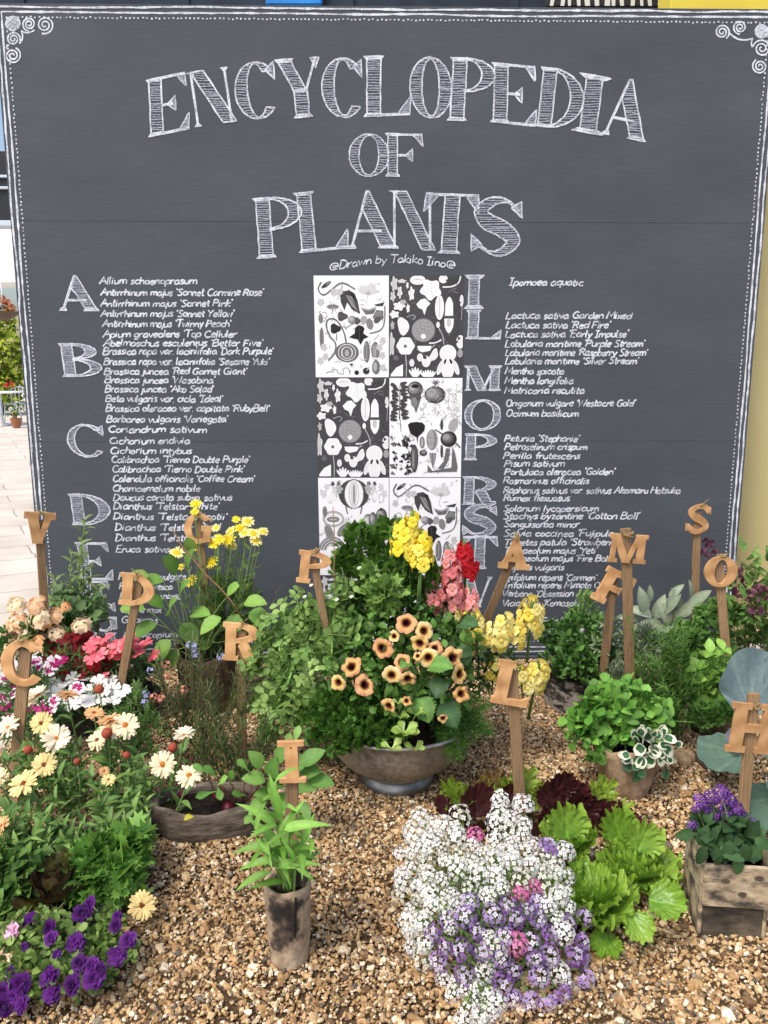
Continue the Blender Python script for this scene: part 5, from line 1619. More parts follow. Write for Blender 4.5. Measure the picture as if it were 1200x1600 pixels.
def sign(ch, cx, cy, wpx, hpx, tilt, sx, sy, swpx, Y, label, over=.25, yaw=0.0, stake_front=False, S=.30, H=.13, sf=.075, tri=.16, twine=1):
    c = P(cx, cy, Y); k = mpp(c); h = hpx * k; w = wpx * k; t = R(tilt)
    ex0 = np.array([math.cos(yaw), math.sin(yaw), 0]); nv = np.array([math.sin(yaw), -math.cos(yaw), 0]); ez0 = np.array([0, 0, 1.0])
    ex = ex0 * math.cos(t) - ez0 * math.sin(t); ez = ex0 * math.sin(t) + ez0 * math.cos(t)
    low = P(sx, sy, Y)
    d = c - low; d = d / d[2]
    base = low - d * (low[2] + .04); d = nrm(d)
    root = thing('letter_sign', label, 'letter sign', (base[0], base[1], 0), 0, 'wooden letter signs on stakes')
    th = .012
    V, F = solid_letter(ch, w, h, th, S, H, sf, tri)
    W = c + V[:, :1] * ex + V[:, 1:2] * ez + (V[:, 2:3] + .0) * nv
    mb = MB(); mb.add(W, F); mb.build('letter', SIGNWOOD, root, smooth=False)
    # stake
    sw = swpx * k * .5; ax = nrm(np.cross(d, nv)); 
    off = (th * .5 + .0065) * (1 if stake_front else -1)
    L = np.linalg.norm(c - base) + h * over
    M = np.eye(4); M[:3, 0] = ax; M[:3, 1] = -nv; M[:3, 2] = d; M[:3, 3] = base + nv * off
    mb = MB(); box(mb, -sw, sw, -.006, .006, 0, L, bev=.0015, M=M); mb.build('stake', STAKEWOOD, root, smooth=False)
    # nail and twine
    top = c + ez * h * .5
    SLABOFF()
    if not stake_front:
        mb = MB(); tube(mb, [c + ez * h * .36 + nv * (th * .5 - .002), c + ez * h * .36 + nv * (th * .5 + .002)], .0022, .0022, 7, col=(.03, .025, .02)); mb.build('nail', STEM, root)
    rg = np.random.default_rng(int(cx * 7 + cy))
    mb = MB()
    tp = c + ez * h * .47 + nv * (off * .4)
    for q in range(int(4 * twine)):
        a0 = rg.uniform(0, 6.28, 3); r0 = sw * rg.uniform(.6, 1.0)
        a = np.linspace(0, 2 * PI, 12)
        pts = tp + np.outer(np.cos(a), ax) * r0 + np.outer(np.sin(a), nv) * (.009 + .002 * q) + np.outer(np.sin(a * 2 + a0[0]), d) * .004 + d * (rg.uniform(-.006, .008))
        tube(mb, pts, .0016, .0016, 4, col=(1, 1, 1), cap=False)
    for q in range(int(3 * twine)):
        v = ax * rg.uniform(-1, 1) + d * rg.uniform(-.1, .9) + nv * .3
        l = rg.uniform(.02, .05)
        tube(mb, bez(tp + nv * .012, tp + nv * .015 + v * l * .6 + d * .008, tp + v * l - d * rg.uniform(0, .015), 6), .0014, .0009, 4)
    mb.build('twine', TWINE, root)
    return root


sign('V', 62, 825, 46, 50, 9, 70, 950, 13, 3.12, 'orange wooden letter V on a stake at the left edge of the chalkboard', yaw=.5, S=.34, H=.2)
sign('G', 310, 826, 44, 48, 4, 318, 905, 12, 3.22, 'wooden letter G on a stake among the yellow daisies', S=.27, H=.14)
sign('D', 214, 922, 54, 52, 7, 188, 1070, 13, 2.85, 'wooden letter D on a stake beside the pink dianthus', S=.31, H=.14)
sign('C', 36, 1036, 68, 76, 3, 23, 1190, 19, 2.32, 'large wooden letter C on a stake above the cream calendulas', S=.28, H=.14)
sign('R', 377, 1003, 58, 62, 4, 377, 1150, 15, 2.66, 'wooden letter R on a stake behind the rosemary', S=.29, H=.13)
sign('P', 491, 887, 52, 52, 7, 502, 945, 12, 2.55, 'wooden letter P on a stake left of the steel bowl greenery', S=.28, H=.14)
sign('I', 456, 1190, 42, 70, -2, 455, 1295, 20, 1.93, 'wooden letter I on a stake behind the charred log pot', H=.09, twine=.3)
sign('A', 805, 864, 52, 52, 5, 767, 955, 13, 2.92, 'wooden letter A on a leaning stake right of the red snapdragon', S=.32, H=.16, tri=.1)
sign('F', 959, 920, 52, 58, 27, 951, 990, 13, 2.94, 'steeply tilted wooden letter F under the letter M', S=.32, H=.17)
sign('M', 980, 857, 62, 46, 4, 986, 1066, 16, 2.82, 'wooden letter M on a tall stake above the tilted letter F', over=.68, S=.24, H=.12, twine=2, sf=.06)
sign('S', 1091, 811, 38, 42, 4, 1088, 936, 12, 3.30, 'wooden letter S on a stake before the right border of the board', S=.26, H=.17)
sign('O', 1126, 893, 52, 50, 2, 1138, 1040, 14, 2.86, 'wooden round letter O on a stake above the basil', S=.31, H=.12)
sign('L', 802, 1068, 60, 72, 10, 813, 1248, 18, 2.16, 'wooden letter L on a tall stake behind the lettuces', S=.33, H=.15, twine=.6)
sign('H', 1176, 1138, 76, 82, 5, 1164, 1268, 18, 2.12, 'wooden letter H on a stake in front of the blue cabbage', over=.68, S=.28, H=.12, twine=.6)
# ------------------------------------------------------------------ pots
GR1, GR2 = (.055, .125, .018), (.125, .235, .038)
DK1, DK2 = (.03, .08, .014), (.07, .155, .028)
LT1, LT2 = (.13, .26, .04), (.24, .40, .08)
GY1, GY2 = (.12, .17, .085), (.24, .30, .17)


def pot(name, label, cat, c, prof, m, wobk=.03, n=36, seed=0, ax=1, ay=1, rz=0, soil=None, rimwob=.0):
    rg = np.random.default_rng(seed)
    ph = rg.uniform(0, 6.28, 6)
    zt = max(z for _, z in prof)
    def wob(a, k, z):
        f = 1 + wobk * (np.sin(2 * a + ph[0] + z * 9) * .6 + np.sin(5 * a + ph[1] - z * 14) * .35 + np.sin(9 * a + ph[2] + z * 31) * .2)
        dz = rimwob * (z / zt) ** 3 * (np.sin(2 * a + ph[3]) + .5 * np.sin(5 * a + ph[4]) + .3 * np.sin(11 * a + ph[5]))
        return f, dz
    root = thing(name, label, cat, c)
    mb = MB(); lathe(mb, prof, n, c, wob=wob, ax=ax, ay=ay, rz=rz); mb.build('pot_wall', m, root)
    if soil: soil_disc(root, c, soil[0], soil[1], ax=ax, ay=ay, rz=rz)
    return root


def wallprof(r0, r1, h, t=.012, bulge=0.0, k=7):
    z = np.linspace(0, h, k)
    o = [(r0 + (r1 - r0) * (zz / h) + bulge * math.sin(PI * zz / h), zz) for zz in z]
    return o + [(r1 - t * .3, h + .004), (r1 - t, h), (r1 - t * 1.1, h * .75), (r1 - t * 1.2, h * .55)]


# steel bowl
BW = np.array([.043, 2.53, 0.0])
bowlm, nt, b = mat('dull_steel', .42, .5, .8)
n1 = noise(nt, 9, 6, .6); r1 = ramp(nt, [(.3, (.34, .33, .315)), (.7, (.54, .53, .515))]); nt.links.new(n1.outputs[0], r1.inputs[0])
n2 = noise(nt, 60, 4); r2 = ramp(nt, [(.35, (.7, .68, .64)), (.6, (1.05, 1.05, 1.05))]); nt.links.new(n2.outputs[0], r2.inputs[0])
mx = nd(nt, 'ShaderNodeMix', data_type='RGBA', blend_type='MULTIPLY'); mx.inputs[0].default_value = 1
nt.links.new(r1.outputs[0], mx.inputs[6]); nt.links.new(r2.outputs[0], mx.inputs[7]); nt.links.new(mx.outputs[2], b.inputs['Base Color'])
r3 = ramp(nt, [(.3, (.34,) * 3), (.7, (.55,) * 3)]); nt.links.new(n2.outputs[0], r3.inputs[0]); nt.links.new(r3.outputs[0], b.inputs['Roughness'])
bump(nt, b, n1.outputs[0], .1, .01)
bowl = thing('steel_bowl', 'round steel colander bowl holding the big central planting', 'bowl', BW)
mb = MB(); lathe(mb, [(.105, .045), (.150, .060), (.195, .097), (.226, .142), (.243, .19), (.249, .222), (.257, .226), (.261, .232), (.257, .238), (.248, .236), (.241, .228), (.232, .17), (.21, .13)], 64, BW); mb.build('bowl_body', bowlm, bowl)
mb = MB(); lathe(mb, [(.130, 0.0), (.133, .004), (.126, .022), (.115, .040), (.106, .048)], 56, BW); mb.build('foot_ring', plain('bright_steel', (.30, .30, .295), .38, .5, .9, nz=14, k=.2), bowl)
mb = MB()
for k in range(60):
    for q in range(3):
        if (k + q) % 2: continue
        a = k * 2 * PI / 60; z = (.085, .10, .115)[q]; r = np.interp(z, [.060, .097, .142], [.150, .195, .226]) + .0006
        n = nrm(np.array([math.cos(a), math.sin(a), -.7])); A = nrm(np.cross(n, (0, 0, 1))); B = np.cross(n, A)
        c = BW + np.array([r * math.cos(a), r * math.sin(a), z])
        mb.add([c + (A * math.cos(t) + B * math.sin(t)) * .0026 + n * .0004 for t in np.linspace(0, 6.28, 7)[:-1]], [(0, 1, 2, 3, 4, 5)])
mb.build('drain_holes', plain('hole_dark', (.02, .018, .016), .9), bowl, smooth=False)
soil_disc(bowl, BW, .232, .20)

# charred log pot (front)
LP = G(450, 1512); LP[2] = 0; LP = LP + np.array([0, .03, 0])
lp = pot('log_pot', 'upright charred hollow log pot holding water spinach', 'pot', LP, wallprof(.046, .055, .205, .011), LOGBARK, .035, 40, 3, soil=(.044, .165), rimwob=.002)
mb = MB()
a0 = -1.15
pts = np.array([[math.cos(a0 + .03 * math.sin(z * 40)) * (.0475 + z * .042), math.sin(a0) * (.0475 + z * .042), z] for z in np.linspace(.09, .20, 9)]) + LP
tube(mb, pts, [.0006, .002, .003, .0034, .0036, .0036, .0034, .003, .002], n=6); mb.build('crack', plain('crack_dark', (.012, .01, .008), .95), lp)

# grey log trough (radish)
TR = np.array([*G(330, 1292)[:2], 0])
tr = pot('log_trough', 'low grey hollowed log trough planted with radishes', 'planter', TR, wallprof(.145, .155, .100, .022, .012), GREYLOG, .07, 48, 5, 1.15, .62, .08, soil=(.15, .072), rimwob=.006)
# stump pot behind rosemary
ST = np.array([*G(325, 1112)[:2], 0]); ST[1] += .10
pot('stump_pot', 'dark brown bark stump pot behind the rosemary', 'pot', ST, wallprof(.135, .15, .235, .02, .0), STUMP, .07, 44, 6, soil=(.13, .19), rimwob=.01)
# dark mottled trough (right)
MT = np.array([*G(925, 1118)[:2], 0]); MT[1] += .08
pot('mottled_trough', 'black and white mottled bark trough under the thyme and oregano', 'planter', MT, wallprof(.17, .18, .16, .022, .008), BIRCH, .08, 48, 7, 1.0, .62, -.15, soil=(.16, .13), rimwob=.008)
# rough clay pot with mint and ivy
CPt = np.array([*G(985, 1250)[:2], 0]); CPt[1] += .06
pot('clay_pot', 'rough tan clay pot holding mint and variegated ivy', 'pot', CPt, wallprof(.072, .112, .175, .014, .006), STONEPOT, .05, 44, 9, soil=(.1, .15), rimwob=.008)
# small stones pots
C1 = np.array([*G(1122, 1208)[:2], 0]); C1[1] += .05
pot('grey_stone_pot', 'small grey stone pot beneath the spreading cabbage leaf', 'pot', C1, wallprof(.05, .055, .05, .012, .006), GREYLOG, .06, 30, 10, soil=(.045, .04), rimwob=.004)
C2 = np.array([*G(1085, 1105)[:2], 0]); C2[1] += .10
pot('brown_stone_pot', 'brown stone pot behind the feathery fennel', 'pot', C2, wallprof(.10, .115, .17, .016, .008), STONEPOT, .06, 36, 12, soil=(.1, .14), rimwob=.006)
C3 = np.array([*G(1125, 1155)[:2], 0]); C3[1] += .07
pot('dark_stone_pot', 'dark squat pot holding the basil', 'pot', C3, wallprof(.085, .09, .1, .014, .01), STUMP, .05, 36, 13, soil=(.08, .08), rimwob=.004)
# stone beside the clay pot
mb = MB(); c = G(1068, 1192); rg = np.random.default_rng(3)
lathe(mb, [(.005, -.01), (.035, .0), (.042, .018), (.034, .036), (.014, .045), (.002, .046)], 14, c, wob=lambda a, k, z: (1 + .16 * np.sin(3 * a + 1) + .08 * np.sin(5 * a + k), .003 * np.sin(2 * a)), cap_end=True)
tag(mb.build('stone', STONEPOT), 'pale brown rounded stone on the gravel beside the ivy', 'stone')
# tubs hidden under the left planting
T1 = np.array([*G(95, 1150)[:2], 0]); T1[1] += .12
pot('dark_tub', 'dark long tub under the dianthus', 'planter', T1, wallprof(.26, .28, .13, .02), DARKTUB, .02, 44, 14, 1.25, .6, 0, soil=(.26, .11))
T2 = np.array([*G(85, 1400)[:2], 0])
pot('dark_trough', 'dark round tub under the calendulas and purple petunias', 'planter', T2, wallprof(.21, .23, .075, .02), DARKTUB, .03, 44, 15, 1.12, .95, 0, soil=(.21, .06))
T3 = np.array([*P(1185, 1040, 3.15)[:2], 0])
pot('dark_round_pot', 'dark pot under the tall burnet at the right edge', 'pot', T3, wallprof(.13, .15, .18, .02), STUMP, .04, 36, 16, soil=(.14, .15))
T4 = np.array([*P(120, 1000, 3.36)[:2], 0])
pot('brown_tub', 'brown tub under the tall broad bean sprigs', 'pot', T4, wallprof(.11, .12, .16, .02), STUMP, .04, 36, 17, soil=(.11, .13))

# plank box with heliotrope
HB = np.array([*G(1147, 1468)[:2], 0]); HB[1] += .065
SHADEPLANK = blotch_mat('shaded_plank', [(.35, (.03, .027, .024)), (.55, (.11, .09, .065)), (.75, (.24, .19, .13))], 12, .85, (.7, 1, 1.6), .5, .006, 6, 34)  # shade under the overhanging upper plank, painted into the lower plank's colour
hb = thing('plank_box', 'weathered wooden plank box planted with purple heliotrope', 'planter', HB)
rz = -.10
Mz = np.eye(4); Mz[:3, :3] = np.array(Matrix.Rotation(rz, 3, 'Z')); Mz[:3, 3] = HB
def hbox(nm, *q, bev=.003, mm=PLANK):
    mb = MB(); box(mb, *q, bev=bev, M=Mz); return mb.build(nm, mm, hb, smooth=False)
hbox('lower_plank', -.071, .071, -.062, -.048, 0, .105, mm=SHADEPLANK)
hbox('upper_plank', -.080, .080, -.074, -.0625, .092, .205)
hbox('side_plank', -.082, -.0715, -.061, .085, 0, .225); hbox('side_plank', .0715, .082, -.061, .085, 0, .235); hbox('back_plank', -.0705, .0705, .073, .085, 0, .25)
mb = MB()
for (x, z) in ((-.03, .165), (.048, .178), (.012, .132)):
    q = [(x + .011 * math.cos(t), -.0755, z + .007 * math.sin(t)) for t in np.linspace(0, 6.28, 11)[:-1]]
    V = np.array(q) @ Mz[:3, :3].T + Mz[:3, 3]; mb.add(V, [tuple(range(10))])
mb.build('knot', plain('knot_dark', (.09, .065, .045), .9, nz=200, k=.5), hb, smooth=False)
mb = MB(); box(mb, -.0705, .0705, -.0475, .0725, .02, .165, M=Mz); mb.build('soil', SOIL, hb, smooth=False)

# ------------------------------------------------------------------ planting in the steel bowl
def B_(px, py, Y): return P(px, py, Y)


root = thing('celery', 'tall dark green leafy celery at the back of the steel bowl', 'plant', BW + (-.04, .06, .2)); rg = np.random.default_rng(101)
mb = MB()
cs = pclumps(mb, rg, [(563, 862, 32, 2.72), (560, 905, 34, 2.68), (600, 853, 32, 2.74), (608, 890, 40, 2.66), (655, 905, 40, 2.68), (640, 945, 42, 2.64), (590, 930, 40, 2.66), (680, 950, 30, 2.66), (568, 945, 30, 2.62), (612, 828, 18, 2.74), (548, 885, 22, 2.7), (560, 832, 12, 2.74)], [CELERY, PARS], 24, .054, (.05, .13, .018), (.14, .29, .045), up=.35, rnd=.45)
mb.build('foliage', LEAF, root); stems('stem', root, BW + (-.02, .06, .2), cs, .004, (.12, .22, .06), rg, .04)

root = thing('fat_hen_sprig', 'pale green lobed sprig standing in front of the dark celery', 'plant', BW + (-.03, .0, .2)); rg = np.random.default_rng(102)
mb = MB(); cs = pclumps(mb, rg, [(590, 925, 18, 2.52), (610, 920, 16, 2.5), (578, 895, 12, 2.56), (600, 950, 20, 2.5)], [CELERY, lobed(3, 4, .5)], 40, .05, (.16, .30, .06), (.26, .42, .11), up=.4)
mb.build('foliage', LEAF, root); stems('stem', root, BW + (-.03, 0, .2), cs, .003, (.15, .28, .08), rg, .02)

pet = thing('peach_petunia', 'peach petunia with dark throats spreading over the steel bowl', 'petunia', BW + (.05, -.03, .2)); rg = np.random.default_rng(103)
mb = MB()
cs = pclumps(mb, rg, [(560, 990, 45, 2.52), (600, 990, 50, 2.48), (640, 980, 44, 2.54), (680, 985, 40, 2.54), (560, 1040, 48, 2.42), (610, 1040, 50, 2.42), (660, 1040, 50, 2.42), (705, 1030, 40, 2.46), (640, 1090, 44, 2.36), (600, 1090, 40, 2.34), (700, 1080, 40, 2.40), (730, 1000, 30, 2.54)], L_OVATE, 24, .036, DK1, (.12, .25, .045), up=.25, rnd=.6)
mb.build('foliage', LEAF, pet); stems('stem', pet, BW + (.03, 0, .2), cs, .003, (.08, .15, .04), rg, .05)
TH = (.035, .004, .006)
PM = [trumpet_mesh('flower', (TH, (.12, .02, .01), (.80, .44, .16), (.82, .40, .22)), .13, .05, seed=3), trumpet_mesh('flower', (TH, (.16, .04, .01), (.84, .58, .17), (.86, .58, .28)), .15, .06), trumpet_mesh('flower', (TH, (.14, .03, .01), (.80, .55, .18), (.76, .48, .24)), .14, .09)]
PX = [trumpet_mesh('flower', (TH, e_, b2, r_), l_, w_, seed=s_) for e_, b2, r_, l_, w_, s_ in (((.10, .02, .01), (.78, .42, .16), (.84, .46, .28), .16, .08, 5), ((.20, .05, .01), (.86, .62, .2), (.86, .64, .36), .12, .04, 6), ((.14, .03, .01), (.80, .5, .16), (.70, .36, .18), .2, .14, 7), ((.12, .02, .01), (.82, .5, .2), (.80, .36, .2), .1, .1, 8), ((.14, .03, .01), (.86, .56, .16), (.84, .52, .24), .18, .1, 9), ((.1, .02, .01), (.74, .48, .16), (.7, .44, .22), .22, .18, 10))]
for i, (px, py, rp, v, dx, dz) in enumerate([(635, 973, 16, 0, .1, .55), (662, 986, 14, 1, .0, .1), (656, 1005, 14, 1, -.1, .0), (597, 1013, 16, 0, -.1, .0), (669, 1027, 15, 1, .05, .1), (679, 1013, 12, 0, .2, .4), (628, 1034, 13, 0, 0, .4), (612, 1055, 14, 1, -.2, .0), (707, 1028, 17, 2, .3, .1), (718, 1053, 15, 1, .3, -.05), (720, 1084, 13, 2, .4, -.1), (570, 1070, 16, 0, -.2, .5), (529, 1066, 13, 1, -.2, .0), (549, 1042, 16, 2, -.1, .6), (637, 1060, 13, 2, 0, -.4), (608, 1103, 12, 2, -.3, -.2), (635, 1095, 8, 2, .1, .2), (653, 1025, 7, 1, 0, .5), (692, 1122, 8, 2, .2, -.4), (616, 994, 9, 1, -.1, .3)]):
    # blooms stand out from the leaf mass towards the light
    Yf = np.interp(py, [960, 1000, 1050, 1120], [2.41, 2.345, 2.27, 2.215]) + abs(px - 630) * .0004
    c = P(px, py, Yf)
    inst('flower', (PM + PX)[v + 3 * (i % 3)], pet, face(c, (dx + rg.normal(0, .3), -1, dz + .15 + rg.normal(0, .25)), rp * 1.06 * mpp(c), rg))

root = thing('curly_parsley', 'dark curly parsley spilling over the left rim of the bowl', 'parsley', BW + (-.1, -.1, .2)); rg = np.random.default_rng(104)
mb = MB()
cs = pclumps(mb, rg, [(515, 1095, 26, 2.42), (500, 1120, 26, 2.38), (535, 1125, 32, 2.36), (565, 1105, 28, 2.36), (590, 1125, 28, 2.33), (555, 1150, 28, 2.31), (520, 1150, 26, 2.34), (585, 1150, 22, 2.30), (540, 1090, 26, 2.40), (500, 1150, 20, 2.36), (620, 1140, 22, 2.32), (530, 1172, 14, 2.30)], [CURLY, PARS, CURLY], 34, .036, (.045, .14, .016), (.12, .28, .04), up=.5, low=-.5)
mb.build('foliage', LEAF, root); stems('stem', root, BW + (-.08, -.08, .2), cs, .0022, (.08, .17, .04), rg, .04)

root = thing('purslane', 'pale yellow green purslane rosette over the front rim of the bowl', 'plant', BW + (.02, -.18, .2)); rg = np.random.default_rng(105)
mb = MB()
for (px, py, n, s) in ((632, 1145, 9, .048), (625, 1120, 6, .03), (650, 1115, 6, .032), (648, 1170, 5, .034), (612, 1170, 4, .04), (622, 1098, 6, .026)):
    c = P(px, py, 2.215 if py > 1130 else 2.26)
    for i in range(n):
        a = i * 2.4; el = .25 + .5 * (i / n)
        D = np.array([math.cos(a) * math.cos(el), math.sin(a) * .8 * math.cos(el) - .25, math.sin(el) * .8])
        put(mb, L_THICK, frames([c], [D], [(0, -.5, 1)], s * rg.uniform(.8, 1.1)), mixcol(rg, 1, (.22, .36, .06), (.36, .50, .12)))
    tube(mb, bez(BW + (.02, -.16, .19), (BW + (.02, -.17, .22) + c) / 2, c, 5), .003, .002, 5, col=(.3, .4, .12))
mb.build('foliage', LEAF_CRISP, root)

root = thing('perilla', 'broad toothed perilla leaves at the right of the petunias', 'plant', BW + (.12, -.06, .2)); rg = np.random.default_rng(106)
mb = MB()
for (px, py, s, dx, dy, dz, c) in ((672, 1040, 46, .6, -.55, .35, 1), (655, 1090, 48, .35, -.8, -.5, 1), (690, 1100, 50, .55, -.7, -.45, 0), (718, 975, 44, .3, -.5, .3, 0), (715, 1010, 40, .5, -.5, -.6, 0), (690, 1060, 40, -.3, -.8, -.3, 0), (640, 1035, 26, -.5, -.7, .2, 1)):
    p = P(px, py, 2.30 if py > 1020 else 2.42)
    put(mb, L_BIG, frames([p], [(dx, dy, dz)], [(-.1, -.6, 1)], s * mpp(p) * .92), [(.13, .28, .06), (.05, .115, .04)][1 - c])
    tube(mb, bez(BW + (.1, -.05, .2), (BW + (.1, -.05, .3) + p) / 2, p, 5), .002, .0015, 5, col=(.1, .16, .05))
mb.build('foliage', LEAF, root)

root = thing('dill', 'feathery dark green dill hanging over the right side of the bowl', 'plant', BW + (.17, -.05, .2)); rg = np.random.default_rng(107)
mb = MB()
for i in range(70):
    px, py = rg.uniform(690, 770), rg.uniform(1075, 1190)
    if px > 745 and py > 1150: continue
    c = P(px, py, 2.40 - .1 * (py - 1075) / 115)
    b_ = BW + (.15 + rg.normal(0, .03), -.08, .21)
    pts = bez(b_, (b_ + c) / 2 + (0, -.02, .05), c, 7); tube(mb, pts, .0012, .0007, 3, col=(.06, .15, .03))
    stemleaves(mb, rg, pts, L_NEEDLE, 30, .028, (.06, .17, .025), (.14, .31, .055), .3, 1, .9)
mb.build('foliage', LEAF, root)

root = thing('pea_vine', 'tangled grey green pea vine sprawling left of the bowl', 'pea plant', BW + (-.22, .12, 0)); rg = np.random.default_rng(108)
mb = MB()
cs = pclumps(mb, rg, [(470, 960, 34, 2.72), (440, 985, 38, 2.68), (500, 985, 42, 2.62), (535, 965, 34, 2.6), (425, 1030, 36, 2.64), (470, 1030, 46, 2.58), (515, 1030, 44, 2.5), (430, 1075, 34, 2.60), (475, 1080, 42, 2.52), (440, 1120, 30, 2.56), (480, 1110, 30, 2.5), (405, 1100, 20, 2.64), (420, 1145, 18, 2.56), (545, 1000, 30, 2.46), (540, 925, 22, 2.6)], PEALEAF, 8, .07, (.13, .24, .055), (.27, .41, .12), up=.3, rnd=.7)
pts_all = []
for i in range(60):
    a = cs[rg.integers(len(cs))]; b_ = cs[rg.integers(len(cs))]
    a = a + rg.normal(0, .03, 3); b_ = b_ + rg.normal(0, .03, 3) - (0, .03, 0)
    tube(mb, bez(a, (a + b_) / 2 + rg.normal(0, .05, 3), b_, 8), .0014, .001, 4, col=(.16, .27, .10))
for i in range(60):      # tendrils
    a = cs[rg.integers(len(cs))] + rg.normal(0, .05, 3) + (0, -.05, .02); t = np.linspace(0, 1, 12); q = rg.normal(0, 1, 3) * .05
    tube(mb, a + np.outer(t, q) + np.stack([.008 * np.sin(t * 14), .008 * np.cos(t * 14), .03 * t], 1), .0008, .0005, 3, col=(.28, .38, .16))
mb.build('foliage', LEAF, root); stems('stem', root, BW + (-.2, .1, .0), cs, .003, (.15, .25, .09), rg, .04)
for i in range(9):
    c = cs[(i * 5) % len(cs)] + rg.normal(0, .03, 3) + (0, -.07, -.01); mb = MB()
    d = nrm(np.array([rg.normal(0, .4), -.2, -1])); t = np.linspace(0, .05, 6)
    tube(mb, c + np.outer(t, d), [.001, .004, .0052, .005, .004, .001], n=6, col=(.18, .33, .09)); mb.build('pea_pod', STEM, root)
for (px, py) in ((485, 917), (525, 940), (475, 935), (548, 935), (560, 890)):
    c = P(px, py, 2.5); mb = MB(); put(mb, PET_ROUND, [face(c, (.2, -1, .2), .010)], (.75, .78, .62)); put(mb, PET_ROUND, [face(c + (.004, -.002, .004), (-.3, -1, .5), .009)], (.75, .78, .66)); mb.build('flower', PETAL, root)

tw = thing('bamboo_cane', 'thin brown cane standing through the pea vine', 'cane', (*P(527, 1000, 2.6)[:2], .2))
mb = MB(); q0 = P(520, 792, 2.62); q1 = P(528, 1040, 2.58); t = np.linspace(0, 1, 14)[:, None]
tube(mb, q0 * (1 - t) + q1 * t + rg.normal(0, .0012, (14, 3)), .0016, .0026, 5, col=(.30, .17, .08)); mb.build('cane_shaft', STEM, tw)

# snapdragons
SY1, SY2 = (.88, .72, .04), (.95, .84, .18)
sn = thing('yellow_snapdragon', 'bright yellow snapdragon spikes rising above the celery', 'snapdragon', BW + (.05, .1, .2))
snap_spike(sn, P(634, 868, 2.60), P(645, 803, 2.62), .056, 24, SY1, SY2, 1); snap_spike(sn, P(658, 885, 2.58), P(660, 832, 2.60), .050, 24, SY1, SY2, 2); snap_spike(sn, P(622, 848, 2.62), P(620, 815, 2.63), .03, 9, SY1, SY2, 8)
rg = np.random.default_rng(109); stems('stem', sn, BW + (.04, .06, .2), [P(640, 885, 2.6), P(655, 900, 2.58)], .004, rg=rg)
sn = thing('pink_snapdragon', 'salmon pink snapdragon spikes right of the celery', 'snapdragon', BW + (.12, .1, .2))
PK1, PK2 = (.78, .22, .25), (.86, .45, .42)
for i, (x0, y0, x1, y1, rr, n) in enumerate(((705, 938, 702, 860, .040, 38), (678, 955, 672, 905, .038, 28), (735, 955, 733, 918, .034, 20), (712, 960, 716, 900, .034, 24))):
    snap_spike(sn, P(x0, y0, 2.62), P(x1, y1, 2.64), rr * 1.25, int(n * .7), PK1, PK2, 10 + i)
mb = MB(); pclumps(mb, rg, [(690, 965, 22, 2.66), (720, 970, 24, 2.66), (700, 1000, 26, 2.62)], L_LANCE2, 40, .04, GR1, GR2, up=.6); mb.build('foliage', LEAF, sn)
stems('stem', sn, BW + (.12, .08, .2), [P(705, 945, 2.62), P(678, 958, 2.62), P(735, 958, 2.62)], .004, rg=rg)
sn = thing('red_snapdragon', 'deep red snapdragon spike behind the pink ones', 'snapdragon', BW + (.16, .12, .2))
snap_spike(sn, P(727, 900, 2.72), P(726, 850, 2.73), .056, 32, (.42, .008, .02), (.62, .02, .03), 20); stems('stem', sn, BW + (.15, .1, .2), [P(727, 905, 2.72)], .004, rg=rg)
sn = thing('lemon_snapdragon', 'pale lemon snapdragons trailing right of the bowl', 'snapdragon', BW + (.2, .05, .2))
LM1, LM2 = (.86, .70, .10), (.94, .88, .42)
for i, (x0, y0, x1, y1, rr, n) in enumerate(((745, 1000, 742, 962, .036, 22), (775, 1005, 790, 968, .040, 28), (722, 975, 718, 955, .022, 10), (805, 1005, 815, 985, .032, 16), (828, 985, 832, 943, .040, 26), (835, 1075, 842, 1040, .042, 30), (815, 1070, 812, 1042, .03, 16), (770, 1062, 772, 1032, .026, 14), (762, 1010, 760, 990, .03, 14), (735, 1022, 725, 1010, .02, 8))):
    snap_spike(sn, P(x0, y0, 2.58), P(x1, y1, 2.56), rr * 1.25, int(n * .62), LM1, LM2, 30 + i, fs=.62, taper=.2)
mb = MB(); cs = pclumps(mb, rg, [(750, 1030, 34, 2.62), (770, 1070, 30, 2.6), (790, 1030, 26, 2.62), (745, 1070, 26, 2.6), (730, 990, 20, 2.62)], L_LANCE, 40, .038, DK1, GR1, up=.5); mb.build('foliage', LEAF, sn)
stems('stem', sn, BW + (.19, .04, .2), [P(775, 1008, 2.58), P(805, 1008, 2.58), P(828, 990, 2.57), P(835, 1078, 2.58), P(770, 1065, 2.58)], .0028, rg=rg)
# ------------------------------------------------------------------ left planting
def onG(px, py, dy=0.0):
    g = G(px, py); return np.array([g[0], g[1] + dy, 0.0])


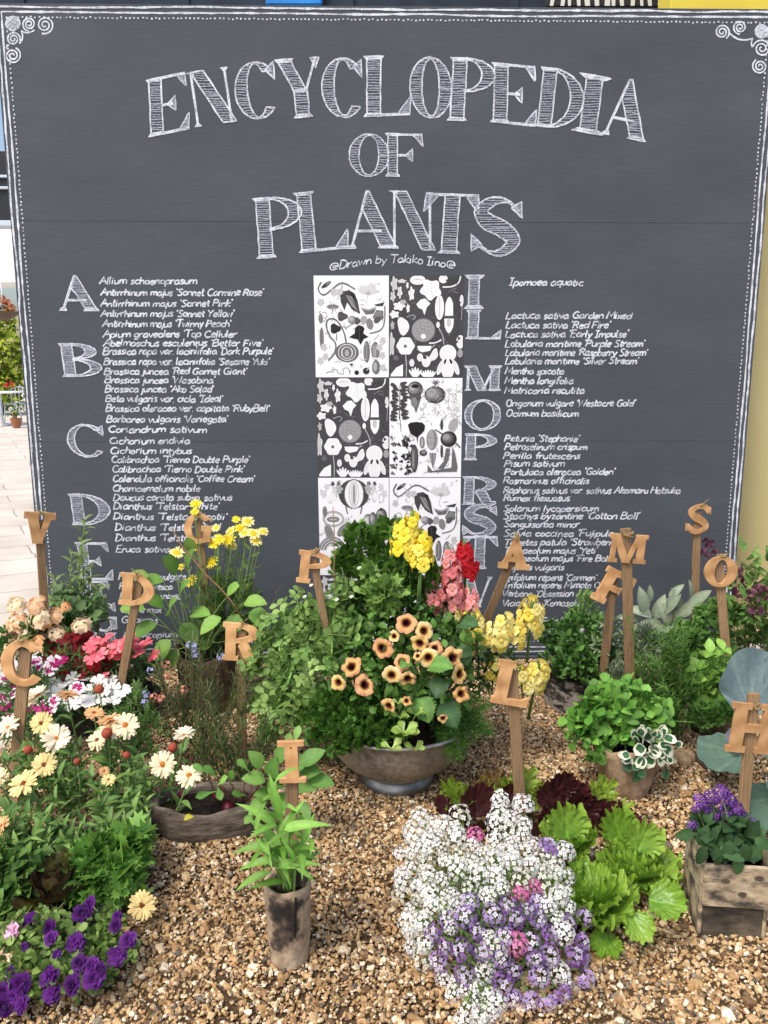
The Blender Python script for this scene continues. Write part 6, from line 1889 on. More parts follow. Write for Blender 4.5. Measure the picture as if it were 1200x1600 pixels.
# broad bean sprigs in front of the board
root = thing('broad_bean', 'tall loose grey green sprigs in front of the letters E and F on the board', 'plant', T4); rg = np.random.default_rng(201)
mb = MB(); ms = MB()
for (tx, ty, bend, n) in ((133, 812, .0, 30), (112, 862, -.05, 22), (128, 850, .0, 26), (85, 905, -.1, 14), (150, 915, .04, 14), (100, 925, -.04, 14), (140, 890, .02, 20), (125, 905, 0, 18)):
    tip = P(tx, ty, 3.30 + rg.normal(0, .03)); b_ = T4 + np.array([rg.normal(0, .03), rg.normal(0, .02), .12])
    pts = bez(b_, (b_ + tip) / 2 + (bend, 0, .03), tip, 9); tube(ms, pts, .0035, .0015, 5, col=(.20, .27, .10))
    stemleaves(mb, rg, pts, L_LANCE2, n, .085, (.10, .17, .05), (.24, .32, .13), .25, 1, .75, grow=.3)
pclumps(mb, rg, [(118, 960, 30, 3.24), (95, 935, 18, 3.26), (150, 950, 18, 3.26)], L_OVATE, 40, .055, (.09, .18, .06), (.18, .28, .11), up=.5)
mb.build('foliage', LEAF, root); ms.build('stem', STEM, root)

# peach verbena
root = thing('peach_verbena', 'peach and cream verbena heads spilling behind the letter C', 'verbena', T1 + (-.15, .2, .1)); rg = np.random.default_rng(202)
VM = [floret_cluster('flower_head', 1, 16, (.86, .50, .27), (.90, .68, .45), (.85, .62, .3), .50, dome_h=.26, low=.12), floret_cluster('flower_head', 2, 14, (.88, .70, .46), (.90, .78, .58), (.85, .72, .4), .52, dome_h=.26, low=.12), floret_cluster('flower_head', 3, 15, (.84, .42, .18), (.88, .55, .30), (.8, .5, .2), .50, dome_h=.26, low=.12)]
tips = []
for (px, py, rp, v) in ((25, 946, 16, 1), (56, 944, 15, 0), (30, 972, 18, 0), (60, 965, 20, 1), (84, 962, 15, 0), (75, 985, 20, 0), (48, 988, 20, 1), (14, 990, 14, 0), (90, 990, 15, 1), (127, 977, 15, 1), (103, 948, 8, 2), (58, 1005, 14, 2), (20, 1012, 14, 1), (70, 975, 10, 2)):
    c = P(px, py, 3.04 + rg.normal(0, .04)); tips.append(c)
    inst('flower_head', VM[v], root, face(c, (rg.normal(0, .35), -.7, .8), rp * mpp(c), rg))
mb = MB(); pclumps(mb, rg, [(60, 995, 40, 3.08), (110, 995, 36, 3.1), (20, 1010, 30, 3.06), (95, 970, 24, 3.12)], L_OVATE_S, 40, .042, DK1, (.08, .17, .03), up=.6); mb.build('foliage', LEAF, root)
stems('stem', root, T1 + (-.15, .2, .1), tips, .002, rg=rg, spread=.06)


def dianthus(name, label, base, meshes, spots, Yc, leafL, seed, rpx=14, tilt=(.0, -.55, .8), jit=.3):
    rg = np.random.default_rng(seed)
    root = thing(name, label, 'dianthus', base); tips = []
    for (px, py) in spots:
        c = P(px, py, Yc(py) + rg.normal(0, .02)); tips.append(c)
        inst('flower', meshes[rg.integers(len(meshes))], root, face(c, np.array(tilt) + rg.normal(0, jit, 3), rpx * mpp(c) * rg.uniform(.85, 1.15), rg))
    mb = MB(); pclumps(mb, rg, leafL, L_GRASS, 60, .06, (.05, .12, .03), (.11, .21, .06), up=.9, rnd=.6); mb.build('foliage', LEAF, root)
    stems('stem', root, base, tips, .0016, rg=rg, spread=.07)
    return root


def dmesh(seed, c, cin=None, ceye=None):
    rg = np.random.default_rng(seed); mb = MB()
    petals(mb, PET_FRINGE, 5, .9, .12, c, .06, rg)
    if cin is not None: petals(mb, PET_FRINGE, 5, .58, .16, cin, .05, rg, .035)
    dome(mb, .1, .08, .06, 6, col=ceye or c, k=1)
    return mesh_of(mb, 'flower', PETAL)


def spread(rg, n, cx, cy, rx, ry, mind):
    o = []
    for _ in range(4000):
        a = rg.uniform(0, 6.28); r = math.sqrt(rg.uniform(0, 1)); p = (cx + rx * r * math.cos(a), cy + ry * r * math.sin(a))
        if all((p[0] - q[0]) ** 2 + (p[1] - q[1]) ** 2 > mind ** 2 for q in o): o.append(p)
        if len(o) >= n: break
    return o


rg = np.random.default_rng(210)
yy = lambda a, b_, c, d: (lambda py: float(np.interp(py, [a, b_], [c, d])))
dianthus('red_dianthus', 'velvety dark red dianthus patch left of the pink one', T1 + (.06, .1, .1), [dmesh(1, (.19, .005, .012)), dmesh(2, (.27, .009, .018)), dmesh(3, (.13, .004, .008))],
         spread(rg, 30, 122, 1022, 44, 34, 14), yy(980, 1060, 3.06, 2.88), [(110, 1040, 40, 2.96), (150, 1045, 40, 2.96)], 211, 15)
dianthus('pink_dianthus', 'coral pink dianthus in front of the board under the letter D', T1 + (.2, .16, .1), [dmesh(4, (.84, .16, .20)), dmesh(5, (.84, .26, .28), (.78, .12, .18))],
         [(150, 1000), (165, 998), (180, 1006), (140, 1010), (158, 1022), (175, 1020), (188, 1022), (145, 1028), (205, 1000), (215, 1012), (215, 1022), (195, 1010), (240, 1023), (160, 1056), (152, 1062), (200, 995), (225, 1005)], yy(990, 1060, 2.94, 2.84), [(200, 1035, 36, 3.0), (235, 1050, 26, 3.0), (190, 1080, 30, 2.9)], 212, 13)
dianthus('white_dianthus', 'pure white dianthus in front of the dark red ones', T1 + (.08, -.05, .1), [dmesh(6, (.86, .86, .84)), dmesh(7, (.84, .84, .80))],
         spread(rg, 30, 132, 1080, 62, 21, 14), yy(1060, 1105, 2.86, 2.74), [(110, 1105, 30, 2.82), (165, 1105, 34, 2.82), (190, 1130, 26, 2.72)], 213, 14)
dianthus('picotee_dianthus', 'magenta dianthus with white edges around the stake of the letter C', T1 + (-.22, -.05, .1), [dmesh(8, (.84, .74, .78), (.42, .02, .15)), dmesh(9, (.82, .70, .76), (.50, .03, .2), (.8, .7, .7)), dmesh(10, (.36, .015, .12), (.45, .05, .2))],
         [(38, 1035), (55, 1032), (42, 1050), (55, 1040), (85, 1035), (95, 1032), (78, 1045), (12, 1060), (4, 1090), (20, 1085), (8, 1105), (35, 1100), (52, 1108), (62, 1103), (78, 1112), (85, 1095), (120, 1075), (48, 1088), (12, 1120), (28, 1068), (65, 1115)], yy(1030, 1120, 2.86, 2.6), [(40, 1080, 46, 2.78), (70, 1120, 36, 2.66), (15, 1130, 34, 2.62)], 214, 13)

# yellow garland chrysanthemum
CB = onG(345, 1085, .10)
root = thing('garland_chrysanthemum', 'tall feathery plant with yellow daisies in front of the board', 'chrysanthemum', ST + (.02, .02, .19)); rg = np.random.default_rng(220)
DM = [daisy_mesh(1, (.86, .80, .34), (.80, .56, .02), 1, 15, .2, .52), daisy_mesh(2, (.88, .74, .07), (.80, .56, .01), 1, 15, .2, .52)]
mb = MB(); ms = MB()
for (px, py, rp, v) in ((369, 812, 9, 1), (387, 815, 14, 0), (376, 826, 14, 1), (383, 833, 13, 0), (361, 830, 12, 0), (396, 834, 14, 0), (411, 831, 11, 0), (357, 843, 16, 1), (342, 843, 13, 1), (335, 850, 13, 1), (400, 845, 14, 0), (362, 854, 12, 0), (306, 853, 13, 1), (276, 864, 15, 0), (332, 879, 16, 1), (299, 908, 14, 1), (332, 952, 10, 0), (283, 886, 8, 1), (338, 825, 10, 0), (306, 788, 12, 1), (304, 800, 9, 1)):
    c = P(px, py, 3.22 + rg.normal(0, .03)); k = mpp(c)
    b_ = ST + np.array([rg.normal(0, .05) + .03, rg.normal(0, .03), .18])
    pts = bez(b_, b_ * .45 + c * .55 + (rg.normal(0, .02), 0, -.02), c - (0, 0, rp * k * .2), 10); tube(ms, pts, .003, .0016, 5, col=(.16, .25, .07))
    stemleaves(mb, rg, pts, CUTLEAF, 15, .062, (.10, .18, .04), (.21, .31, .08), .15, .88, .9, grow=.4)
    flower3(DM[v], root, face(c, (rg.normal(0, .25), -.7, .85), rp * k * .84, rg))
pclumps(mb, rg, [(360, 960, 40, 3.2), (330, 985, 36, 3.2), (385, 930, 26, 3.22), (350, 920, 26, 3.22), (390, 985, 26, 3.2)], CUTLEAF, 26, .06, (.06, .13, .025), (.15, .25, .06), up=.6)
mb.build('foliage', LEAF, root); ms.build('stem', STEM, root)

root = thing('okra', 'broad bright green leaves between the letters D and G', 'plant', ST + (-.06, -.03, .19)); rg = np.random.default_rng(221)
mb = MB(); ms = MB()
for (px, py, s, dx, dz) in ((255, 908, 34, -1, .25), (232, 900, 26, -1, .1), (275, 895, 30, -.3, .9), (295, 890, 36, .1, 1), (255, 948, 36, -.6, .7), (245, 975, 38, -.9, -.25), (265, 960, 36, .2, .8), (282, 930, 34, .3, .8), (285, 975, 36, .6, -.5), (225, 950, 30, -.9, .2), (265, 1000, 30, -.5, -.7), (300, 960, 34, .6, .3), (355, 932, 28, .6, .8), (382, 942, 34, .9, .3), (392, 955, 30, .8, -.4), (372, 960, 30, -.2, -.7), (345, 965, 34, -.7, -.3), (335, 995, 24, -.6, -.4), (312, 915, 30, .2, .9), (278, 1015, 28, -.4, -.6), (300, 860, 20, -.1, .9)):
    c = P(px, py, 3.08 + rg.normal(0, .03))
    put(mb, L_ROUND if s < 32 else L_OVATE, frames([c], [(dx, -.5, dz)], [(-.1, -.55, .9)], s * mpp(c) * 1.25), mixcol(rg, 1, (.13, .28, .05), (.25, .42, .09)))
    b_ = ST + np.array([-.05 + rg.normal(0, .02), -.04, .2]); tube(ms, bez(b_, (b_ + c) / 2 + (0, 0, .05), c, 6), .0026, .0016, 5, col=(.18, .28, .08))
mb.build('foliage', LEAF, root); ms.build('stem', STEM, root)
tw = thing('brown_twig', 'long bare brown twig leaning down to the letter R', 'twig', (*P(385, 975, 3.02)[:2], .3))
mb = MB(); tube(mb, [P(x, y, 3.04) for x, y in ((268, 824), (282, 850), (300, 872), (322, 898), (345, 920), (362, 940), (378, 966))], [.002, .003, .0034, .0036, .0036, .0034, .003], n=6, col=(.26, .15, .07)); mb.build('twig_shaft', STEM, tw)

# rosemary in front of the stump
RB = onG(330, 1225)
root = thing('rosemary', 'woody rosemary with needle leaves around the stake of the letter R', 'rosemary', RB); rg = np.random.default_rng(230)
mb = MB(); ms = MB()
for i in range(46):
    tx, ty = (rg.uniform(240, 395), rg.uniform(985, 1090)) if i < 30 else (rg.uniform(300, 440), rg.uniform(1085, 1190))
    if i < 30 and tx > 340: ty = max(ty, 1020 + (tx - 340) * .8)
    Yt = 2.62 + rg.normal(0, .06) if i < 30 else 2.42
    tip = P(tx, ty, Yt); b_ = np.array([P(310 + rg.normal(0, 26), 1150, 2.58)[0], 2.60 + rg.normal(0, .04), .0]) if i < 30 else np.array([P(370 + rg.normal(0, 22), 1190, 2.32)[0], 2.34, .05])
    pts = bez(b_, b_ * .4 + tip * .6 + (rg.normal(0, .03), 0, -.05), tip, 9); tube(ms, pts, .0026, .0012, 4, col=(.16, .11, .06))
    stemleaves(mb, rg, pts, L_NEEDLE, 64, .036, (.045, .085, .025), (.14, .19, .06) if i < 30 else (.10, .20, .05), .2, 1, .75)
mb.build('foliage', LEAF, root); ms.build('stem', STEM, root)
RF = [floret_cluster('flower', 40, 5, (.34, .36, .62), (.5, .5, .75), (.3, .3, .5), .7, 4), floret_cluster('flower', 41, 5, (.80, .25, .18), (.82, .36, .28), (.7, .3, .2), .7, 4)]
for (px, py, v) in ((297, 1008, 0), (236, 1048, 0), (305, 1022, 0), (345, 1026, 0), (228, 1085, 0), (287, 1078, 1), (262, 1055, 1), (260, 1038, 1), (252, 1092, 1), (240, 1090, 1), (305, 1010, 0), (226, 1098, 0)):
    c = P(px, py, 2.55); inst('flower', RF[v], root, face(c, (rg.normal(0, .4), -1, .4), 6 * mpp(c), rg))
sal = thing('low_salvia', 'soft green low sage growing between the dianthus and the rosemary', 'plant', onG(235, 1190)); rg = np.random.default_rng(231)
mb = MB(); cs = pclumps(mb, rg, [(215, 1105, 30, 2.62), (235, 1140, 30, 2.52), (205, 1150, 30, 2.48), (225, 1180, 26, 2.44)], CUTLEAF, 26, .05, (.06, .13, .03), (.14, .24, .06), up=.8); mb.build('foliage', LEAF, sal); stems('stem', sal, onG(225, 1195), cs, .002, rg=rg)

# calendulas
CAB = T2 + np.array([.02, .08, .05])
root = thing('cream_calendula', 'big mass of cream daisy calendulas at the left edge', 'calendula', CAB); rg = np.random.default_rng(240)
CR, CY = (.90, .78, .50), (.88, .72, .34)
BR = (.20, .055, .012); OG = (.55, .20, .02)
CM = [daisy_mesh(11, CR, BR), daisy_mesh(12, (.90, .80, .56), OG), daisy_mesh(13, CY, BR, 2, 19), daisy_mesh(14, (.84, .52, .26), (.4, .12, .02), 2, 18), daisy_mesh(15, (.90, .80, .62), OG, 2, 15, .35)]
BUD = MB(); lathe(BUD, [(.02, -.5), (.5, -.35), (.62, 0), (.5, .4), (.3, .55), (.02, .56)], 12, col=(.40, .09, .05)); BUD = mesh_of(BUD, 'flower_bud', PETAL)
ms = MB(); mb = MB()
for (px, py, rp, v, dx, dy, dz) in ((65, 1130, 17, 2, 0, -1, .5), (88, 1155, 23, 4, .3, -.7, .8), (14, 1138, 20, 4, -.2, -.5, 1), (69, 1195, 18, 2, .2, -.9, .5), (38, 1226, 23, 2, -.2, -.5, 1), (-2, 1215, 16, 0, -.4, -.6, .8), (147, 1115, 15, 3, .2, -.2, 1), (172, 1126, 20, 3, -.1, .1, 1), (196, 1134, 20, 1, .2, -.7, .7), (152, 1157, 16, 0, -.2, -.6, .8), (172, 1142, 16, 1, .3, -.4, 1), (170, 1219, 11, 2, 0, -.3, 1),
                                 (255, 1194, 20, 1, -.1, -.9, .4), (295, 1213, 20, 1, .1, -.4, 1), (288, 1150, 17, 4, 0, -.15, 1), (222, 1414, 21, 2, .1, -.9, .4), (4, 1290, 15, 3, -.6, -.5, .6), (105, 1087, 17, 3, .1, .1, 1), (58, 1088, 19, 4, -.2, -.2, 1), (47, 1172, 12, 3, .2, .3, 1), (163, 1205, 8, 3, .2, -1, .2), (43, 1100, 14, 4, 0, -.3, 1)):
    Yf = float(np.interp(py, [1085, 1160, 1240, 1300, 1414], [2.42, 2.26, 2.08, 1.98, 1.78])); c = P(px, py, Yf); k = mpp(c)
    d = nrm(np.array([dx, dy, dz])); f = flower3(CM[v], root, face(c, d, rp * k * 1.12, rg))
    b_ = np.array([c[0] * .75 + CAB[0] * .25 + rg.normal(0, .02), max(Yf + .03, 1.86), .06]); e = c - d * rp * k * .2
    pts = bez(b_, (b_ + e) / 2 - d * .03 + (0, .02, 0), e, 8); tube(ms, pts, .0032, .0024, 5, col=(.17, .27, .08))
    stemleaves(mb, rg, pts, L_LANCE2, 6, .06, (.08, .17, .04), (.17, .28, .08), .1, .75, .6)
for (px, py, rp) in ((270, 1168, 9), (167, 1146, 10), (155, 1077, 9), (198, 1180, 7), (190, 1238, 5), (120, 1190, 6), (44, 1172, 8)):
    c = P(px, py, float(np.interp(py, [1070, 1200], [2.42, 2.16]))); inst('flower_bud', BUD, root, face(c, (rg.normal(0, .2), -.2, 1), rp * mpp(c) * 1.4, rg))
    b_ = np.array([c[0] - .02, c[1] + .02, .06]); pts = bez(b_, (b_ + c) / 2 + (.02, 0, 0), c, 7); tube(ms, pts, .0028, .0022, 5, col=(.17, .27, .08)); stemleaves(mb, rg, pts, L_LANCE2, 5, .055, (.08, .17, .04), (.17, .28, .08), .1, .8, .6)
for i in range(112):
    px = rg.uniform(-10, 235); py = rg.uniform(1130, 1345) + max(0, px - 160) * .5
    if i > 95: px, py = rg.uniform(-15, 45), rg.uniform(1300, 1420)
    Yf = float(np.interp(py, [1110, 1200, 1300, 1400], [2.42, 2.2, 2.0, 1.86])); c = P(px, py, Yf)
    b_ = np.array([c[0] * .85 + CAB[0] * .15, Yf + .06, .04]); pts = bez(b_, (b_ + c) / 2 + (rg.normal(0, .02), 0, -.01), c, 7); tube(ms, pts, .0026, .0016, 4, col=(.14, .23, .07))
    stemleaves(mb, rg, pts, L_LANCE2 if i % 3 else L_LANCE, 10, .052, (.065, .15, .03), (.19, .31, .08), .15, 1, .65)
mb.build('foliage', LEAF, root); ms.build('stem', STEM, root)

root = thing('mizuna', 'bright green cut leaved salad at the foot of the calendulas', 'plant', onG(175, 1430)); rg = np.random.default_rng(245)
mb = MB(); cs = pclumps(mb, rg, [(165, 1335, 34, 1.90), (200, 1320, 30, 1.94), (150, 1380, 32, 1.82), (190, 1370, 28, 1.84), (205, 1350, 18, 1.88), (140, 1350, 24, 1.88)], [CELERY, lobed(9, 6, .45)], 26, .06, (.09, .23, .035), (.20, .39, .07), up=.2, low=-.7); mb.build('foliage', LEAF, root); stems('stem', root, T2 + (.1, .0, .05), cs, .003, rg=rg)

root = thing('purple_calibrachoa', 'double violet purple calibrachoa spilling at the bottom left corner', 'calibrachoa', onG(95, 1510, .12)); rg = np.random.default_rng(247)
mb = MB(); cs = []
for (px, py, rp, z) in ((60, 1480, 44, .09), (110, 1470, 40, .10), (150, 1490, 44, .08), (40, 1520, 44, .06), (95, 1525, 44, .06), (150, 1520, 30, .05), (185, 1480, 28, .06), (15, 1490, 36, .09), (10, 1540, 30, .04), (70, 1445, 30, .12), (170, 1440, 26, .10), (25, 1450, 26, .12)):
    c = G(px, py, z); cs.append(c); clump(mb, rg, c, rp * mpp(c), L_ROUND, int(rp * 2.6), .021, (.11, .20, .045), (.24, .34, .09), up=.4, sq=(1, 1, .7))
mb.build('foliage', LEAF, root); stems('stem', root, T2 + (0, -.05, .06), cs, .0022, (.14, .22, .07), rg, .06)
VIO = [double_mesh('flower', (.085, .010, .15), (.035, .003, .06), 1), double_mesh('flower', (.125, .018, .22), (.06, .006, .10), 2), double_mesh('flower', (.075, .008, .13), (.13, .02, .22), 3)]
PKD = double_mesh('flower', (.80, .42, .62), (.84, .56, .70), 4)
for i, (px, py, rp) in enumerate(((133, 1424, 15), (145, 1410, 13), (55, 1435, 14), (82, 1446, 14), (86, 1462, 12), (124, 1468, 16), (185, 1443, 12), (205, 1465, 14), (188, 1490, 16), (130, 1500, 14), (148, 1504, 14), (83, 1520, 17), (118, 1534, 17), (152, 1524, 18), (87, 1548, 16), (10, 1545, 16), (37, 1533, 18), (30, 1552, 18), (12, 1567, 18), (45, 1475, 7), (95, 1487, 8), (23, 1513, 9), (188, 1428, 8), (40, 1565, 14), (160, 1510, 12))):
    c = G(px, py, float(np.interp(py, [1410, 1500, 1560], [.14, .10, .045]))); c = c + (0, -.02, .01)
    inst('flower', VIO[i % 3], root, face(c, (rg.normal(0, .4), -.7, .7), rp * mpp(c) * 1.15, rg))
c = G(18, 1455, .13); inst('flower', PKD, root, face(c, (-.2, -.8, .6), 16 * mpp(c), rg))

mb = MB(); cd = thing('young_leaves', 'low dark green leaves at the left edge above the purple flowers', 'plant', onG(15, 1430)); rg = np.random.default_rng(248)
cs = pclumps(mb, rg, [(5, 1370, 34, 1.84), (30, 1390, 30, 1.82), (10, 1410, 30, 1.78), (40, 1350, 26, 1.86), (125, 1400, 22, 1.80), (-20, 1340, 30, 1.88)], L_OVATE, 34, .05, (.05, .12, .025), (.13, .24, .05), up=.4); mb.build('foliage', LEAF, cd); stems('stem', cd, T2 + (-.1, -.02, .05), cs, .002, rg=rg)

# radishes
root = thing('radish', 'radishes with spoon shaped leaves and red roots in the log trough', 'radish', TR + (0, 0, .08)); rg = np.random.default_rng(250)
mb = MB(); ms = MB()
for (px, py, s, dx, dy, dz) in ((330, 1205, 30, -.5, -.4, .9), (345, 1220, 32, .4, -.5, .8), (320, 1240, 30, -.8, -.5, .1), (342, 1238, 28, .3, -.8, -.1), (312, 1200, 26, -.8, 0, .6), (400, 1185, 34, -.4, -.3, .9), (425, 1200, 38, .1, -.4, .9), (440, 1175, 34, .4, -.2, 1), (395, 1215, 36, -.8, -.4, .4), (430, 1225, 40, -.2, -.8, .5), (470, 1190, 40, .7, -.2, .8), (490, 1180, 40, .8, 0, .7), (505, 1220, 38, 1, -.3, .1), (478, 1228, 38, .7, -.6, .3), (475, 1270, 36, .5, -.8, -.3), (400, 1260, 34, -.6, -.7, -.2), (445, 1250, 36, .2, -.8, 0), (485, 1205, 36, .9, -.3, .5), (412, 1240, 34, -.5, -.6, .5), (440, 1262, 36, -.1, -.9, .1), (375, 1240, 30, -.4, -.6, .6), (360, 1215, 28, .1, -.4, .9), (392, 1275, 30, -.5, -.8, -.1), (450, 1160, 30, .1, 0, 1), (463, 1148, 30, .2, .2, 1), (380, 1195, 26, -.6, 0, .8)):
    c = P(px, py, 2.14); k = mpp(c)
    D = nrm(np.array([dx, dy, dz])); put(mb, L_SPOON if s < 33 else L_OVATE, frames([c - D * s * k * .6], [D], [(-.1 * dx, -.7, 1)], s * k * 1.12), mixcol(rg, 1, (.10, .24, .045), (.22, .40, .09)))
    b_ = np.array([min(max(c[0], TR[0] - .12), TR[0] + .15) * .6 + TR[0] * .4 + .03, TR[1] - .01, .085]); tube(ms, bez(b_, (b_ + c) / 2 + (0, 0, .03), c - D * s * k * .6, 6), .0028, .002, 5, col=(.26, .14, .10))
mb.build('foliage', LEAF, root); ms.build('stem', STEM, root)
put_l = MB(); 
c = P(301, 1275, 2.09); put(put_l, L_OVATE, frames([c], [(-.4, -.7, .3)], [(0, -.4, 1)], .035), (.5, .46, .06)); put_l.build('yellow_leaf', LEAF, root)
for (px, py, r_) in ((275, 1235, 11), (272, 1252, 12), (290, 1238, 9), (330, 1266, 12), (355, 1270, 12), (365, 1262, 10), (340, 1250, 11), (318, 1256, 10), (283, 1250, 8))[::2]:
    c = G(px, py, .075); rr = r_ * mpp(c) * .9; mb = MB(); lathe(mb, [(.001, -rr * 1.2), (rr * .45, -rr * .9), (rr * .95, -rr * .3), (rr, .1 * rr), (rr * .7, rr * .7), (rr * .2, rr * .95), (.001, rr)], 14, c + (0, .02, rr * .2), col=(.17, .012, .028)); mb.build('radish_root', LEAF_CRISP, root)

# water spinach in the log pot
root = thing('water_spinach', 'water spinach with long pointed bright leaves in the charred log pot', 'water spinach', LP + (0, 0, .165)); rg = np.random.default_rng(260)
mb = MB(); ms = MB()
for (tx, ty, n, Yt) in ((430, 1222, 6, 1.68), (440, 1262, 5, 1.66), (412, 1255, 5, 1.66), (470, 1275, 4, 1.66), (400, 1300, 4, 1.60), (485, 1310, 4, 1.60), (430, 1290, 5, 1.58), (450, 1300, 5, 1.58), (410, 1330, 4, 1.56), (470, 1335, 4, 1.56)):
    tip = P(tx, ty, Yt); b_ = LP + np.array([rg.normal(0, .016), rg.normal(0, .014), .165]); pts = bez(b_, b_ * .5 + tip * .5 + (-(tip - b_)[0] * .3, 0, .02), tip, 9); tube(ms, pts, .0036, .0022, 6, col=(.20, .34, .08))
    stemleaves(mb, rg, pts, L_LANCE, n, .088, (.12, .28, .035), (.22, .42, .08), .3, 1, .72, grow=.15)
for (px, py, dx, dz, s) in ((432, 1250, -.1, 1, 78), (410, 1270, -.5, .8, 80), (470, 1285, .8, .55, 90), (400, 1345, -1, .15, 70), (395, 1320, -1, .25, 75), (460, 1345, .9, .5, 80), (470, 1330, .8, .1, 60), (450, 1280, .25, 1, 70), (420, 1300, -.4, .9, 80), (445, 1360, .2, -.2, 50), (425, 1310, -.8, .35, 85), (390, 1372, -.9, -.1, 70), (480, 1365, .8, -.2, 40)):
    c = P(px, py, 1.60 + rg.normal(0, .02)); put(mb, L_LANCE, frames([c - nrm(np.array([dx, -.3, dz])) * s * mpp(c) * .5], [(dx, -.3, dz)], [(0, -.6, 1)], s * mpp(c)), mixcol(rg, 1, (.13, .30, .04), (.24, .44, .09)))
mb.build('foliage', LEAF, root); ms.build('stem', STEM, root)

# ------------------------------------------------------------------ right planting
root = thing('thyme', 'dense dark green small leaved bush in the mottled trough', 'herb', MT + (-.02, 0, .13)); rg = np.random.default_rng(301)
mb = MB(); cs = pclumps(mb, rg, [(880, 1000, 32, 3.06), (905, 985, 36, 3.08), (875, 1030, 30, 3.02), (905, 1030, 36, 3.0), (935, 1010, 32, 3.06), (860, 985, 18, 3.08), (930, 1045, 28, 3.0), (895, 1050, 24, 2.98)], L_OVATE, 62, .030, (.035, .095, .02), (.10, .22, .045), up=.6); mb.build('foliage', LEAF, root); stems('stem', root, MT + (-.03, 0, .13), cs, .002, rg=rg)
root = thing('dill_spire', 'upright pale green spire behind the dark thyme', 'herb', MT + (.0, .06, .13)); rg = np.random.default_rng(302)
mb = MB(); cs = pclumps(mb, rg, [(915, 935, 14, 3.16), (917, 955, 22, 3.16), (912, 978, 28, 3.14), (935, 975, 20, 3.16), (900, 965, 16, 3.15)], L_LANCE2, 66, .034, (.10, .20, .045), (.20, .33, .09), up=1.2, rnd=.4); mb.build('foliage', LEAF, root); stems('stem', root, MT + (.0, .06, .13), cs, .002, rg=rg)
root = thing('oregano', 'grey green woolly sprigs right of the thyme', 'herb', MT + (.08, -.03, .13)); rg = np.random.default_rng(303)
mb = MB(); ms = MB()
for (tx, ty) in ((945, 975), (962, 968), (972, 990), (950, 1000), (940, 1020), (978, 1015), (965, 1030), (985, 1045), (930, 1005), (955, 1050), (990, 1000), (972, 1060)):
    tip = P(tx, ty, 2.98); b_ = MT + np.array([.06 + rg.normal(0, .03), -.02, .13]); pts = bez(b_, (b_ + tip) / 2 + (0, 0, .03), tip, 7); tube(ms, pts, .0022, .0014, 4, col=(.24, .28, .17))
    stemleaves(mb, rg, pts, L_LANCE2, 10, .048, GY1, GY2, .2, 1, .7, two=True)
mb.build('foliage', LEAF_SOFT, root); ms.build('stem', STEM, root)
root = thing('lambs_ear', 'silver woolly lamb\'s ear leaves in front of the board', 'plant', P(1055, 1010, 3.3) * (1, 1, 0)); rg = np.random.default_rng(304)
mb = MB()
for (px, py, dx, dz, s) in ((1005, 940, -.2, 1, 60), (1003, 955, -.9, .5, 60), (1030, 950, .2, 1, 56), (1045, 945, .5, .9, 60), (1060, 940, -.2, 1, 60), (1075, 950, .6, .8, 55), (1092, 935, .6, .9, 55), (1080, 925, .1, 1, 50), (1020, 975, -.8, .3, 60), (1050, 970, 0, .8, 60), (1070, 975, .7, .3, 55), (1035, 985, .1, .3, 55), (1000, 980, -1, .1, 50), (1100, 955, 1, .4, 50), (1040, 960, -.4, .9, 60), (1015, 930, .1, 1, 40), (1055, 925, .4, 1, 44), (985, 965, -1, .3, 44), (1065, 1000, .3, -.1, 50), (1030, 1005, -.4, -.1, 45)):
    c = P(px, py, 3.24 + rg.normal(0, .03)); D = nrm(np.array([dx, -.35, dz])); k = mpp(c)
    put(mb, L_SAGE, frames([c - D * s * k * .36], [D], [(rg.normal(0, .3), -.7, .8)], s * k * .8), mixcol(rg, 1, (.20, .25, .17), (.34, .39, .28)))
mb.build('foliage', LEAF_SOFT, root); stems('stem', root, P(1050, 1010, 3.32) * (1, 1, 0), [P(x, y, 3.28) for x, y in ((1005, 975), (1040, 970), (1075, 970), (1050, 990))], .004, (.25, .3, .2), rg)
root = thing('grey_curry_plant', 'fine grey leaved curry plant beside the stake of the letter M', 'herb', onG(1000, 1085)); rg = np.random.default_rng(305)
mb = MB(); cs = pclumps(mb, rg, [(1010, 1000, 26, 3.0), (1005, 1030, 26, 2.96), (965, 1060, 22, 2.92), (1000, 1060, 22, 2.9), (990, 1085, 16, 2.86)], L_NEEDLE, 200, .045, (.10, .14, .08), (.22, .27, .17), up=1, rnd=.4); mb.build('foliage', LEAF_SOFT, root); stems('stem', root, onG(1000, 1085), cs, .002, (.2, .2, .13), rg)
root = thing('fennel', 'upright feathery green fennel right of the letter M stake', 'fennel', onG(1040, 1140)); rg = np.random.default_rng(306)
mb = MB()
for i in range(48):
    px = rg.normal(1040, 26) + (40 if i % 4 == 0 else 0); py = rg.uniform(960, 1100); tip = P(px, py, 2.76 + rg.normal(0, .05)); b_ = np.array([P(1042, 1100, 2.74)[0] + rg.normal(0, .03), 2.74, .0])
    pts = bez(b_, (b_ + tip) / 2 + ((b_ - tip)[0] * .3, 0, .05), tip, 9); tube(mb, pts, .0018, .0008, 4, col=(.10, .2, .045))
    stemleaves(mb, rg, pts, L_NEEDLE, 60, .040, (.055, .14, .025), (.13, .27, .05), .2, 1, .8)
mb.build('foliage', LEAF, root)
root = thing('salad_burnet', 'bushy green salad burnet in the brown stone pot', 'herb', C2 + (0, 0, .14)); rg = np.random.default_rng(307)
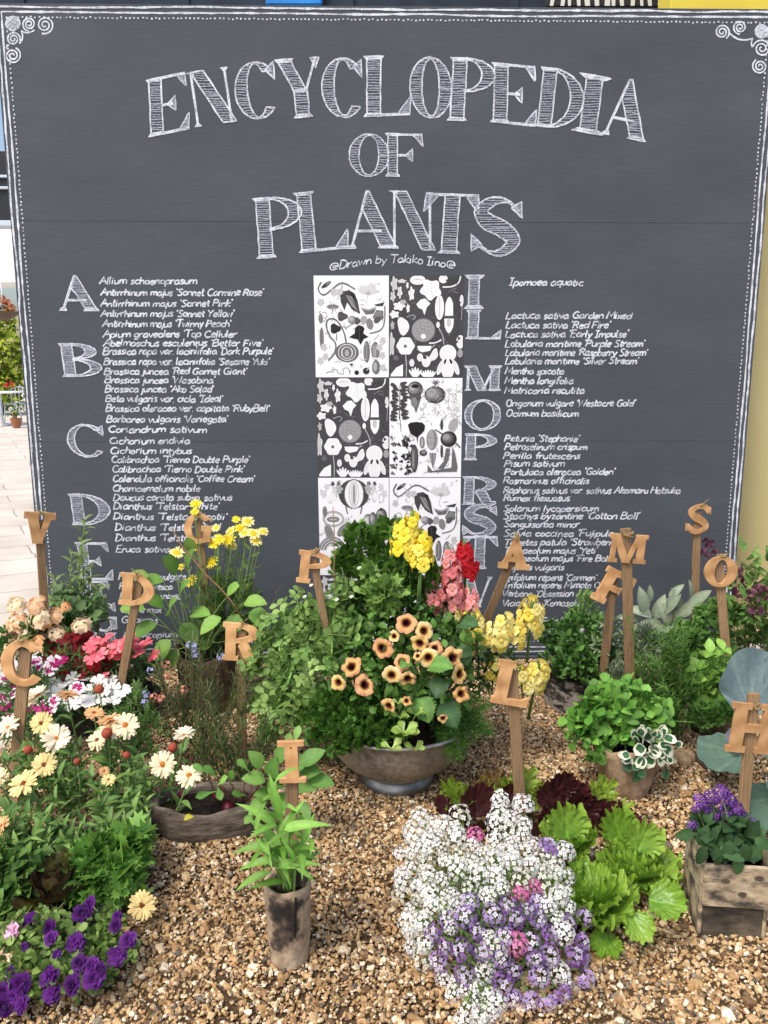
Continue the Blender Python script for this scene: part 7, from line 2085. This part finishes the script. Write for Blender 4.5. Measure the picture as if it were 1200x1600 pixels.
mb = MB(); cs = pclumps(mb, rg, [(1075, 1000, 30, 3.0), (1105, 985, 32, 3.02), (1090, 1025, 30, 2.96), (1065, 1030, 24, 2.96), (1120, 1015, 26, 3.0), (1115, 960, 26, 3.06), (1145, 960, 22, 3.06)], L_ROUND, 66, .032, (.04, .11, .02), (.12, .24, .05), up=.5); mb.build('foliage', LEAF, root); stems('stem', root, C2 + (0, 0, .14), cs, .002, rg=rg)
root = thing('tall_burnet', 'tall airy green bush against the yellow wall', 'shrub', T3 + (0, 0, .15)); rg = np.random.default_rng(308)
mb = MB(); ms = MB()
for i in range(30):
    tx, ty = rg.uniform(1120, 1235), rg.uniform(850, 1010)
    if tx < 1165: ty = max(ty, 930 - (tx - 1120) * 1.2)
    tip = P(tx, ty, 3.12 + rg.normal(0, .06)); b_ = T3 + np.array([rg.normal(0, .05), rg.normal(0, .04), .15]); pts = bez(b_, b_ * .5 + tip * .5 + (0, 0, .08), tip, 8); tube(ms, pts, .002, .001, 4, col=(.17, .2, .08))
    stemleaves(mb, rg, pts, PINN, 7, .07, (.09, .20, .04), (.20, .34, .08), .35, 1, .9)
mb.build('foliage', LEAF, root); ms.build('stem', STEM, root)
root = thing('purple_perilla', 'dusky purple leaved sprigs behind the letter O', 'herb', P(1165, 1010, 3.25) * (1, 1, 0)); rg = np.random.default_rng(309)
mb = MB(); cs = pclumps(mb, rg, [(1150, 905, 16, 3.2), (1165, 895, 14, 3.22), (1105, 850, 10, 3.34), (1098, 868, 10, 3.34), (1190, 930, 18, 3.06), (1160, 925, 14, 3.2), (1112, 862, 8, 3.34), (1180, 955, 14, 3.04)], L_OVATE, 60, .024, (.10, .03, .06), (.22, .08, .12), up=.6); mb.build('foliage', LEAF, root); stems('stem', root, P(1160, 1010, 3.3) * (1, 1, 0), cs, .0016, (.12, .06, .06), rg)
root = thing('basil', 'pale bright green basil below the letter O', 'basil', C3 + (0, 0, .08)); rg = np.random.default_rng(310)
mb = MB(); ms = MB()
for (tx, ty) in ((1110, 1020), (1130, 1015), (1090, 1045), (1125, 1045), (1145, 1035), (1105, 1065), (1135, 1065), (1145, 1055), (1095, 1085), (1120, 1090), (1140, 1085), (1080, 1062)):
    tip = P(tx, ty, 2.78); b_ = C3 + np.array([rg.normal(0, .03), rg.normal(0, .03), .08]); pts = bez(b_, (b_ + tip) / 2 + (0, 0, .03), tip, 7); tube(ms, pts, .0028, .0018, 5, col=(.2, .34, .09))
    stemleaves(mb, rg, pts, L_OVATE, 7, .062, (.14, .30, .045), (.28, .48, .10), .4, 1, .85, two=True)
mb.build('foliage', LEAF, root); ms.build('stem', STEM, root)
root = thing('carrot_tops', 'ferny dark green carrot tops in front of the basil', 'herb', onG(1100, 1150)); rg = np.random.default_rng(311)
mb = MB(); cs = pclumps(mb, rg, [(1100, 1115, 22, 2.66), (1130, 1120, 24, 2.64), (1150, 1110, 18, 2.66), (1085, 1130, 14, 2.64)], PARS, 36, .042, (.04, .12, .02), (.10, .23, .04), up=.4); mb.build('foliage', LEAF, root); stems('stem', root, onG(1115, 1150), cs, .0016, rg=rg)
mb = MB(); tube(mb, bez(P(1090, 1130, 2.62), P(1060, 1125, 2.6), P(1042, 1128, 2.6), 6), .0012, .0008, 4, col=(.2, .34, .09)); mb.build('stray_stem', STEM, root)

# blue cabbage
root = thing('blue_cabbage', 'blue green cabbage with large round leaves at the right edge', 'cabbage', C1 + (.09, .02, 0)); rg = np.random.default_rng(320)
CB1 = (.13, .20, .20)
for (px, py, s, D, U, col) in ((1172, 1118, 110, (.02, .1, 1), (-.12, -1, .15), (.15, .22, .23)), (1215, 1090, 90, (.4, .1, 1), (-.2, -1, .1), (.14, .2, .22)), (1165, 1175, 84, (-1, -.25, -.05), (0, -.45, 1), (.10, .17, .13)), (1195, 1170, 70, (.6, -.6, .3), (0, -.5, 1), (.13, .2, .19)), (1160, 1165, 40, (-.8, -.2, .5), (.4, -.8, .6), (.22, .22, .27)), (1225, 1240, 90, (-.8, -.55, -.25), (.1, -.5, 1), (.085, .15, .11)), (1230, 1210, 80, (-.2, -.6, -.5), (0, -.8, .6), (.10, .17, .14))):
    c = P(px, py, 2.48 if py < 1185 else 2.22); mb = MB(); put(mb, cabbage_leaf(px), frames([c], [D], [U], s * mpp(c)), col); mb.build('cabbage_leaf', LEAF_SOFT, root)
mb = MB(); tube(mb, [C1 + (.09, .02, 0), C1 + (.09, .02, .1), P(1172, 1122, 2.48)], .014, .006, 8, col=(.3, .34, .26)); tube(mb, bez(C1 + (.09, 0, .06), P(1190, 1170, 2.42), P(1168, 1175, 2.46), 6), .007, .005, 6, col=(.3, .34, .26)); tube(mb, bez(C1 + (.12, 0, .06), P(1225, 1180, 2.34), P(1225, 1235, 2.22), 6), .007, .005, 6, col=(.3, .34, .26)); mb.build('stem', STEM, root)

# mint and ivy in the clay pot
root = thing('mint', 'fresh green mint mounding over the tan clay pot', 'mint', CPt + (-.01, 0, .15)); rg = np.random.default_rng(330)
mb = MB(); cs = pclumps(mb, rg, [(960, 1102, 40, 2.46), (925, 1115, 30, 2.44), (1000, 1105, 32, 2.46), (965, 1128, 34, 2.44), (915, 1148, 24, 2.42), (1005, 1135, 26, 2.44), (950, 1090, 26, 2.50), (985, 1085, 24, 2.52), (1020, 1125, 22, 2.44), (935, 1158, 18, 2.42), (975, 1146, 20, 2.42), (900, 1130, 18, 2.44), (930, 1185, 10, 2.36), (1035, 1105, 14, 2.48)], [L_OVATE_S, L_OVATE_S, TRIFOL], 22, .050, (.07, .20, .03), (.20, .41, .07), up=.35, low=-.4); mb.build('foliage', LEAF, root); stems('stem', root, CPt + (-.01, 0, .15), cs, .002, (.14, .26, .06), rg)
root = thing('variegated_ivy', 'white edged variegated ivy hanging over the clay pot', 'ivy', CPt + (.05, -.06, .15)); rg = np.random.default_rng(331)
mb = MB()
IVY = ((990, 1148, 22, -.4, .7), (1010, 1150, 24, .1, .8), (1028, 1148, 22, .4, .7), (1045, 1155, 24, .8, .3), (1000, 1170, 26, -.3, -.3), (1022, 1172, 26, .2, -.2), (1042, 1172, 26, .7, -.5), (1015, 1188, 26, 0, -1), (1032, 1185, 26, .4, -.8), (1002, 1190, 24, -.5, -.8), (985, 1195, 26, -.8, -.5), (1048, 1185, 22, .8, -.6), (995, 1212, 24, -.1, -1), (1040, 1205, 22, .4, -.9), (1020, 1160, 24, -.2, .3), (1035, 1140, 18, .3, 1), (1003, 1140, 18, -.2, 1), (1012, 1175, 22, .5, .2), (1036, 1165, 20, -.4, .4), (978, 1180, 20, -.9, .1))
IVY2 = [(x + rg.normal(0, 7), y + rg.normal(0, 6), q * rg.uniform(.6, .95), a_ + rg.normal(0, .3), b_) for (x, y, q, a_, b_) in IVY]
for (px, py, s, dx, dz) in list(IVY) + IVY2:
    c = P(px, py, 2.33 + rg.normal(0, .008)); k = mpp(c) * s * .92; D = nrm(np.array([dx + rg.normal(0, .25), -.4, dz + rg.normal(0, .2)])); Uv = np.array([rg.normal(0, .55), -1, .5 + rg.normal(0, .4)]); F_ = frames([c - D * k * .4], [D], [Uv], k); Nv = F_[0][:3, 2] / k
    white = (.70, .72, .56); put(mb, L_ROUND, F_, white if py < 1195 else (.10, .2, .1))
    F2 = frames([c - D * k * .4 + D * k * .1 + Nv * .0022], [D], [Uv], [(k * .86, k * .82, k)]); put(mb, L_OVATE, F2, (.045, .13, .055))
mb.build('foliage', LEAF, root); stems('stem', root, CPt + (.05, -.06, .15), [P(1000, 1160, 2.36), P(1030, 1160, 2.36), P(1010, 1185, 2.34), P(1040, 1180, 2.34)], .002, rg=rg, spread=.02)

# heliotrope
root = thing('heliotrope', 'heliotrope with violet flower heads and dark leaves in the plank box', 'heliotrope', HB + (0, 0, .165)); rg = np.random.default_rng(340)
mb = MB()
cs = pclumps(mb, rg, [(1110, 1295, 22, 1.84), (1135, 1290, 26, 1.84), (1150, 1310, 26, 1.80), (1120, 1320, 24, 1.78), (1170, 1315, 20, 1.82), (1095, 1310, 14, 1.82)], L_OVATE_S, 16, .055, (.03, .075, .028), (.065, .14, .05), up=.25, low=-.4)
for (px, py, dx, dz) in ((1098, 1335, -.3, -1), (1118, 1335, .1, -.9), (1150, 1350, .1, -1), (1160, 1330, .3, -.9), (1138, 1325, -.2, -.9), (1082, 1312, -1, -.1), (1178, 1322, .9, -.4)):
    c = P(px, py, 1.74); k = mpp(c); put(mb, L_OVATE_S, frames([c + (0, 0, .02)], [(dx, -.35, dz)], [(0, -1, .4)], 32 * k), mixcol(rg, 1, (.035, .085, .03), (.07, .15, .05)))
mb.build('foliage', LEAF, root)
HM = [floret_cluster('flower_head', 50, 30, (.10, .02, .22), (.22, .07, .38), (.4, .33, .5), .30, low=.0, dome_h=.6), floret_cluster('flower_head', 51, 26, (.07, .012, .16), (.16, .045, .32), (.35, .3, .45), .32, low=.0, dome_h=.6)]
tips = []
for i, (px, py, rp) in enumerate(((1095, 1252, 16), (1112, 1245, 16), (1128, 1238, 15), (1140, 1250, 17), (1150, 1262, 16), (1125, 1255, 14), (1135, 1272, 15), (1152, 1275, 12), (1082, 1290, 11), (1105, 1262, 12), (1118, 1275, 10), (1175, 1285, 10), (1088, 1262, 10), (1160, 1270, 9))):
    c = P(px, py, 1.84); tips.append(c); inst('flower_head', HM[i % 2], root, face(c, (rg.normal(0, .4), -.6, .8), rp * .8 * mpp(c), rg))
stems('stem', root, HB + (0, 0, .165), tips, .0026, (.10, .12, .06), rg, .02)


# lettuces
def lettuce(name, label, spots, tpls, c1, c2, seed, m=None):
    rg = np.random.default_rng(seed)
    root = thing(name, label, 'lettuce', onG(*spots[0][0]))
    for (gx, gy), leaves in spots:
        b0 = onG(gx, gy)
        for (px, py, s, D, U) in leaves:
            c = P(px, py, b0[1] + D[1] * .06); D = nrm(np.array(D, float)); k = mpp(c) * s
            mb = MB(); t = tpls[rg.integers(len(tpls))]
            put(mb, t, frames([c - D * k * .55], [D], [U], k), mixcol(rg, 1, c1, c2)); mb.build('lettuce_leaf', m or LEAF_CRISP, root)
    return root


GL1, GL2 = (.19, .375, .035), (.31, .52, .075)
root = thing('green_lettuce', 'large bright green frilly lettuce right of the alyssum', 'lettuce', onG(940, 1440)); rg = np.random.default_rng(350)
def rosette(c, rad, n, tpls, c1, c2, e0=.12, e1=1.35, a0=0.0, name='lettuce_leaf', squash=1.0):
    for i in range(n):
        t = i / (n - 1.0); a = a0 + i * 2.39996 + rg.normal(0, .15); el = e0 + (e1 - e0) * t ** 1.1 + rg.normal(0, .08)
        D = np.array([math.cos(a) * math.cos(el), math.sin(a) * math.cos(el) * squash, math.sin(el)])
        U = np.array([-math.cos(a) * math.sin(el), -math.sin(a) * math.sin(el), math.cos(el)])
        b_ = c + np.array([math.cos(a), math.sin(a), 0]) * rad * .12 * (1 - t) + (0, 0, rad * .15 * t)
        s_ = rad * (1.05 - .35 * t) * rg.uniform(.88, 1.1)
        mb = MB(); put(mb, tpls[rg.integers(len(tpls))], frames([b_], [D], [U], [(s_ * 1.1, s_, s_)]), mixcol(rg, 1, c1, c2)); mb.build(name, LEAF_CRISP, root)
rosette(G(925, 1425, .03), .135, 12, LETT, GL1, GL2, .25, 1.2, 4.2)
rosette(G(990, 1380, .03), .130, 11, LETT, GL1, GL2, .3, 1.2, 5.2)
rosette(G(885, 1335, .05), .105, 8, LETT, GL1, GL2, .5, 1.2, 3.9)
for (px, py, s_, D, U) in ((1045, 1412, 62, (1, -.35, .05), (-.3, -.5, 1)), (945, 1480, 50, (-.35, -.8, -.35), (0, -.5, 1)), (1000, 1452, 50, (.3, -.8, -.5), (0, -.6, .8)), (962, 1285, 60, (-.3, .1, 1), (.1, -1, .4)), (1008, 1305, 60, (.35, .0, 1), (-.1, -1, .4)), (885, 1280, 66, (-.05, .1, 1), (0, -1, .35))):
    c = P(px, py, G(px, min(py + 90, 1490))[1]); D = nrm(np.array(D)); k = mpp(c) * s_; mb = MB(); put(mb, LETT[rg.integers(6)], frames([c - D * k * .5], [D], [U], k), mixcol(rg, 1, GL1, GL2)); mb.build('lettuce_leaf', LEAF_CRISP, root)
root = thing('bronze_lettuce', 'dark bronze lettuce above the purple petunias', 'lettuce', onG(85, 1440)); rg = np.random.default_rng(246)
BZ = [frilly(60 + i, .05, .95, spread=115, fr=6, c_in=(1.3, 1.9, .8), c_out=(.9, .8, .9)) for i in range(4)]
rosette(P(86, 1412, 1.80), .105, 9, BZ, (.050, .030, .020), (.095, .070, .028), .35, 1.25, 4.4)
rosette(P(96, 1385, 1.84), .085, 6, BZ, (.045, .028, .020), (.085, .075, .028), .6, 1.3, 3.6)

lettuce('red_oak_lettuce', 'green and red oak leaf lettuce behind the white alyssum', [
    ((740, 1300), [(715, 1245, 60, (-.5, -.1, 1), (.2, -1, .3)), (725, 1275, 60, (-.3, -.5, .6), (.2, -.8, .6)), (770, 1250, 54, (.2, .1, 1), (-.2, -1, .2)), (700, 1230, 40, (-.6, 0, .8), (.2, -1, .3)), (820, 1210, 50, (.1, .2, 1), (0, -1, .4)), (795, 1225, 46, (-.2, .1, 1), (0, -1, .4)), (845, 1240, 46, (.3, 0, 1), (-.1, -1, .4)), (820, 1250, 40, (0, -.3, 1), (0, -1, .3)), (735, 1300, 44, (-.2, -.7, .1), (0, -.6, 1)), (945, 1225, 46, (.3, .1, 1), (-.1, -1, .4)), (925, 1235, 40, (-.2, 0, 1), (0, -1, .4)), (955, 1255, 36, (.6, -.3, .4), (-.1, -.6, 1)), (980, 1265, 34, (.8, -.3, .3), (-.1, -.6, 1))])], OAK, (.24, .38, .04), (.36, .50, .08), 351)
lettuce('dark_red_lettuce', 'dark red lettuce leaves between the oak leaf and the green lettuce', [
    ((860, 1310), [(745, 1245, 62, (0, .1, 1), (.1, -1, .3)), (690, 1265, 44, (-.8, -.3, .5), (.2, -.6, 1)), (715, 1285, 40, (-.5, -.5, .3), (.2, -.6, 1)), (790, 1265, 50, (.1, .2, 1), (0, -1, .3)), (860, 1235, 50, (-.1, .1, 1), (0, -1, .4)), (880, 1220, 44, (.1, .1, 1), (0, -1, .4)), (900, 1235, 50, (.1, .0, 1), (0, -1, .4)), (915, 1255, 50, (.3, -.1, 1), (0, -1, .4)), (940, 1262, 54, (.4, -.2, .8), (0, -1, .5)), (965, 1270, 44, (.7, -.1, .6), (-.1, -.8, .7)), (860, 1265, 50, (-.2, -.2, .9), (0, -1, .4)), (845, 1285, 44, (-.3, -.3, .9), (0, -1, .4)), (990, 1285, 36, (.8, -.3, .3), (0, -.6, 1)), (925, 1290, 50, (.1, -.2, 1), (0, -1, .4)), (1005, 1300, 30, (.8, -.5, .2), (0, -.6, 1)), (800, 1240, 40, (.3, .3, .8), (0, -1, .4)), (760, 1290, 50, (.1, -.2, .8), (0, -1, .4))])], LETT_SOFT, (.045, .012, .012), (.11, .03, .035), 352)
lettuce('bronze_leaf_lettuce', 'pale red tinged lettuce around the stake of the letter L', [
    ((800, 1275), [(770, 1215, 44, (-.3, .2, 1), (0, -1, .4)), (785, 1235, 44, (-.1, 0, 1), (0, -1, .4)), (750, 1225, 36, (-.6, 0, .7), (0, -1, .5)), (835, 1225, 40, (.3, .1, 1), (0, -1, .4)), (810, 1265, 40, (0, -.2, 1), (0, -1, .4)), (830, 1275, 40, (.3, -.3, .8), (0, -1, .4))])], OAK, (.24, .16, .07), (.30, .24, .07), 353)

# ------------------------------------------------------------------ alyssum
AC = np.array([*G(772, 1450, .02)[:2], .02]); AC[1] += .0
AR = np.array([.225, .205, .165])


def ray_ell(px, py, c, r):
    d = ray(px, py) / r; o = (CP - c) / r
    a = d @ d; b_ = 2 * d @ o; q = o @ o - 1; D = b_ * b_ - 4 * a * q
    if D < 0:
        t = -b_ / (2 * a)
    else:
        t = (-b_ - math.sqrt(D)) / (2 * a)
    p = CP + ray(px, py) * t
    return p, nrm((p - c) / (r * r))


def inpoly(x, y, P_):
    r = False
    for i in range(len(P_)):
        a, b_ = P_[i], P_[(i + 1) % len(P_)]
        if (a[1] > y) != (b_[1] > y) and x < a[0] + (y - a[1]) / (b_[1] - a[1]) * (b_[0] - a[0]): r = not r
    return r


OUT = [(635, 1300), (655, 1268), (690, 1272), (718, 1282), (738, 1318), (765, 1310), (768, 1245), (792, 1240), (802, 1262), (814, 1253), (830, 1265), (833, 1318), (880, 1320), (892, 1332), (885, 1375), (905, 1420), (930, 1450), (922, 1515), (895, 1555), (835, 1568), (785, 1560), (780, 1595), (720, 1598), (715, 1560), (695, 1555), (672, 1512), (645, 1480), (628, 1400), (622, 1335)]
PUR = [(668, 1450), (700, 1420), (735, 1405), (770, 1415), (800, 1395), (840, 1388), (872, 1420), (930, 1440), (935, 1520), (890, 1565), (800, 1572), (750, 1540), (700, 1530), (672, 1495)]
rg = np.random.default_rng(400)
tiny = leaf(ROUND, .9, 2, 1, 0, .1)
WM = [floret_cluster('flower_cluster', 60 + i, 34, (.80, .80, .78), (.90, .90, .88), (.42, .48, .16), .30, 4, dome_h=1.25, low=-.35, pt=tiny) for i in range(3)] + [floret_cluster('flower_cluster', 64, 24, (.62, .62, .52), (.86, .86, .82), (.36, .44, .14), .29, 4, dome_h=1.4, low=-.2, pt=tiny), floret_cluster('flower_cluster', 65, 40, (.70, .66, .70), (.88, .87, .88), (.45, .5, .2), .26, 4, dome_h=1.0, low=-.4, pt=tiny)]
UM = [floret_cluster('flower_cluster', 70 + i, 32, c1, c2, (.30, .28, .22), .30, 4, dome_h=.85, low=-.3, pt=tiny, cpole=(.78, .74, .82)) for i, (c1, c2) in enumerate((((.24, .11, .40), (.46, .30, .62)), ((.32, .18, .50), (.56, .42, .70)), ((.18, .06, .30), (.34, .17, .48))))]
PM2 = floret_cluster('flower_cluster', 80, 36, (.56, .10, .32), (.72, .26, .46), (.62, .36, .12), .30, 4, dome_h=1.1, low=-.3, pt=tiny)
wa = thing('white_alyssum', 'mound of white alyssum trailing onto the gravel', 'alyssum', AC, 0)
pa = thing('purple_alyssum', 'violet alyssum with white eyes at the front right of the white mound', 'alyssum', AC + (.06, -.06, 0), 0)
forced = [(645, 1300), (660, 1285), (676, 1288), (695, 1290), (712, 1300), (782, 1252), (780, 1272), (776, 1290), (816, 1265), (820, 1285), (818, 1305), (880, 1335), (868, 1350), (735, 1580), (755, 1575), (770, 1590), (725, 1590), (745, 1560), (765, 1555), (630, 1340), (640, 1330)]
pts = [(x, y, 'w') for x, y in forced]
pts += [(x, y, 'k') for x, y in ((835, 1385), (815, 1395), (808, 1475), (743, 1308))] + [(x, y, 'w') for x, y in ((855, 1420), (868, 1440), (878, 1460), (765, 1465), (775, 1480), (758, 1520), (760, 1505), (875, 1520), (885, 1535), (705, 1450))] + [(858, 1325, 'u')]
tries = 0
while tries < 12000:
    tries += 1
    x, y = rg.uniform(615, 930), rg.uniform(1240, 1600)
    if not inpoly(x, y, OUT): continue
    kind = 'u' if inpoly(x, y, PUR) else 'w'
    md = 24.5 if kind == 'u' else 18.5
    if all((x - a) ** 2 + (y - b_) ** 2 > (md if q == kind else 17) ** 2 for a, b_, q in pts): pts.append((x, y, kind))
wt, pt_ = [], []
nw = 0
for (x, y, q) in pts:
    p, n = ray_ell(x, y, AC, AR)
    if p[2] < .02: p = G(x, y, .02)
    n = nrm(n + np.array([0, -.1, .35]) + rg.normal(0, .2, 3)); k = mpp(p)
    p = p + n * rg.uniform(-.012, .012)
    if q == 'w':
        wt.append(p); r_ = 15.5 * k * rg.uniform(.68, 1.18)
        if nw < 100: inst('flower_cluster', WM[rg.integers(5)], wa, face(p, n, r_, rg))
        nw += 1
    else:
        pt_.append(p); r_ = 16.0 * k * rg.uniform(.85, 1.15)
        inst('flower_cluster', PM2 if q == 'k' else UM[rg.integers(3)], pa, face(p, n, r_, rg))
print('alyssum', len(wt), len(pt_))
for root, tips in ((wa, wt), (pa, pt_)):
    mb = MB(); ms = MB()
    for t in tips:
        b_ = AC + np.array([(t - AC)[0] * .25, (t - AC)[1] * .25 + .02, .0]); pp = bez(b_, (b_ + t) / 2 + (0, 0, .03), t, 6); tube(ms, pp, .0016, .0011, 4, col=(.16, .25, .07))
        stemleaves(mb, rg, pp, L_LANCE2, 9, .028, (.10, .17, .05), (.20, .28, .10), .4, .95, .9)
    mb.build('foliage', LEAF, root); ms.build('stem', STEM, root)
